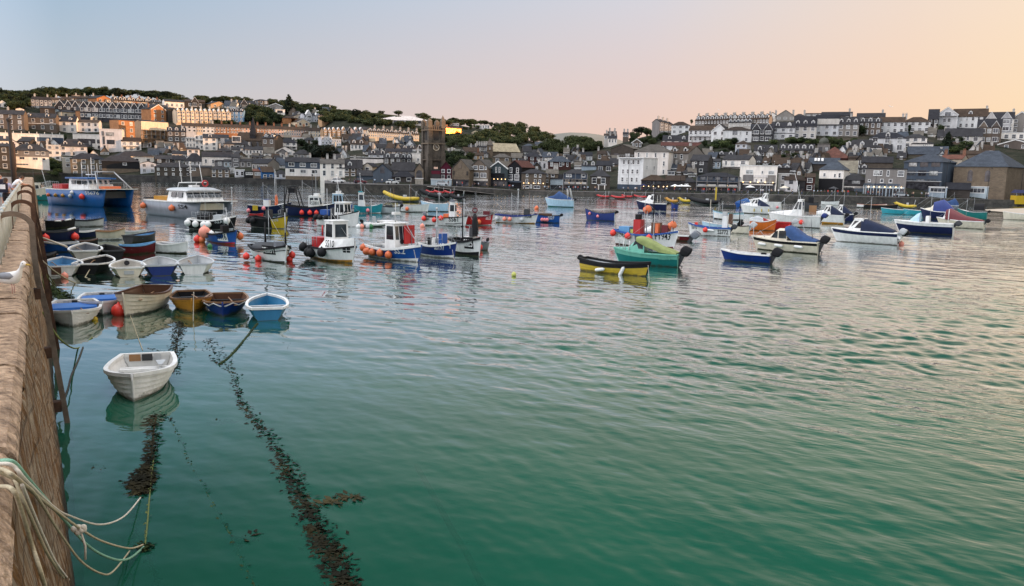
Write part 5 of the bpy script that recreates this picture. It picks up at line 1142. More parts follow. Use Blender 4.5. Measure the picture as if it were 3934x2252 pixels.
# small pilot boat behind
b=Boat('workboat','white wheelhouse boat with a blue stripe behind the clinker boat','boat',1240,1352,824,-15,.36,24,bands=[(.35,'blue'),(.6,'red'),(1,'blue')],gun='white',inside='lgrey',bow=.4)
b.hull(deck=.75); b.cabin(.34,.74,2.5,col='powder',nf=2,nside=3,z0=b.fb*.6); b.pole(.56,0,b.roofz,b.roofz+2.8,.05,lean=-.4,m='white',extra='lamp'); b.box('life_raft',.46,.6,-.4,.4,b.roofz,b.roofz+.35,'white')
# clinker boat with cream bow
b=Boat('fishing_boat','grey white clinker fishing boat with a cuddy wheelhouse and black fenders','fishing boat',1214,1376,870,-38,.38,34,bands=[(.05,'black'),(1,'white')],gun='black',inside='lgrey',clinker=True,bow=.5,stern=.05,gw=.1)
b.hull(deck=.70); b.cabin(.50,.74,1.85,wf=.82,nf=2,nside=2,rake=.1,z0=b.fb*.85,whz=(.35,.88),over=.2); b.pole(.32,-b.B*.4,b.fb*.4,b.fb+3.3,.05,m='lgrey'); b.box('gas_bottle',.1,.34,-.7,.5,b.fb*.5,b.fb*1.5,'blue'); b.box('deck_gear',.36,.46,-.6,.6,b.fb*.6,b.fb*1.7,'dkgrey')
fenders(b,[.04,.17,.33,.48,.60],.33,'black','black ball fender on the white clinker fishing boat, {n} from its stern',group='black fenders on the clinker fishing boat',zf=.8)
b.text('PZ49',.66,.8,b.fb*1.38,.38,'black')
# RIB with two black motors
def rib(label,x0,x1,yw,head,fb,col,ratio=.38,seat='dkgrey',group=None,engine=1,bow=.9,name='inflatable_boat',console=True,frame=False):
    b=Boat(name,label,'inflatable boat',x0,x1,yw,head,ratio,fb,bands=[(1,col)],bow=bow,trans=.9,full=2.6,gun=col,inside=seat)
    r=b.fb*.38; g=MB(); P=[]
    for sd,us in((1,[0,.15,.3,.45,.6,.72,.82,.9,.96,1]),(-1,[.96,.9,.82,.72,.6,.45,.3,.15,0])):
        for u in us:
            p=b.pt(u,1,sd); P.append((p.x,sd*max(0,abs(p.y)-r*.6),b.gz(u)-r*.9))
    g.tube(P,[r*.8]+[r]*(len(P)-2)+[r*.8],10); g.build('inflatable_tube',pm(col),b.root)
    h=MB(); S=[0,.2,.4,.6,.75,.88,.97]
    h.grid([[(b.X(u),f*b.hb(u)*.8,lerp(-.25 if abs(f)<.1 else b.gz(u)*.35,b.gz(u)*.45,u*u)) for u in S] for f in(-1,-.5,0,.5,1)]); h.build('hull',pm('lgrey'),b.root)
    h=MB(); h.grid([[(b.X(u),f*b.hb(u)*.75,b.gz(u)*.5) for u in S] for f in(-1,1)],smooth=False); h.build('floor',pm(seat),b.root)
    if console:
        b.box('console',.36,.46,-.28,.28,b.fb*.5,b.fb*.5+1.05,'lgrey'); 
        for u in(.52,.66): b.box('seat',u,u+.09,-.25,.25,b.fb*.5,b.fb*.5+.62,seat)
    if frame:
        q=MB(); w=b.hb(.1)*.7
        q.tube([(b.X(.1),-w,b.fb),(b.X(.06),-w,b.fb+1.3),(b.X(.06),w,b.fb+1.3),(b.X(.1),w,b.fb)],.04,6); q.build('roll_bar',pm('lgrey'),b.root)
    for i in range(engine): b.engine(tilt=0,k=max(.75,b.L/7),col='black',y=(i-(engine-1)/2)*.62)
    return b
b=rib('white inflatable boat with two black outboards and coloured floats','',1,1,1,1,1) if 0 else rib('white inflatable boat with two black outboards and a white console',1392,1498,872,10,13,'white',engine=2,bow=.4)
b.pole(.28,-.5,b.fb,b.fb+3.0,.04,m='lgrey'); b.rail(.86,.98,.7,mid=False)
for x,c,l in((1377,'white','white'),(1390,'salmon','dull orange'),(1413,'lgrey','grey'),(1425,'green','dark green')): ball(at_z(x,871,.2),.3,c,l+' float in the water below the white inflatable boat',group='floats by the white inflatable boat',name='ball_buoy')
# turquoise
b=Boat('fishing_boat','turquoise fishing boat with a small white wheelhouse','fishing boat',1361,1468,820,-6,.36,22,bands=[(.1,'white'),(1,'turq')],gun='turq',inside='lgrey',bow=.4,trans=.85)
b.hull(deck=.62); b.cabin(.14,.40,2.5,wf=.6,nf=1,nside=1,z0=b.fb*.7,whz=(.55,.88)); b.pole(.26,0,b.roofz,b.roofz+3.0,.05,m='lgrey',lean=-.25,extra='cross'); b.box('blue_light_box',.16,.3,-.5,.5,b.roofz,b.roofz+.2,'turq')
fenders(b,[.5],.3,'pink','pink ball fender on the turquoise fishing boat')
# yellow and black
b=Boat('fishing_boat','black open fishing boat with a bright yellow bow','fishing boat',962,1104,876,-34,.38,30,bands=[(.05,'lgrey'),(1,'black')],gun='black',inside='dkgrey',bow=.4,stern=.2,gw=.12)
b.hull(deck=.74); g=MB()
for sd in(1,-1):
    us=[.62,.7,.78,.86,.93,1]; P=[[b.pt(u,v,sd,.018) for u in us] for v in b.vrows()[2:]]
    if sd<0: P=P[::-1]
    g.grid(P)
g.build('yellow_bow',pm('yellow'),b.root); b.text('SS56',.66,.8,b.fb*.95,.42,'lgrey'); b.rail(.8,.97,.8); b.box('hauler',.42,.52,-.4,.4,b.fb*.9,b.fb*1.9,'dkgrey'); b.box('pots',.82,.9,-.4,.4,b.fb*1.4,b.fb*2.0,'dkgrey')
fenders(b,[.0,.14],.36,'black','black ball fender at the stern of the yellow bowed boat, {n} one',group='black fenders on the yellow bowed boat',zf=.75)
# PZ631
b=Boat('fishing_boat','white open fishing boat marked PZ 631 with red ball fenders','fishing boat',957,1113,1000,-70,.40,38,bands=[(.05,'dkgrey'),(1,'white')],gun='black',inside='dkgrey',bow=.5,stern=.1,gw=.15,full=2.5)
b.hull(deck=.75); g=MB()
for sd in(1,-1): g.tube([b.pt(u,b.vz(u,b.gz(u)*.74),sd,.02) for u in(.1,.3,.5,.7,.85,.95,1)],.035,5)
g.build('rubbing_strake',pm('black'),b.root)
b.loft('tarpaulin',[(.08,b.B*.3,b.fb*.8,b.fb*.95),(.2,b.B*.42,b.fb*.85,b.fb*1.4),(.5,b.B*.4,b.fb*.85,b.fb*1.45),(.62,b.B*.3,b.fb*.85,b.fb*1.0)],'dkgrey')
b.text('PZ631',.64,.84,b.fb*1.02,.42,'white',side=-1,plate='black'); b.text('PZ631',.70,.86,b.fb*1.02,.4,'white',side=1,plate='black')
b.pole(.86,.25,b.gz(.9),b.gz(.9)+1.0,.09,m='black'); b.pole(.86,.25,b.gz(.9)+1.0,b.gz(.9)+2.6,.05,m='lgrey'); b.pole(.86,.25,b.gz(.9)+2.5,b.gz(.9)+4.4,.06,m='black')
b.pole(.3,-.1,b.fb,b.fb+1.9,.09,m='black',name='post'); b.box('winch_box',.74,.84,-.4,.3,b.fb*1.2,b.fb*1.7,'grey')
for x,y,l in((946,985,'on the left quarter'),(992,994,'on the left side below the number'),(1122,980,'upper one on the right bow'),(1112,996,'lower one on the right bow')):
    ball(at_t(x,y,depth(b.pos)+(-.8 if x<1100 else -.3)),.24 if 0 else .26,'ball','red ball fender '+l+' of the white PZ 631 boat')
# SS10
b=Boat('fishing_boat','white fishing boat marked SS10 with a wheelhouse, black fenders and orange waterline','fishing boat',1176,1366,1000,-60,.42,40,bands=[(.14,'ochre'),(1,'white')],gun='black',inside='lgrey',bow=.35,stern=0,gw=.12,full=2.8,trans=.8)
b.deckcol='powder'; b.hull(rim=True)
g=MB(); us=[.42,.5,.6,.7,.8,.9,.97,1.0]          # raised whaleback foredeck
rows=[]
for i in range(9):
    f=-1+i/4; row=[]
    for u in us:
        hgt=b.fb*.62*min(1,max(.05,(u-.40)/.1)); y=f*max(.02,b.hb(u)-.02); row.append(Vector((b.pt(u,1).x,y if abs(f)<.99 else y,b.gz(u)+(hgt*(1-.0*f*f) if abs(f)<.9 else 0)+.03)))
    rows.append(row)
g.grid(rows,smooth=False); g.build('foredeck',pm('white'),b.root)
b.cabin(.44,.66,1.75,wf=.62,nf=1,nside=1,rake=.03,z0=b.fb*1.35,whz=(.3,.86),over=.1)
b.pole(.52,.2,b.roofz,b.roofz+.9,.05,m='lgrey'); b.rail(.0,.36,1.15,n=5); b.box('red_bin',.06,.3,-.6,.3,b.fb*.6,b.fb*1.7,'red')
g=MB(); g.rings([[(.3*0+.07*math.cos(q),(.34+.10*math.sin(q))*math.cos(a),(.34+.10*math.sin(q))*math.sin(a)) for q in [i*math.pi/3 for i in range(6)]] for a in [i*math.pi/8 for i in range(17)]],0,cap=False)
o=g.build('lifebuoy',pm('red')); o.location=b.world(.34,-.55,b.fb*2.3); o.rotation_euler=(0,0,b.rz+R(60)); tag(o,'red lifebuoy beside the wheelhouse of the SS10 boat','lifebuoy')
b.text('SS10',.60,.76,b.fb*1.45,.52,'black',side=-1,slant=.6)
for sd,(u0,u1) in((-1,(.87,.96)),(1,(.84,.94))):
    for f in(0,1):
        for h in(0,1):
            g=MB(); n=lambda u,z:b.pt(u,b.vz(u,z),sd,.03); ua=lerp(u0,u1,f*.55); ub=ua+(u1-u0)*.45; za=b.fb*(.82+h*.2); zb=za+b.fb*.15
            g.poly([n(ua,za),n(ub,za),n(ub,zb),n(ua,zb)]); g.build('emblem',pm('black'),b.root)
fenders(b,[(.0,.85),(.12,.5),(.22,.5),(.55,.72)],.36,'black','black ball fender on the white SS10 boat, {n} from its stern',side=-1,group='black fenders on the SS10 boat')
# SS.2
b=Boat('fishing_boat','blue fishing boat marked SS.2 with a white wheelhouse and coral fenders','fishing boat',1400,1614,996,-52,.40,36,bands=[(.16,'white'),(1,'blue')],gun='white',inside='lgrey',bow=.5,stern=.1,gw=.16,full=2.6)
b.hull(deck=.70); b.cabin(.40,.62,2.2,wf=.6,nf=3,nside=1,rake=.12,z0=b.fb*.75,whz=(.42,.9),over=.16); z=b.roofz
b.box('canopy',.20,.41,-.55,.55,z-.02,z+.06,'white'); b.pole(.48,0,z,z+1.5,.05,m='lgrey'); b.box('radar',.46,.52,-.3,.3,z+.6,z+.8,'white'); b.text('',.1,.2,.1,.1) if 0 else None
g=MB(); g.tube([(b.X(.62),.3,z),(b.X(.95),0,b.gz(.95))],.025,5); g.tube([(b.X(.66),.75,b.fb),(b.X(.66),.75,b.fb+1.5),(b.X(.78),.7,b.fb+1.5),(b.X(.78),.7,b.fb)],.03,5); g.build('guard_frame',pm('steel'),b.root)
b.box('red_dodger',.63,.65,.1,1.1,b.fb*1.4,b.fb*3.0,'red'); b.rail(.05,.3,.35)
g=MB(); g.lathe([(.2,0),(.2,.02)],14); o=g.build('emblem',pm('black'),b.root); o.location=(b.X(.612),.0,b.fb*1.6); o.rotation_euler=(0,R(84),0)
b.text('SS.2',.66,.82,b.fb*.95,.52,'white',side=-1); b.text('SS.2',.78,.94,b.fb*.95,.46,'black',side=1)
fenders(b,[(.0,.8),(.06,.5),(.12,.55),(.24,.55),(.42,.58),(.58,.5)],.3,'obuoy','coral ball fender on the blue SS.2 boat, {n} from its stern',side=-1,group='coral fenders on the SS.2 boat')
# SS197
b=Boat('fishing_boat','royal blue open boat marked SS197 with a white waterline','fishing boat',1600,1750,988,-46,.38,38,bands=[(.18,'white'),(1,'royal')],gun='white',inside='lgrey',bow=.4,stern=.1,gw=.14,full=2.6)
b.hull(deck=.80); b.rail(.3,.74,.9,n=4); b.box('engine_box',.40,.5,-.4,.3,b.fb*.7,b.fb*1.6,'white'); b.box('hauler',.6,.7,-.4,.2,b.fb*.8,b.fb*2.0,'blue'); b.pole(.52,-.3,b.fb,b.fb+3.0,.05,m='lgrey',extra='cross'); b.box('net_bag',.28,.36,-.4,.4,b.fb*.8,b.fb*1.6,'black')
b.text('SS197',.56,.80,b.fb*.98,.55,'white',side=-1)
g=MB(); n=lambda u,z:b.pt(u,b.vz(u,z),-1,.05); g.poly([n(.84,b.fb*1.15),n(.91,b.fb*1.25),n(.91,b.fb*1.05)]); g.poly([n(.905,b.fb*1.25),n(.915,b.fb*1.25),n(.915,b.fb*.85),n(.905,b.fb*.85)]); g.build('emblem',pm('white'),b.root)
# SS25
b=Boat('fishing_boat','white fishing boat marked SS25 with a black rim and a black hauler','fishing boat',1722,1846,981,-52,.40,46,bands=[(.24,'black'),(1,'white')],gun='black',inside='lgrey',bow=.35,stern=.1,gw=.2,full=2.6)
b.hull(deck=.8); b.rail(.2,.5,1.2,n=3); b.box('rail_box',.55,.7,-.5,.4,b.fb*.9,b.fb*1.35,'white'); b.box('hauler',.70,.80,-.35,.25,b.fb*1.35,b.fb*1.95,'dkgrey')
b.loft('motor_cover',[(.74,.1,b.fb*1.5,b.fb*1.7),(.77,.32,b.fb*1.5,b.fb*2.9),(.81,.3,b.fb*1.5,b.fb*2.6),(.86,.1,b.fb*1.5,b.fb*1.9)],'black'); b.pole(.52,-.55,b.fb,b.fb+3.6,.06,m='black')
b.text('SS25',.62,.84,b.fb*.92,.62,'white',side=-1,plate='black')
b=Boat('tender','small grey green dinghy with an outboard behind the SS25 boat','boat',1834,1880,963,-120,.5,24,bands=[(1,'grey')],gun='grey',inside='dkgrey'); b.hull(thw=(.4,)); b.engine(k=.7)
ball(at_t(1842,950,depth(b.pos)-.5),.3,'ball','red ball fender on the right bow of the white SS25 boat')
# SS61 and friends
b=Boat('fishing_boat','white fishing boat marked SS61 with a tiny wheelhouse and a grey outboard','fishing boat',1630,1794,868,-20,.36,27,bands=[(.05,'black'),(1,'white')],gun='black',inside='lgrey',bow=.25,stern=.1,gw=.1)
b.hull(deck=.82); b.cabin(.58,.72,2.3,wf=.5,nf=1,nside=1,rake=.0,z0=b.fb*.7,whz=(.5,.85)); b.engine(k=1.0,col='grey'); b.text('SS61',.60,.82,b.fb*.85,.62,'black'); b.text('SS61',.04,.13,b.fb*.85,.5,'black'); b.rail(.85,.98,.6); b.pole(.7,-.2,b.fb,b.fb+4.2,.06,m='black',lean=-.5)
b.box('red_bin',.44,.56,-.4,.4,b.fb*.8,b.fb*1.4,'obuoy'); b.box('helm_cover',.60,.72,-.5,.5,b.roofz,b.roofz+.3,'grey')
g=MB(); g.tube([b.pt(u,b.vz(u,b.fb*(.3+.5*max(0,u-.7))),-1,.02) for u in(.52,.62,.72,.82,.92)],.045,5); g.build('swoosh_stripe',pm('black'),b.root)
fenders(b,[(.0,.8),(.27,.7),(.44,.95)],.32,'ball','red ball fender on the white SS61 boat, {n} from its stern',group='red fenders on the SS61 boat')
ball(at_z(1622,869,.15),.3,'salmon','orange float at the stern of the white SS61 boat',name='ball_buoy')
b=Boat('fishing_boat','dark red boat marked SS35 with a maroon dodger','fishing boat',1780,1892,866,-10,.36,26,bands=[(.08,'white'),(1,'red')],gun='maroon',inside='brown',bow=.35,stern=.1,gw=.1)
b.hull(deck=.74); b.text('SS35',.78,.95,b.fb*.98,.5,'white'); b.box('dodger',.68,.9,-.4,.4,b.fb*1.3,b.fb*1.75,'maroon'); b.pole(.38,0,b.fb,b.fb+3.1,.05,extra='cross'); fenders(b,[.42,.56],.3,'obuoy','coral ball fender on the dark red SS35 boat, {n} from its stern',group='coral fenders on the SS35 boat')
g=MB(); g.rings([[(.09*math.cos(q),(.30+.09*math.sin(q))*math.cos(a),(.30+.09*math.sin(q))*math.sin(a)) for q in [i*math.pi/3 for i in range(6)]] for a in [i*math.pi/6 for i in range(13)]],0,cap=False)
o=g.build('lifebuoy',pm('maroon')); o.location=b.world(.38,0,b.fb*1.8); o.rotation_euler=(0,0,R(80)); tag(o,'dark red lifebuoy hung on the post of the SS35 boat','lifebuoy')
b=Boat('fishing_boat','white open boat marked FH508 with a blue rim and yellow waterline','fishing boat',1902,2064,858,-14,.34,24,bands=[(.08,'ochre'),(1,'white')],gun='royal',inside='lgrey',bow=.35,stern=.15,gw=.16)
b.hull(deck=.86); b.text('FH508',.70,.88,b.fb*1.0,.5,'black'); b.pole(.52,0,b.fb,b.fb+3.6,.06,m='lgrey',extra='cross'); b.pole(.79,.1,b.fb,b.fb+3.2,.05,m='brown'); b.box('net_pile',.68,.80,-.4,.4,b.fb*.9,b.fb*1.9,'dkgrey'); b.rail(.34,.5,.5,mid=False)
for u,c,l in((.05,'lgrey','grey'),(.24,'salmon','pale pink'),(.37,'salmon','coral'),(.66,'lgrey','large pale grey')): ball(b.onside(u,b.fb*.55,.2),.3,c,l+' ball fender on the white FH508 boat'+(' near its stern' if u<.3 else ' amidships'))
b=Boat('motorboat','blue open boat with white number 27 and a tilted outboard behind the FH508 boat','boat',2052,2150,856,176,.36,22,bands=[(1,'blue')],gun='black',inside='dkgrey',bow=.3); b.hull(); b.engine(tilt=-40,k=.9); b.text('SS27',.2,.45,b.fb*.75,.42,'white'); b.box('oars_and_nets',.3,.8,-.4,.4,b.fb*.9,b.fb*1.35,'brown'); b.pole(.85,.2,b.fb,b.fb+2.2,.04)
fenders(b,[.48,.58,.68],.25,'pink','pink ball fender on the blue boat numbered 27, {n} from its stern',group='pink fenders on the blue boat 27')
b=Boat('motorboat','blue clinker open boat alone in mid harbour with a black outboard','boat',2248,2362,848,172,.34,24,bands=[(1,'royal')],gun='dkgrey',inside='white',trcol='powder',bow=.55,stern=.15,clinker=True); b.hull(thw=(.3,.6)); b.engine(tilt=-42,k=1.0)
fenders(b,[(.55,.6),(.85,.9)],.22,'pink','pink ball fender on the lone blue clinker boat, {n} from its stern',group='pink fenders on the lone blue boat')
# speedboat under a grey cover
def speedboat(label,x0,x1,yw,head,fb,bands,gun='white',cover=None,ratio=.33,eng=dict(tilt=-30),name='motorboat',deck=.55,inside='lgrey',stripe=None,**k):
    b=Boat(name,label,'motorboat',x0,x1,yw,head,ratio,fb,bands=bands,gun=gun,inside=inside,bow=k.pop('bow',.22),stern=k.pop('stern',.0),trans=.88,full=k.pop('full',2.2),rake=.13,q=.5,gw=.1,**k)
    b.hull(deck=deck,floor=.3); return b
b=speedboat('speedboat under a grey blue cover with a white wake tower',2094,2206,796,172,24,[(.12,'teal'),(1,'powder')]); f=b.fb
b.loft('boat_cover',[(.02,b.B*.42,f*.95,f*1.05),(.25,b.B*.47,f*.95,f*1.5),(.52,b.B*.46,f*.98,f*2.1),(.7,b.B*.36,f*1.05,f*1.5),(.95,b.B*.08,f*1.15,f*1.25)],'canvasblue'); b.engine(tilt=-35)
g=MB()
for sd in(1,-1): g.tube([(b.X(.06),sd*b.B*.42,f),(b.X(.14),sd*b.B*.34,f+2.3),(b.X(.24),sd*b.B*.34,f+2.3),(b.X(.2),sd*b.B*.42,f)],.05,6)
g.tube([(b.X(.14),b.B*.34,f+2.3),(b.X(.14),-b.B*.34,f+2.3)],.05,6); g.build('wake_tower',pm('white'),b.root)
# RIBs near the quay
b=rib('long yellow inflatable boat with its bow raised and a black frame',1478,1612,776,172,15,'yellow',frame=True,bow=1.3)
b=rib('long black inflatable boat with seats and a pale frame',1612,1742,768,174,17,'black',frame=True,bow=1.2)
b=rib('shorter black inflatable boat with a lifebuoy, right of the long black one',1725,1788,772,170,14,'black',frame=True)
for i,(x0,x1,y,l) in enumerate(((1636,1672,744,'leftmost'),(1668,1708,745,'middle'),(1706,1748,746,'rightmost'))): rib(f'small red inflatable boat at the foot of the slipway, {l} of three',x0,x1,y,176,7,'red',group='red inflatables by the slipway',engine=0,console=False,frame=True)
for i,(x0,x1,y,l) in enumerate(((2293,2342,762,'leftmost'),(2347,2402,765,'nearest, second from the left'),(2388,2430,762,'third from the left'),(2434,2484,763,'rightmost'))):
    rib(f'red rescue inflatable below the harbour wall, {l} of four',x0,x1,y,176,8,'red',group='red rescue inflatables below the harbour wall',engine=1,frame=True,console=False,bow=.6)
for i,(x0,x1,y,c,l) in enumerate(((1518,1562,738,'lgrey','pale grey dinghy below the quay steps, leftmost'),(1555,1600,739,'white','white dinghy below the quay beside the pale grey one'),(1596,1636,738,'powder','pale blue dinghy below the quay next to the red inflatables'))):
    tender(x0,x1,y,0,8,l,[(.3,'blue'),(1,c)],c,'lgrey',group='small dinghies below the quay',name='dinghy')
b=Boat('motorboat','dark grey open boat with a big outboard and a yellow bucket','boat',1445,1536,820,176,.34,20,bands=[(1,'lgrey')],gun='black',inside='dkgrey',bow=.5); b.hull(); b.engine(tilt=-20,k=1.1); b.pole(.25,0,b.fb,b.fb+3,.04,m='brown'); b.box('gear',.3,.6,-.4,.4,b.fb*.8,b.fb*1.3,'dkgrey')
b=Boat('fishing_boat','white open boat with an orange ball and a pale stern beyond the SS61 boat','boat',1530,1648,815,-8,.34,22,bands=[(.08,'dkgrey'),(1,'white')],gun='lgrey',inside='lgrey',bow=.2); b.hull(deck=.85); b.pole(.4,0,b.fb,b.fb+4.2,.05,m='brown'); fenders(b,[.3],.32,'obuoy','orange ball fender on the white open boat beyond the SS61 boat'); b.box('cover',.0,.12,-.6,.6,b.fb*.8,b.fb*1.5,'dkgrey')
b=Boat('motorboat','long white launch with two fender marks beyond the SS61 boat','boat',1618,1724,813,172,.34,25,bands=[(.08,'black'),(1,'powder')],gun='white',inside='white',bow=.35); b.hull(deck=.55); b.rail(.5,.7,.4,mid=False); b.pole(.2,0,b.fb,b.fb+3.4,.05,lean=.5,m='black')
ball(at_z(2062,800,.2),.45,'obuoy','orange mooring buoy beside the covered speedboat',name='ball_buoy')
ball(at_z(1974,1055,.12),.17,'lime','small pale yellow buoy alone on open water',name='ball_buoy'); 
# navy cabin cruiser
b=speedboat('navy blue and white cabin cruiser with a grey windscreen',2444,2560,812,174,25,[(.1,'white'),(1,'navy')],bow=.35); f=b.fb
b.loft('cuddy',[(.45,b.B*.36,f*.9,f*1.95),(.60,b.B*.36,f*.95,f*2.0),(.70,b.B*.3,f,f*1.35),(.92,b.B*.1,f*1.1,f*1.22)],'white'); b.cabin(.42,.60,1.4,wf=.7,nf=2,nside=1,rake=.5,z0=f*1.2,whz=(.25,.85)); b.rail(.75,.98,.7); b.engine(tilt=-35,k=1.1,col='black'); b.pole(.3,.4,f,f+1.6,.03,m='white'); b.pole(.22,-.4,f,f+1.7,.03,m='white')
b=Boat('tender','small bright blue tender with an outboard behind the navy cruiser','boat',2578,2604,806,168,.42,16,bands=[(1,'royal')],gun='royal',inside='royal'); b.hull(); b.engine(tilt=-40,k=.7)
b=rib('yellow cream inflatable boat with a console below the cafe terrace',2556,2604,783,176,12,'ochre'); b=rib('pale yellow inflatable boat right of the cream one',2606,2652,781,174,11,'yellow')
b=rib('big black inflatable boat flying a yellow banner',2648,2766,790,172,17,'black',bow=.7); b.box('banner',.12,.17,-.02,.02,b.fb,b.fb+3.2,'yellow')
# FY943
b=Boat('fishing_boat','white and grey boat marked FY943 with a blue rim, orange net rollers and red crates','fishing boat',2356,2597,948,-30,.34,40,bands=[(.07,'maroon'),(1,'white')],gun='blue',inside='powder',bow=.4,stern=.25,gw=.16,full=2.5)
b.hull(deck=.84); g=MB(); us=[.38,.46,.54,.62,.66]; P=[[b.pt(u,v,-1,.02) for u in us] for v in b.vrows()[2:]]; g.grid(P[::-1]); g.build('grey_panel',pm('grey'),b.root)
b.text('FY943',.70,.92,b.fb*.95,.62,'black'); b.text('FY943',.05,.2,b.fb*.88,.5,'black')
b.pole(.58,.1,b.fb,b.fb+4.8,.07,m='black',extra='cross'); b.pole(.92,0,b.gz(.92),b.gz(.92)+2.2,.04,m='brown',extra='lamp')
def roller(b,u,y,z):
    g=MB(); g.lathe([(.02,-.27),(.37,-.25),(.39,-.2),(.1,-.06),(.1,.06),(.39,.2),(.37,.25),(.02,.27)],14); g.xform(Matrix.Translation((b.X(u),y,z))@Matrix.Rotation(R(62),4,'Y')@Matrix.Rotation(R(20),4,'X')); g.build('net_roller',pm('obuoy'),b.root); q=MB(); q.tube([(b.X(u),y,b.fb),(b.X(u),y,z)],.06,6); q.build('roller_post',pm('lgrey'),b.root)
roller(b,.44,.5,b.fb*2.9); roller(b,.90,0,b.gz(.9)*1.4)
b.box('red_crates',.30,.42,-.5,.4,b.fb*.8,b.fb*2.1,'red'); b.box('black_cover',.31,.37,-.3,.3,b.fb*2.1,b.fb*2.5,'black'); b.box('net_bin',.60,.7,-.5,.5,b.fb*.8,b.fb*1.95,'brown'); b.box('orange_oilskin',.68,.73,-.65,-.3,b.fb*.9,b.fb*1.9,'obuoy'); b.box('red_bin',.76,.86,-.4,.3,b.fb*1.2,b.fb*1.8,'maroon'); b.box('lime_bag',.24,.29,-.4,.2,b.fb*.9,b.fb*1.3,'lime'); b.box('blue_boxes',.06,.24,-.6,.6,b.fb*.9,b.fb*1.5,'sky')
fenders(b,[(.0,.95),(.28,.8),(.63,.78)],.32,'ball','red ball fender on the white FY943 boat, {n} from its stern',group='red fenders on the FY943 boat')
b=speedboat('low white cruiser with a red stripe behind the FY943 boat',2462,2600,912,4,20,[(.45,'maroon'),(1,'white')]); b.loft('cuddy',[(.1,b.B*.3,b.fb*.9,b.fb*1.3),(.3,b.B*.4,b.fb,b.fb*1.9),(.6,b.B*.38,b.fb,b.fb*1.9),(.9,b.B*.12,b.fb,b.fb*1.2)],'white')
b=speedboat('dark red motorboat with two big grey outboards tilted up',2570,2652,926,172,18,[(1,'maroon')],inside='lgrey'); b.engine(tilt=-32,k=1.75,col='canvasnavy' if 0 else 'grey',y=-.35); b.engine(tilt=-38,k=1.75,col='grey',y=.5)
b.text('261',.5,.66,b.fb*.6,.35,'cream')
# yellow boat
b=Boat('rowing_boat','yellow clinker open boat with a black rim and a tilted outboard','boat',2222,2492,1050,-27,.33,34,bands=[(.12,'navy'),(.74,'yellow'),(1,'black')],gun='black',inside='lgrey',bow=.35,stern=.25,clinker=True,gw=.14,full=2.7,trcol='dkgrey')
b.hull(thw=(.25,.5,.74),thcol='lgrey',floor=.3); b.engine(tilt=-62,k=.85)
for u,z,l in((.34,.35,'left, lying'),(.66,.35,'right, hanging')): sausage(b.onside(u,b.fb*z,.14),.13,.36,'white','white tube fender on the yellow open boat, '+l,tilt=(0,R(80),b.rz) if u<.5 else (0,R(25),b.rz))
# green cabin boat
b=speedboat('green cabin boat with a pale green canvas canopy and a big black outboard',2356,2612,1018,166,40,[(.62,'teal'),(1,'mint')],gun='mint',bow=.28,full=2.0,inside='mint'); f=b.fb
b.loft('cabin',[(.50,b.B*.38,f*.95,f*2.05),(.62,b.B*.37,f*.98,f*2.05),(.76,b.B*.30,f*1.05,f*1.35),(.94,b.B*.1,f*1.15,f*1.28)],'mint',p=.45)
for sd in(1,-1):
    g=MB(); pts=[(.52,f*1.3),(.70,f*1.3),(.645,f*1.9),(.52,f*1.95)]; yy=lambda u,z:sd*(b.B*.37*(1-.10*max(0,(z/f-1.3)))-(.10*b.B*max(0,u-.62)/.1 if u>.62 else 0)+.02)
    P=[(b.X(u),yy(u,z),z) for u,z in pts]; g.hexa([(x,y-.02*sd,z) for x,y,z in P]+[(x,y+.03*sd,z) for x,y,z in P]); g.build('window',GLASS,b.root)
b.loft('canopy',[(.02,b.B*.42,f*1.0,f*1.12),(.12,b.B*.44,f*1.05,f*1.35),(.26,b.B*.43,f*1.1,f*1.55),(.48,b.B*.42,f*1.5,f*2.15),(.60,b.B*.40,f*1.8,f*2.25),(.63,b.B*.38,f*1.9,f*2.2)],'canvasgreen',p=.4)
b.engine(tilt=-22,k=1.75); b.text('suzanne',.10,.27,f*.72,.30,'mint'); g=MB()
for u in(.9,.8): g.tube([b.pt(u,1,1),b.pt(u,1,1)+Vector((.0,-.05,.75)),b.pt(u-.05,1,1)+Vector((-.1,-.1,.75)),b.pt(u-.06,1,1)],.03,6)
g.build('pulpit_rail',pm('white'),b.root)
# SS772
b=Boat('fishing_boat','white open boat marked SS772 with a dark blue rim and grey outboards','fishing boat',2644,2806,906,170,.33,27,bands=[(1,'white')],gun='turq' if 0 else 'blue',inside='powder',bow=.45,stern=.05,gw=.16); b.hull(deck=.85); b.text('SS772',.04,.28,b.fb*.55,.5,'black'); b.text('SS772',.78,.93,b.fb*1.0,.5,'black')
b.engine(tilt=-32,k=1.3,col='dkgrey'); b.pole(.5,0,b.fb,b.fb+3.3,.04,m='cream'); b.box('console',.08,.2,-.4,.3,b.fb,b.fb*2.3,'white'); b.box('orange_gear',.78,.84,-.3,.3,b.fb*1.1,b.fb*1.5,'ball'); fenders(b,[(.56,.7)],.3,'ball','red ball fender on the white SS772 boat'); sausage(b.onside(.44,b.fb*.7,.12),.13,.4,'white','white tube fender on the white SS772 boat',tilt=(0,R(85),b.rz))
b=Boat('motorboat','white open boat with an upright console behind the SS772 boat','boat',2698,2830,890,172,.34,24,bands=[(1,'powder')],gun='white',inside='lgrey',bow=.3); b.hull(deck=.7); b.box('console',.3,.42,-.4,.4,b.fb,b.fb*2.6,'lgrey'); b.box('tan_cover',.14,.24,-.5,.5,b.fb,b.fb*2.4,'brown'); b.engine(tilt=-35,k=1.4,col='black'); b.rail(.5,.9,.45,mid=False)
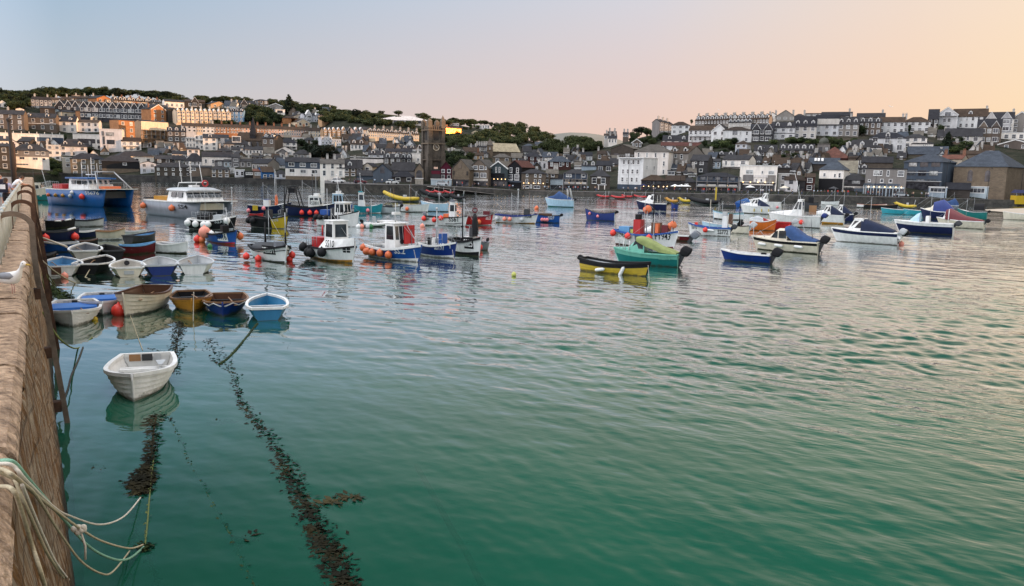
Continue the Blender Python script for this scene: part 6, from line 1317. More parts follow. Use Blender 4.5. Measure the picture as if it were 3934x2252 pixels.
b=Boat('motorboat','cream open boat with a pale grey outboard and a tall pole','boat',2800,2876,898,172,.36,24,bands=[(1,'cream')],gun='black',inside='dkgrey',bow=.3); b.hull(); b.engine(tilt=-35,k=1.6,col='lgrey'); b.pole(.5,0,b.fb,b.fb+4.6,.06,m='black',extra='cross')
b=tender(2740,2854,845,176,20,'white rowing boat with a green rim beyond the SS772 boat',[(.14,'black'),(.8,'white'),(1,'powder')],'teal','lgrey',ratio=.34,group=None)
b.pole(.3,0,b.fb,b.fb+1.3,.03)
def cruiser(label,x0,x1,yw,head,fb,bands,cab=(.40,.70,1.5),col='white',cover=None,eng=1.2,rails=True,**k):
    b=speedboat(label,x0,x1,yw,head,fb,bands,**k); f=b.fb; u0,u1,h=cab
    b.loft('cuddy',[(u1-.1,b.B*.36,f*.95,f*1.5),(u1,b.B*.33,f,f*1.45),(.95,b.B*.08,f*1.15,f*1.25)],col)
    b.cabin(u0,u1,h,wf=.76,nf=2,nside=2,rake=.45,aft=.05,z0=f*.95,col=col,roof=col,whz=(.42,.88),over=.08)
    if cover: b.loft('canopy',[(.04,b.B*.40,f,f*1.12),(.2,b.B*.42,f,f*1.5),(u0+.02,b.B*.37,f*1.1,f*.95+h)],cover,p=.45)
    if rails: b.rail(.70,.97,.55,mid=False)
    if eng: b.engine(tilt=-30,k=eng)
    return b
b=cruiser('small white cabin boat with a dark blue canopy',2846,2958,822,172,24,[(.1,'dkgrey'),(1,'white')],cover='canvasnavy',eng=0)
for u in(.25,.5,.02): sausage(b.onside(u+.02,b.fb*.5,.1),.1,.3,'yellow','yellow strap fender on the small white cabin boat, '+{.25:'middle',.5:'nearest the bow',.02:'nearest the stern'}[u])
b=cruiser('white cruiser with a raked hardtop and red floats, farther off',2880,3000,810,170,28,[(1,'white')],cab=(.42,.68,1.9)); b.pole(.5,0,b.roofz,b.roofz+2.2,.03,m='lgrey'); fenders(b,[.1,.4],.28,'pink','pink ball fender on the farther white cruiser, {n} from its stern',group='pink fenders on the farther white cruiser')
b=speedboat('boat wrapped in a blue cover behind the white cruiser',2824,2894,800,176,14,[(1,'blue')],gun='blue'); b.loft('boat_cover',[(.02,b.B*.42,b.fb,b.fb*1.3),(.4,b.B*.46,b.fb,b.fb*2.3),(.96,b.B*.1,b.fb*1.2,b.fb*1.4)],'catblue')
b=cruiser('large white fishing cruiser with a tall hardtop and a blue outboard',2954,3150,872,170,36,[(.06,'black'),(1,'white')],cab=(.34,.58,2.4),eng=0); b.engine(tilt=-28,k=1.5,col='royal',y=.4); b.engine(tilt=-34,k=1.5,col='black',y=-.4); b.pole(.4,.3,b.roofz,b.roofz+3.8,.035,m='white',lean=1.1); fenders(b,[.34],.34,'ball','red ball fender on the large white fishing cruiser'); b.box('tan_hatch',.12,.26,-b.B*.43,-b.B*.40,b.fb*1.1,b.fb*1.9,'varn'); b.rail(.1,.3,.5)
b=cruiser('white cuddy boat with a dark canopy and a yellow lower hull',3122,3240,862,168,30,[(.25,'ochre'),(1,'white')],cover='canvasnavy',eng=1.2)
b=cruiser('white and navy cabin boat close behind the cuddy boat',3180,3276,850,170,24,[(1,'navy')],cover='canvasnavy',eng=1.1)
b=tender(2880,2976,886,4,26,'orange rowing boat with a white rim beside the red boat',[(1,'orange')],'white','brown',ratio=.36,group=None)
b=speedboat('bright red motorboat with a pale grey outboard',2932,3040,884,166,26,[(1,'red')],gun='red',inside='maroon',bow=.35); b.engine(tilt=-30,k=1.5,col='lgrey'); fenders(b,[.03,.98],.28,'ball','red ball fender on the bright red motorboat, {n} from its stern',group='red fenders on the red motorboat')
b=speedboat('maroon and white day boat under a pale cover',2878,2942,866,172,16,[(.6,'maroon'),(1,'lgrey')]); b.loft('boat_cover',[(.02,b.B*.42,b.fb,b.fb*1.3),(.5,b.B*.46,b.fb,b.fb*1.9),(.96,b.B*.1,b.fb*1.2,b.fb*1.4)],'lgrey')
# cream cabin boat with blue canopy
b=speedboat('cream cabin boat with a blue canvas canopy and white tube fenders',2890,3146,966,164,36,[(.06,'black'),(.68,'cream'),(.95,'black'),(1,'cream')],gun='cream',bow=.22,inside='lgrey'); f=b.fb
b.loft('cabin',[(.44,b.B*.38,f*.95,f*2.0),(.58,b.B*.37,f*.98,f*2.0),(.72,b.B*.30,f*1.05,f*1.25),(.94,b.B*.1,f*1.12,f*1.22)],'cream',p=.45)
for sd in(1,-1):
    for pts in([(.58,f*1.18),(.68,f*1.18),(.62,f*1.75),(.58,f*1.8)],[(.45,f*1.18),(.56,f*1.18),(.56,f*1.82),(.45,f*1.85)]):
        yy=lambda u,z:sd*(b.B*.375*(1-.08*max(0,(z/f-1.2)))-(.08*b.B*max(0,u-.58)/.1 if u>.58 else 0)+.02)
        g=MB(); P=[(b.X(u),yy(u,z),z) for u,z in pts]; g.hexa([(x,y-.02*sd,z) for x,y,z in P]+[(x,y+.03*sd,z) for x,y,z in P]); g.build('window',GLASS,b.root)
b.loft('canopy',[(.02,b.B*.40,f*1.0,f*1.15),(.2,b.B*.44,f*1.0,f*1.5),(.36,b.B*.43,f*1.05,f*2.15),(.44,b.B*.40,f*1.4,f*2.3),(.48,b.B*.37,f*1.6,f*2.2)],'canvasblue',p=.5)
b.engine(tilt=-20,k=1.7); g=MB(); g.tube([b.pt(.95,1,1),b.pt(.9,1,1)+Vector((-.2,-.1,.6)),b.pt(.78,1,1)+Vector((0,-.2,.1))],.025,5); g.build('bow_rail',pm('steel'),b.root); b.pole(.08,.5,f,f+2.2,.03,lean=.3); b.pole(.2,-.6,f,f+1.8,.03,lean=.6,m='lgrey')
for i,u in enumerate((.26,.55,.84)): sausage(b.onside(u,f*.55,.13),.14,.38,'white',['rear','middle','front'][i]+' white tube fender on the cream cabin boat',tilt=(0,R(86),b.rz),group='white tube fenders on the cream cabin boat')
b=speedboat('small navy open motorboat with a white rim and a black outboard, nearest on the right',2770,2962,1006,164,28,[(1,'royal')],gun='white',inside='lgrey',deck=.8,bow=.3); b.engine(tilt=-24,k=1.7)
for u in(.3,.5): b.box('thwart',u,u+.06,-b.B*.4,b.B*.4,b.fb*.75,b.fb*.85,'lgrey')
# white and navy speedboat with black canopy
b=speedboat('white speedboat with a navy stripe and a black canopy',3198,3446,934,166,38,[(.68,'white'),(.95,'navy'),(1,'white')],bow=.16); f=b.fb
b.cabin(.50,.74,1.35,wf=.76,nf=2,nside=1,rake=.55,aft=.0,z0=f*.98,whz=(.25,.85),over=.06)
b.loft('canopy',[(.06,b.B*.36,f*1.0,f*1.15),(.28,b.B*.42,f*1.0,f*1.6),(.53,b.B*.38,f*1.0,f*1.02+1.4)],'canvasnavy',p=.42)
b.engine(tilt=-24,k=1.5,col='lgrey',y=.45); b.engine(tilt=-46,k=1.6,col='black',y=-.4); b.loft('deck_tail',[(-.04,b.B*.3,f*.5,f*.75),(.06,b.B*.4,f*.8,f*1.05)],'white'); ball(b.world(-.03,-b.B*.2,.15),.28,'salmon','orange ball fender at the stern of the white and navy speedboat')
b=speedboat('white topped navy open boat with a small windscreen',3442,3652,896,170,34,[(.7,'navy'),(1,'white')],inside='white',bow=.15); f=b.fb
b.loft('windscreen',[(.56,b.B*.3,f,f*1.9),(.62,b.B*.3,f,f*1.75),(.74,b.B*.14,f,f*1.1)],'powder'); b.box('console',.40,.46,-.5,.5,f,f*1.6,'white'); b.pole(.12,-b.B*.4,f,f+1.9,.06,m='white'); b.engine(tilt=-42,k=1.6,col='dkgrey')
b=speedboat('cream hulled boat under a maroon cover',3606,3772,876,168,24,[(1,'cream')],bow=.3); f=b.fb
b.loft('boat_cover',[(.02,b.B*.40,f,f*1.15),(.4,b.B*.45,f,f*1.6),(.72,b.B*.43,f,f*2.5),(.8,b.B*.36,f*1.05,f*2.3)],'maroon',p=.5); b.cabin(.74,.88,1.1,wf=.6,nf=1,nside=1,rake=.4,z0=f); b.engine(tilt=-35,k=1.3)
b=speedboat('dark navy boat with a bright blue cover and a white cuddy',3540,3664,842,170,24,[(1,'navy')],bow=.4); f=b.fb
b.loft('boat_cover',[(.05,b.B*.42,f,f*1.4),(.35,b.B*.46,f,f*2.6),(.62,b.B*.42,f,f*2.2)],'royal'); b.loft('cuddy',[(.60,b.B*.42,f,f*2.1),(.7,b.B*.36,f,f*1.5),(.9,b.B*.1,f*1.2,f*1.3)],'cream')
for x0,x1,y,c,l in((3392,3560,824,'turq','long teal rowing gig with a pale rim'),(3480,3672,829,'turq','second teal rowing gig lying in front of the long one'),):
    tender(x0,x1,y,176,13,l,[(1,c)],'white','brown',ratio=.14,group='rowing gigs',name='rowing_gig',cat='rowing gig',thw=(.2,.35,.5,.65,.8))
tender(3296,3400,800,2,10,'slim pinkish white gig below the harbour wall',[(.3,'dkgrey'),(1,'white')],'salmon','brown',ratio=.15,group='rowing gigs',name='rowing_gig',cat='rowing gig'); tender(3322,3442,803,4,11,'slim black gig in front of the pinkish white one',[(1,'black')],'varn','brown',ratio=.15,group='rowing gigs',name='rowing_gig',cat='rowing gig')
rib('small yellow inflatable with a hooded console near the right wall',3440,3516,802,176,12,'yellow',frame=True)
b=speedboat('low boat under a pale grey cover near the right wall',3620,3678,806,178,14,[(1,'grey')],gun='lgrey'); b.loft('boat_cover',[(.02,b.B*.42,b.fb,b.fb*1.5),(.25,b.B*.48,b.fb,b.fb*2.6),(.6,b.B*.44,b.fb,b.fb*1.9),(.97,b.B*.1,b.fb,b.fb*1.9)],'canvasblue')
tender(3156,3220,788,2,9,'small white dinghy close under the harbour wall on the right',[(1,'white')],'white','powder',group=None,ratio=.3,name='dinghy')
b=Boat('fishing_boat','dark boat with a mast partly hidden behind the white cruisers','boat',3078,3142,806,178,.36,22,bands=[(1,'dkgrey')],gun='black',inside='black'); b.hull(); b.pole(.5,0,b.fb,b.fb+6,.06,m='dkgrey'); b.box('gear',.3,.6,-.5,.5,b.fb,b.fb*1.8,'black')
b=Boat('motorboat','dark green motorboat with an open canopy near the right edge','boat',3684,3784,842,172,.34,22,bands=[(1,'teal')],gun='lgrey',inside='dkgrey'); b.hull(deck=.6); b.loft('canopy',[(.1,b.B*.4,b.fb*1.3,b.fb*2.3),(.45,b.B*.4,b.fb*1.3,b.fb*2.2)],'black'); b.engine(tilt=-30,k=1.0)
tender(3862,3990,846,178,18,'cream rowing boat cut by the right edge of the view',[(1,'cream')],'white','lgrey',group=None,ratio=.28)
tender(2770,2826,800,178,9,'low dark dinghy right of the big black inflatable',[(1,'dkgrey')],'dkgrey','black',group=None,ratio=.3,name='dinghy')

# working clutter: pots, coils, boxes and stays on the fishing boats
crng=random.Random(9); GEAR=[pm(k) for k in('dkgrey','ochre','blue','dirty','black','maroon')]
for b in ALLB:
    if b.root.name.split('.')[0] not in('fishing_boat','trawler','motorboat','workboat'): continue
    q=MB(); n=crng.randint(4,8) if 'fish' in b.root.name or 'traw' in b.root.name else 2
    for _ in range(n):
        u=crng.uniform(.08,.5); y=crng.uniform(-.6,.6)*b.hb(u); s=crng.uniform(.12,.26); z=b.fb*crng.uniform(.45,.8); m_=crng.randrange(6)
        if crng.random()<.5: q.box(b.X(u)-s,b.X(u)+s,y-s*.7,y+s*.7,z,z+s*1.3,m_)
        else: q.lathe([(s,0),(s*1.1,s*.4),(s*.5,s*.5),(.02,s*.2)],8,m_,(b.X(u),y,z))
    q.build('deck_gear',GEAR,b.root)
    q=MB(); z=max(b.fb*3.2,2.2); x=b.X(crng.uniform(.3,.5)); q.tube([(x,.1,b.fb*.6),(x,.1,z+.8)],.02,4); q.tube([(x,.1,z+.5),(b.X(.97),0,b.gz(.97)+.05)],.012,3); q.build('aerial_and_stay',pm('lgrey'),b.root)
# ------------------------------------------------------------------ buildings
CROP={'B1':(0,320),'B2':(620,320),'B3':(1240,360),'B4':(1700,400),'B5':(2320,400),'B6':(2900,400),'B7':(3374,400),'S':(0,0)}
KS=3.639
def S_(c,x,y):
    if c=='S': return x,y
    o=CROP[c]; return o[0]+x/KS,o[1]+y/KS
WALL=dict(wh=((.80,.79,.77),'render'),cr=((.60,.54,.43),'render'),crl=((.70,.60,.46),'render'),lg=((.50,.50,.49),'render'),gy=((.235,.23,.225),'render'),st=((.165,.138,.108),'stone'),ds=((.075,.068,.062),'stone'),
 sl=((.06,.063,.072),'slate'),pb=((.40,.50,.58),'render'),pbw=((.62,.66,.70),'render'),brn=((.15,.125,.105),'render'),brick=((.40,.20,.10),'brick'),tan=((.48,.33,.20),'brick'),pk=((.58,.40,.33),'render'),
 mar=((.10,.014,.03),'render'),bk=((.016,.017,.02),'timber'),dk=((.045,.045,.05),'timber'),cb=((.02,.10,.27),'render'),sky=((.22,.40,.58),'render'),bg=((.075,.10,.135),'render'),rbn=((.085,.04,.035),'brick'),tg=((.07,.095,.10),'slate'))
ROOF=dict(rs=(.038,.040,.047),rb=(.060,.044,.034),rl=(.125,.12,.11),rr=(.15,.07,.055),ru=(.055,.07,.095),rc=(.34,.31,.23),rm=(.10,.045,.04),rw=(.62,.62,.64),rg=(.13,.14,.12))
def wm(k): c,t=WALL[k]; return mat('wall_'+k,c,.85,.2,.5,kind=t,spec=.2)
def rm_(k): return mat('roof_'+k,ROOF[k],.85,.32,.5,kind='slate',spec=.15)
FRAME=mat('window_frame_white',(.72,.72,.70),.5,.06,2); DFRAME=mat('window_frame_dark',(.05,.05,.055),.5,.1,2)
PANE=glass('house_pane',(.055,.062,.072),.05); TRIM=mat('white_trim',(.68,.67,.64),.6,.12,1)
BRICKC=mat('chimney_brick',(.22,.11,.07),.9,.3,1,kind='brick'); STONEC=mat('chimney_render',(.42,.40,.37),.9,.25,1)
RAILM=mat('balcony_rail',(.30,.31,.32),.5,.1,1); WARM=emit('lamp_glow',(1,.62,.28),5.0); SHOPG=glass('shop_glass',(.035,.035,.04),.08)
WCACHE={}
def window(parent,x,y,z,w,h,style='w',sub=True):
    w=round(w*5)/5 or .4; h=round(h*5)/5 or .4; w=max(w,.4); h=max(h,.4); k=(w,h,style)
    if k not in WCACHE:
        t=min(.13,w*.18); f=MB(); o=.06
        for a in((-w/2,-w/2+t,0,h),(w/2-t,w/2,0,h)): f.box(a[0],a[1],-o,.05,a[2],a[3])
        f.box(-w/2+t,w/2-t,-o,.05,0,t); f.box(-w/2+t,w/2-t,-o,.05,h-t,h)
        n=max(1,int(w/1.0)) 
        for i in range(1,n): f.box(-w/2+w*i/n-.035,-w/2+w*i/n+.035,-o*.8,.04,t,h-t)
        if h>1.2 and n==1: f.box(-w/2+t,w/2-t,-o*.8,.04,h*.5-.03,h*.5+.03)
        if style=='w': f.box(-w/2-.08,w/2+.08,-.12,.05,-.1,0)
        p=MB(); p.box(-w/2+t,w/2-t,-.015,.05,t,h-t)
        WCACHE[k]=(f.mesh('window',DFRAME if style=='d' else FRAME),p.mesh('pane',PANE))
    fm,pmh=WCACHE[k]; o=link('window',fm,parent,(x,y,z)); 
    if sub: link('pane',pmh,o)
    return o
NB=0
def bd(c,x0,x1,ye,yb,roof,rh,wall,roofm,rows,cols,label,yaw=0,dep=8.0,dorm=0,chim=(),wins=None,two=None,shop=None,group=None,name='house',cat='house',trim=False,gables=0,d=None,sub=True,
       balc=False,signs=(),style='w',arch=(),wh=None,ww=None,bands=(),lamps=0,drh=None,side=0,wbase=.0,extra=None,down=4.0,over=.3,line=None):
    X0,Ye=S_(c,x0,ye); X1,Yb=S_(c,x1,yb); xc=(X0+X1)/2; RH=rh/KS if c!='S' else rh
    P,dd=ground_at(xc,Yb) if d is None else (None,d)
    if d is not None: P=at_d(xc,Yb,d)
    if line:
        P0,r_=line; a,_=az_el(xc,Yb); P=at_d(xc,Yb,(P0.y*math.cos(r_)-P0.x*math.sin(r_))/math.cos(a+r_)); yaw=math.degrees(r_+a); down=9
    sc=depth(P)/FOC; yw=R(yaw); w=(X1-X0)*sc/math.cos(yw); h=(Yb-Ye)*sc; rise=max(RH*sc,.1)
    a=math.atan2(P.x,P.y); rt=empty(name,P,-a+yw); tag(rt,label,cat,group)
    wl=wm(wall); b=MB(); hw=w/2
    # body, with gable ends in the wall material where the roof has them
    b.box(-hw,hw,0,dep,-down,h)
    if roof=='side':
        for x in(-hw,hw):
            s=.3 if x<0 else -.3
            b.add([(x,0,h),(x,dep,h),(x,dep/2,h+rise-.12),(x+s,0,h),(x+s,dep,h),(x+s,dep/2,h+rise-.12)],[(0,1,2),(5,4,3),(0,3,4,1),(1,4,5,2),(2,5,3,0)])
    if roof=='front':
        b.add([(-hw,0,h),(hw,0,h),(0,0,h+rise-.12),(-hw,dep,h),(hw,dep,h),(0,dep,h+rise-.12)],[(0,1,2),(5,4,3),(0,3,4,1),(1,4,5,2),(2,5,3,0)])
    b.build('wall',wl,rt)
    if two:
        k2,fr=two; q=MB(); z0=h*(1-fr); q.box(-hw-.04,hw+.04,-.05,dep*.98,z0,h-.02); q.build('upper_wall',wm(k2),rt)
    rmm=rm_(roofm); q=MB(); o=over; t=.16
    def slab(A,B,Cc,D):      # eave left, eave right, ridge right, ridge left
        A,B,Cc,D=map(Vector,(A,B,Cc,D)); n=(B-A).cross(D-A).normalized()*t
        q.hexa([A,B,Cc,D,A+n,B+n,Cc+n,D+n])
    slope=rise/(dep/2)
    if roof=='side':
        slab((-hw-.12,-o,h-o*slope),(hw+.12,-o,h-o*slope),(hw+.12,dep/2,h+rise),(-hw-.12,dep/2,h+rise))
        slab((hw+.12,dep+o,h-o*slope),(-hw-.12,dep+o,h-o*slope),(-hw-.12,dep/2,h+rise),(hw+.12,dep/2,h+rise))
    elif roof=='front':
        s2=rise/hw
        slab((-hw-o,dep+.12,h-o*s2),(-hw-o,-.2,h-o*s2),(0,-.2,h+rise),(0,dep+.12,h+rise)); slab((hw+o,-.2,h-o*s2),(hw+o,dep+.12,h-o*s2),(0,dep+.12,h+rise),(0,-.2,h+rise))
    elif roof=='hip':
        i=min(dep/2,hw*.75); e=[(-hw-o,-o,h-.05),(hw+o,-o,h-.05),(hw+o,dep+o,h-.05),(-hw-o,dep+o,h-.05)]; r1,r2=(-hw+i,dep/2,h+rise),(hw-i,dep/2,h+rise)
        lo=[(x,y,z-.15) for x,y,z in e]
        q.add(e+lo+[r1,r2],[(0,1,9,8),(1,2,9),(2,3,8,9),(3,0,8),(7,6,5,4),(0,4,5,1),(1,5,6,2),(2,6,7,3),(3,7,4,0)])
    elif roof=='pyr':
        e=[(-hw-o,-o,h-.05),(hw+o,-o,h-.05),(hw+o,dep+o,h-.05),(-hw-o,dep+o,h-.05)]; q.add(e+[(0,dep/2,h+rise)],[(0,1,4),(1,2,4),(2,3,4),(3,0,4),(3,2,1,0)])
    elif roof=='mans':
        i=.9; e=[(-hw-.1,-.1,h),(hw+.1,-.1,h),(hw+.1,dep+.1,h),(-hw-.1,dep+.1,h)]; u=[(-hw+i,i,h+rise),(hw-i,i,h+rise),(hw-i,dep-i,h+rise),(-hw+i,dep-i,h+rise)]; q.hexa(e+u)
    elif roof=='mono':
        slab((-hw-.12,-o,h-.1),(hw+.12,-o,h-.1),(hw+.12,dep,h+rise),(-hw-.12,dep,h+rise))
        q.add([(-hw,0,h),(-hw,dep,h),(-hw,dep,h+rise),(hw,0,h),(hw,dep,h),(hw,dep,h+rise)],[(2,1,0),(3,4,5),(1,2,5,4)])
    else:
        q.box(-hw-.12,hw+.12,-.14,dep+.1,h+.003,h+.25); 
    ro=q.build('roof',rmm if roof!='flat' else (TRIM if wall in('wh','pbw','lg','cr','pb') else rmm),rt)
    for cx_ in chim:
        zc=h+(rise*.75 if roof!='front' else rise*.4); g=MB(); x=-hw+w*cx_; yy=dep*.5 if roof in('side','mans') else dep*.4; x=max(min(x,hw-.5),-hw+.5)
        g.box(x-.45,x+.45,yy-.35,yy+.35,zc-.6,zc+1.9); g.box(x-.52,x+.52,yy-.42,yy+.42,zc+1.9,zc+2.05)
        for k in(-.22,.22): g.lathe([(.12,zc+2.05),(.1,zc+2.55)],6,0,(x+k,yy,0))
        g.build('chimney',BRICKC if wall in('brick','tan','rbn','pk','cr') else STONEC,ro)
    if trim and roof=='front':
        for sgn in(-1,1):
            g=MB(); s2=rise/hw; A=Vector((sgn*(hw+o),-.24,h-o*s2)); B=Vector((0,-.24,h+rise)); dv=Vector((0,0,-.35)); g.hexa([A+dv,B+dv,B+dv+Vector((0,.06,0)),A+dv+Vector((0,.06,0)),A+Vector((0,0,.1)),B+Vector((0,0,.1)),B+Vector((0,.06,.1)),A+Vector((0,.06,.1))]); g.build('barge_board',TRIM,ro)
    fy=-.03 if not two else -.06
    def px2(x,y): return ((x-x0)/(x1-x0)-.5)*w,(yb-y)/(yb-ye)*h
    pxm=h/max(yb-ye,1)
    if wins is not None:
        for wx,wy,www,whh in wins:
            lx,lz=px2(wx,wy+whh/2); window(rt,lx,fy,lz,www*w/(x1-x0),whh*pxm,style,sub)
    elif rows:
        fh=(h-wbase*h)/rows; hh=wh or min(1.75,fh*.62); www=ww or min(1.5,w/max(cols,1)*.55)
        for r in range(rows):
            for k in range(cols):
                if shop and r==0: continue
                window(rt,-hw+w*(k+.5)/cols,fy,wbase*h+fh*r+fh*.28,www,hh,style,sub)
    if side:      # windows on the flank that shows
        sx=hw+.03 if yaw<0 else -hw-.03
        fh=h/max(1,rows or 2)
        for r in range(rows or 2):
            for k in range(side):
                o_=window(rt,sx,dep*(k+.5)/side,fh*r+fh*.28,1.0,1.4,style,sub); o_.rotation_euler=(0,0,R(90 if yaw<0 else -90))
    if shop:
        q=MB(); q.box(-hw*.92,hw*.92,-.05,.02,.15,min(2.6,h*.3)); s_=q.build('shop_window',SHOPG,rt)
        q=MB(); zt=min(2.6,h*.3); q.box(-hw*.95,hw*.95,-.16,.0,zt,zt+.55); q.build('fascia_board',wm(shop) if isinstance(shop,str) else DFRAME,rt)
    dh=drh or min(1.5,rise*.75)
    for k in range(dorm):
        x=-hw+w*(k+.5)/dorm; yy=dep*.12; zb=h+slope*yy*.6 if roof in('side','hip') else h+.2; g=MB(); dw=.8
        g.box(x-dw,x+dw,yy,dep*.5,zb,zb+dh); g.add([(x-dw,yy,zb+dh),(x+dw,yy,zb+dh),(x,yy,zb+dh+.7),(x-dw,dep*.5,zb+dh),(x+dw,dep*.5,zb+dh),(x,dep*.5,zb+dh+.7)],[(0,1,2),(5,4,3),(0,2,5,3),(1,4,5,2)])
        dm=g.build('dormer',TRIM if wall not in('ds','sl') else FRAME,rt)
        q=MB()
        for sg in(-1,1): q.hexa([(x+sg*(dw+.12),yy-.15,zb+dh-.1),(x,yy-.15,zb+dh+.72),(x,dep*.5,zb+dh+.72),(x+sg*(dw+.12),dep*.5,zb+dh-.1),(x+sg*(dw+.12),yy-.15,zb+dh+.02),(x,yy-.15,zb+dh+.84),(x,dep*.5,zb+dh+.84),(x+sg*(dw+.12),dep*.5,zb+dh+.02)]) if sg<0 else q.hexa([(x,yy-.15,zb+dh+.72),(x+sg*(dw+.12),yy-.15,zb+dh-.1),(x+sg*(dw+.12),dep*.5,zb+dh-.1),(x,dep*.5,zb+dh+.72),(x,yy-.15,zb+dh+.84),(x+sg*(dw+.12),yy-.15,zb+dh+.02),(x+sg*(dw+.12),dep*.5,zb+dh+.02),(x,dep*.5,zb+dh+.84)])
        q.build('dormer_roof',rmm,dm)
        q=MB(); q.box(x-.5,x+.5,yy-.03,yy+.02,zb+.25,zb+dh-.05); q.build('pane',PANE,dm)
    for k in range(gables):       # cross gables rising from the facade, with bays below
        gw=min(w/gables*.36,2.2); x=-hw+w*(k+.5)/gables; g=MB(); gh=gw*1.35
        g.add([(x-gw,-.25,h-.3),(x+gw,-.25,h-.3),(x,-.25,h+gh),(x-gw,dep*.45,h-.3),(x+gw,dep*.45,h-.3),(x,dep*.45,h+gh)],[(0,1,2),(5,4,3),(0,3,4,1),(0,2,5,3),(1,4,5,2)])
        g.box(x-gw*.8,x+gw*.8,-.7,.0,-1,h-.35); gb=g.build('gable_bay',wl,rt)
        for sgn in(-1,1):
            q=MB(); A=Vector((x+sgn*(gw+.15),-.34,h-.55)); B=Vector((x,-.34,h+gh+.05)); q.hexa([A,B,B+Vector((0,dep*.45,0)),A+Vector((0,dep*.45,0)),A+Vector((0,0,.28)),B+Vector((0,0,.28)),B+Vector((0,dep*.45,.28)),A+Vector((0,dep*.45,.28))])
            q.build('barge_board',TRIM,gb)
        nr=max(1,rows)
        for r in range(nr):
            window(rt,x,-.74,h/nr*r+h/nr*.25,gw*1.2,h/nr*.55,style,sub)
    if balc:
        for fz in (balc if isinstance(balc,(list,tuple)) else [.5]):
            q=MB(); z=h*fz; q.box(-hw*.9,hw*.9,-1.2,.0,z-.15,z); q.box(-hw*.9,hw*.9,-1.2,-1.15,z+.95,z+1.03)
            n=max(3,int(w/1.2)); 
            for i in range(n+1): q.box(-hw*.9+1.8*hw*i/n-.03,-hw*.9+1.8*hw*i/n+.03,-1.2,-1.15,z,z+.95)
            q.build('balcony',RAILM,rt)
    for zz,hh,k in bands:
        q=MB(); q.box(-hw-.05,hw+.05,-.1,.0,h*zz,h*zz+hh); q.build('string_course',TRIM if k=='t' else wm(k),rt)
    for sx,sy,sw,sh,k in signs:
        lx,lz=px2(sx,sy); q=MB(); ww_=sw*w/(x1-x0); hh=sh*pxm; q.box(lx-ww_/2,lx+ww_/2,-.16,-.02,lz-hh/2,lz+hh/2); q.build('sign_board',wm(k) if k in WALL else TRIM,rt)
    for ax,ay,aw,ah in arch:
        lx,lz=px2(ax,ay); rw=aw*w/(x1-x0)/2; hh=ah*pxm; pts=[(lx-rw,lz-hh/2),(lx+rw,lz-hh/2)]+[(lx+rw*math.cos(t_),lz+hh/2-rw+rw*1.2*math.sin(t_)) for t_ in [math.pi*i/8 for i in range(9)]]
        q=MB(); q.prism(pts,-.06,.02); q.build('arched_window',SHOPG,rt)
    for i in range(lamps):
        q=MB(); x=-hw*.8+1.6*hw*i/max(1,lamps-1); q.sphere((x,-.3,min(3.0,h*.42)),.14,8,6); q.build('wall_lamp',WARM,rt)
    if extra: extra(rt,w,h,dep,px2,pxm)
    return rt
def lineof(c,x0,x1,y0,y1,yaw):
    P0,_=ground_at(*S_(c,(x0+x1)/2,(y0+y1)/2)); P0=P0*(1-7/P0.length); return P0,-math.atan2(P0.x,P0.y)+R(yaw)
def ordw(i,n):
    W_=['first','second','third','fourth','fifth','sixth','seventh','eighth','ninth','tenth','eleventh','twelfth','thirteenth','fourteenth','fifteenth','sixteenth']
    return 'leftmost' if i==0 else ('rightmost' if i==n-1 else W_[i]+' from the left')
def terrace(c,xs,ye0,ye1,yb0,yb1,roof,rh,walls,roofm,rows,cols,what,group,**k):
    n=len(xs)-1; ln=lineof(c,xs[0],xs[-1],yb0,yb1,k.pop('yaw',0))
    for i in range(n):
        t=i/max(1,n-1); wl=walls[i%len(walls)] if not isinstance(walls,str) else walls
        bd(c,xs[i],xs[i+1],lerp(ye0,ye1,t),lerp(yb0,yb1,t),roof,rh,wl,roofm,rows,cols,what+', '+ordw(i,n),group=group,line=ln,**k)
# ============================ left slope (B1) ============================
def lin(a,b,n): return [a+(b-a)*i/n for i in range(n+1)]
bd('B1',0,318,440,662,'side',62,'brn','rs',3,3,'grey brown three storey house with wide windows above the blue arches',yaw=-14,ww=1.7,chim=(.35,))
bd('B1',320,755,482,662,'side',62,'brn','rs',2,4,'brown house with white string courses and white window surrounds',yaw=-14,dorm=2,trim=True,bands=((.52,.3,'t'),(.96,.35,'t')),chim=(.02,))
bd('B1',760,1050,535,690,'side',75,'wh','rs',2,3,'white house with a bay window and two white roof dormers',yaw=-14,dorm=2)
bd('B1',1052,1365,548,695,'side',36,'pbw','rb',2,4,'white and blue row house left of the white modern block',yaw=-14)
def panels(rt,w,h,dep,px2,pxm):
    for a,b in((0,110),(140,180),(320,485),(505,670),(690,830)):
        xa,_=px2(a,0); xb,_=px2(b,0); q=MB(); q.box(xa,xb,-.05,.02,h*.02,h*.70); q.build('blue_panel',wm('bg'),rt)
    for i in range(9):
        q=MB(); x=-w/2+w*(i+.5)/9; q.box(x-.15,x+.15,.1,.4,h,h+1.2); q.build('parapet_post',TRIM,rt)
bd('B1',0,835,712,842,'flat',5,'wh','rs',0,0,'long white terrace wall with blue recessed panels and posts on top',name='terrace_wall',cat='wall',extra=panels,dep=5)
bd('B1',1055,1425,722,945,'flat',8,'wh','rs',0,0,'wide lower wing of the white modern block with one long window',wins=[(1220,810,215,62),(1380,812,62,55),(1385,890,62,45)],style='d',dep=10)
bd('B1',1422,1702,652,972,'flat',8,'wh','rs',0,0,'tall white modern block with dark framed windows and a stair strip',wins=[(1465,710,28,62),(1472,805,28,110),(1478,900,28,62),(1552,718,98,48),(1558,826,98,58)],style='d',dep=12,yaw=-8)
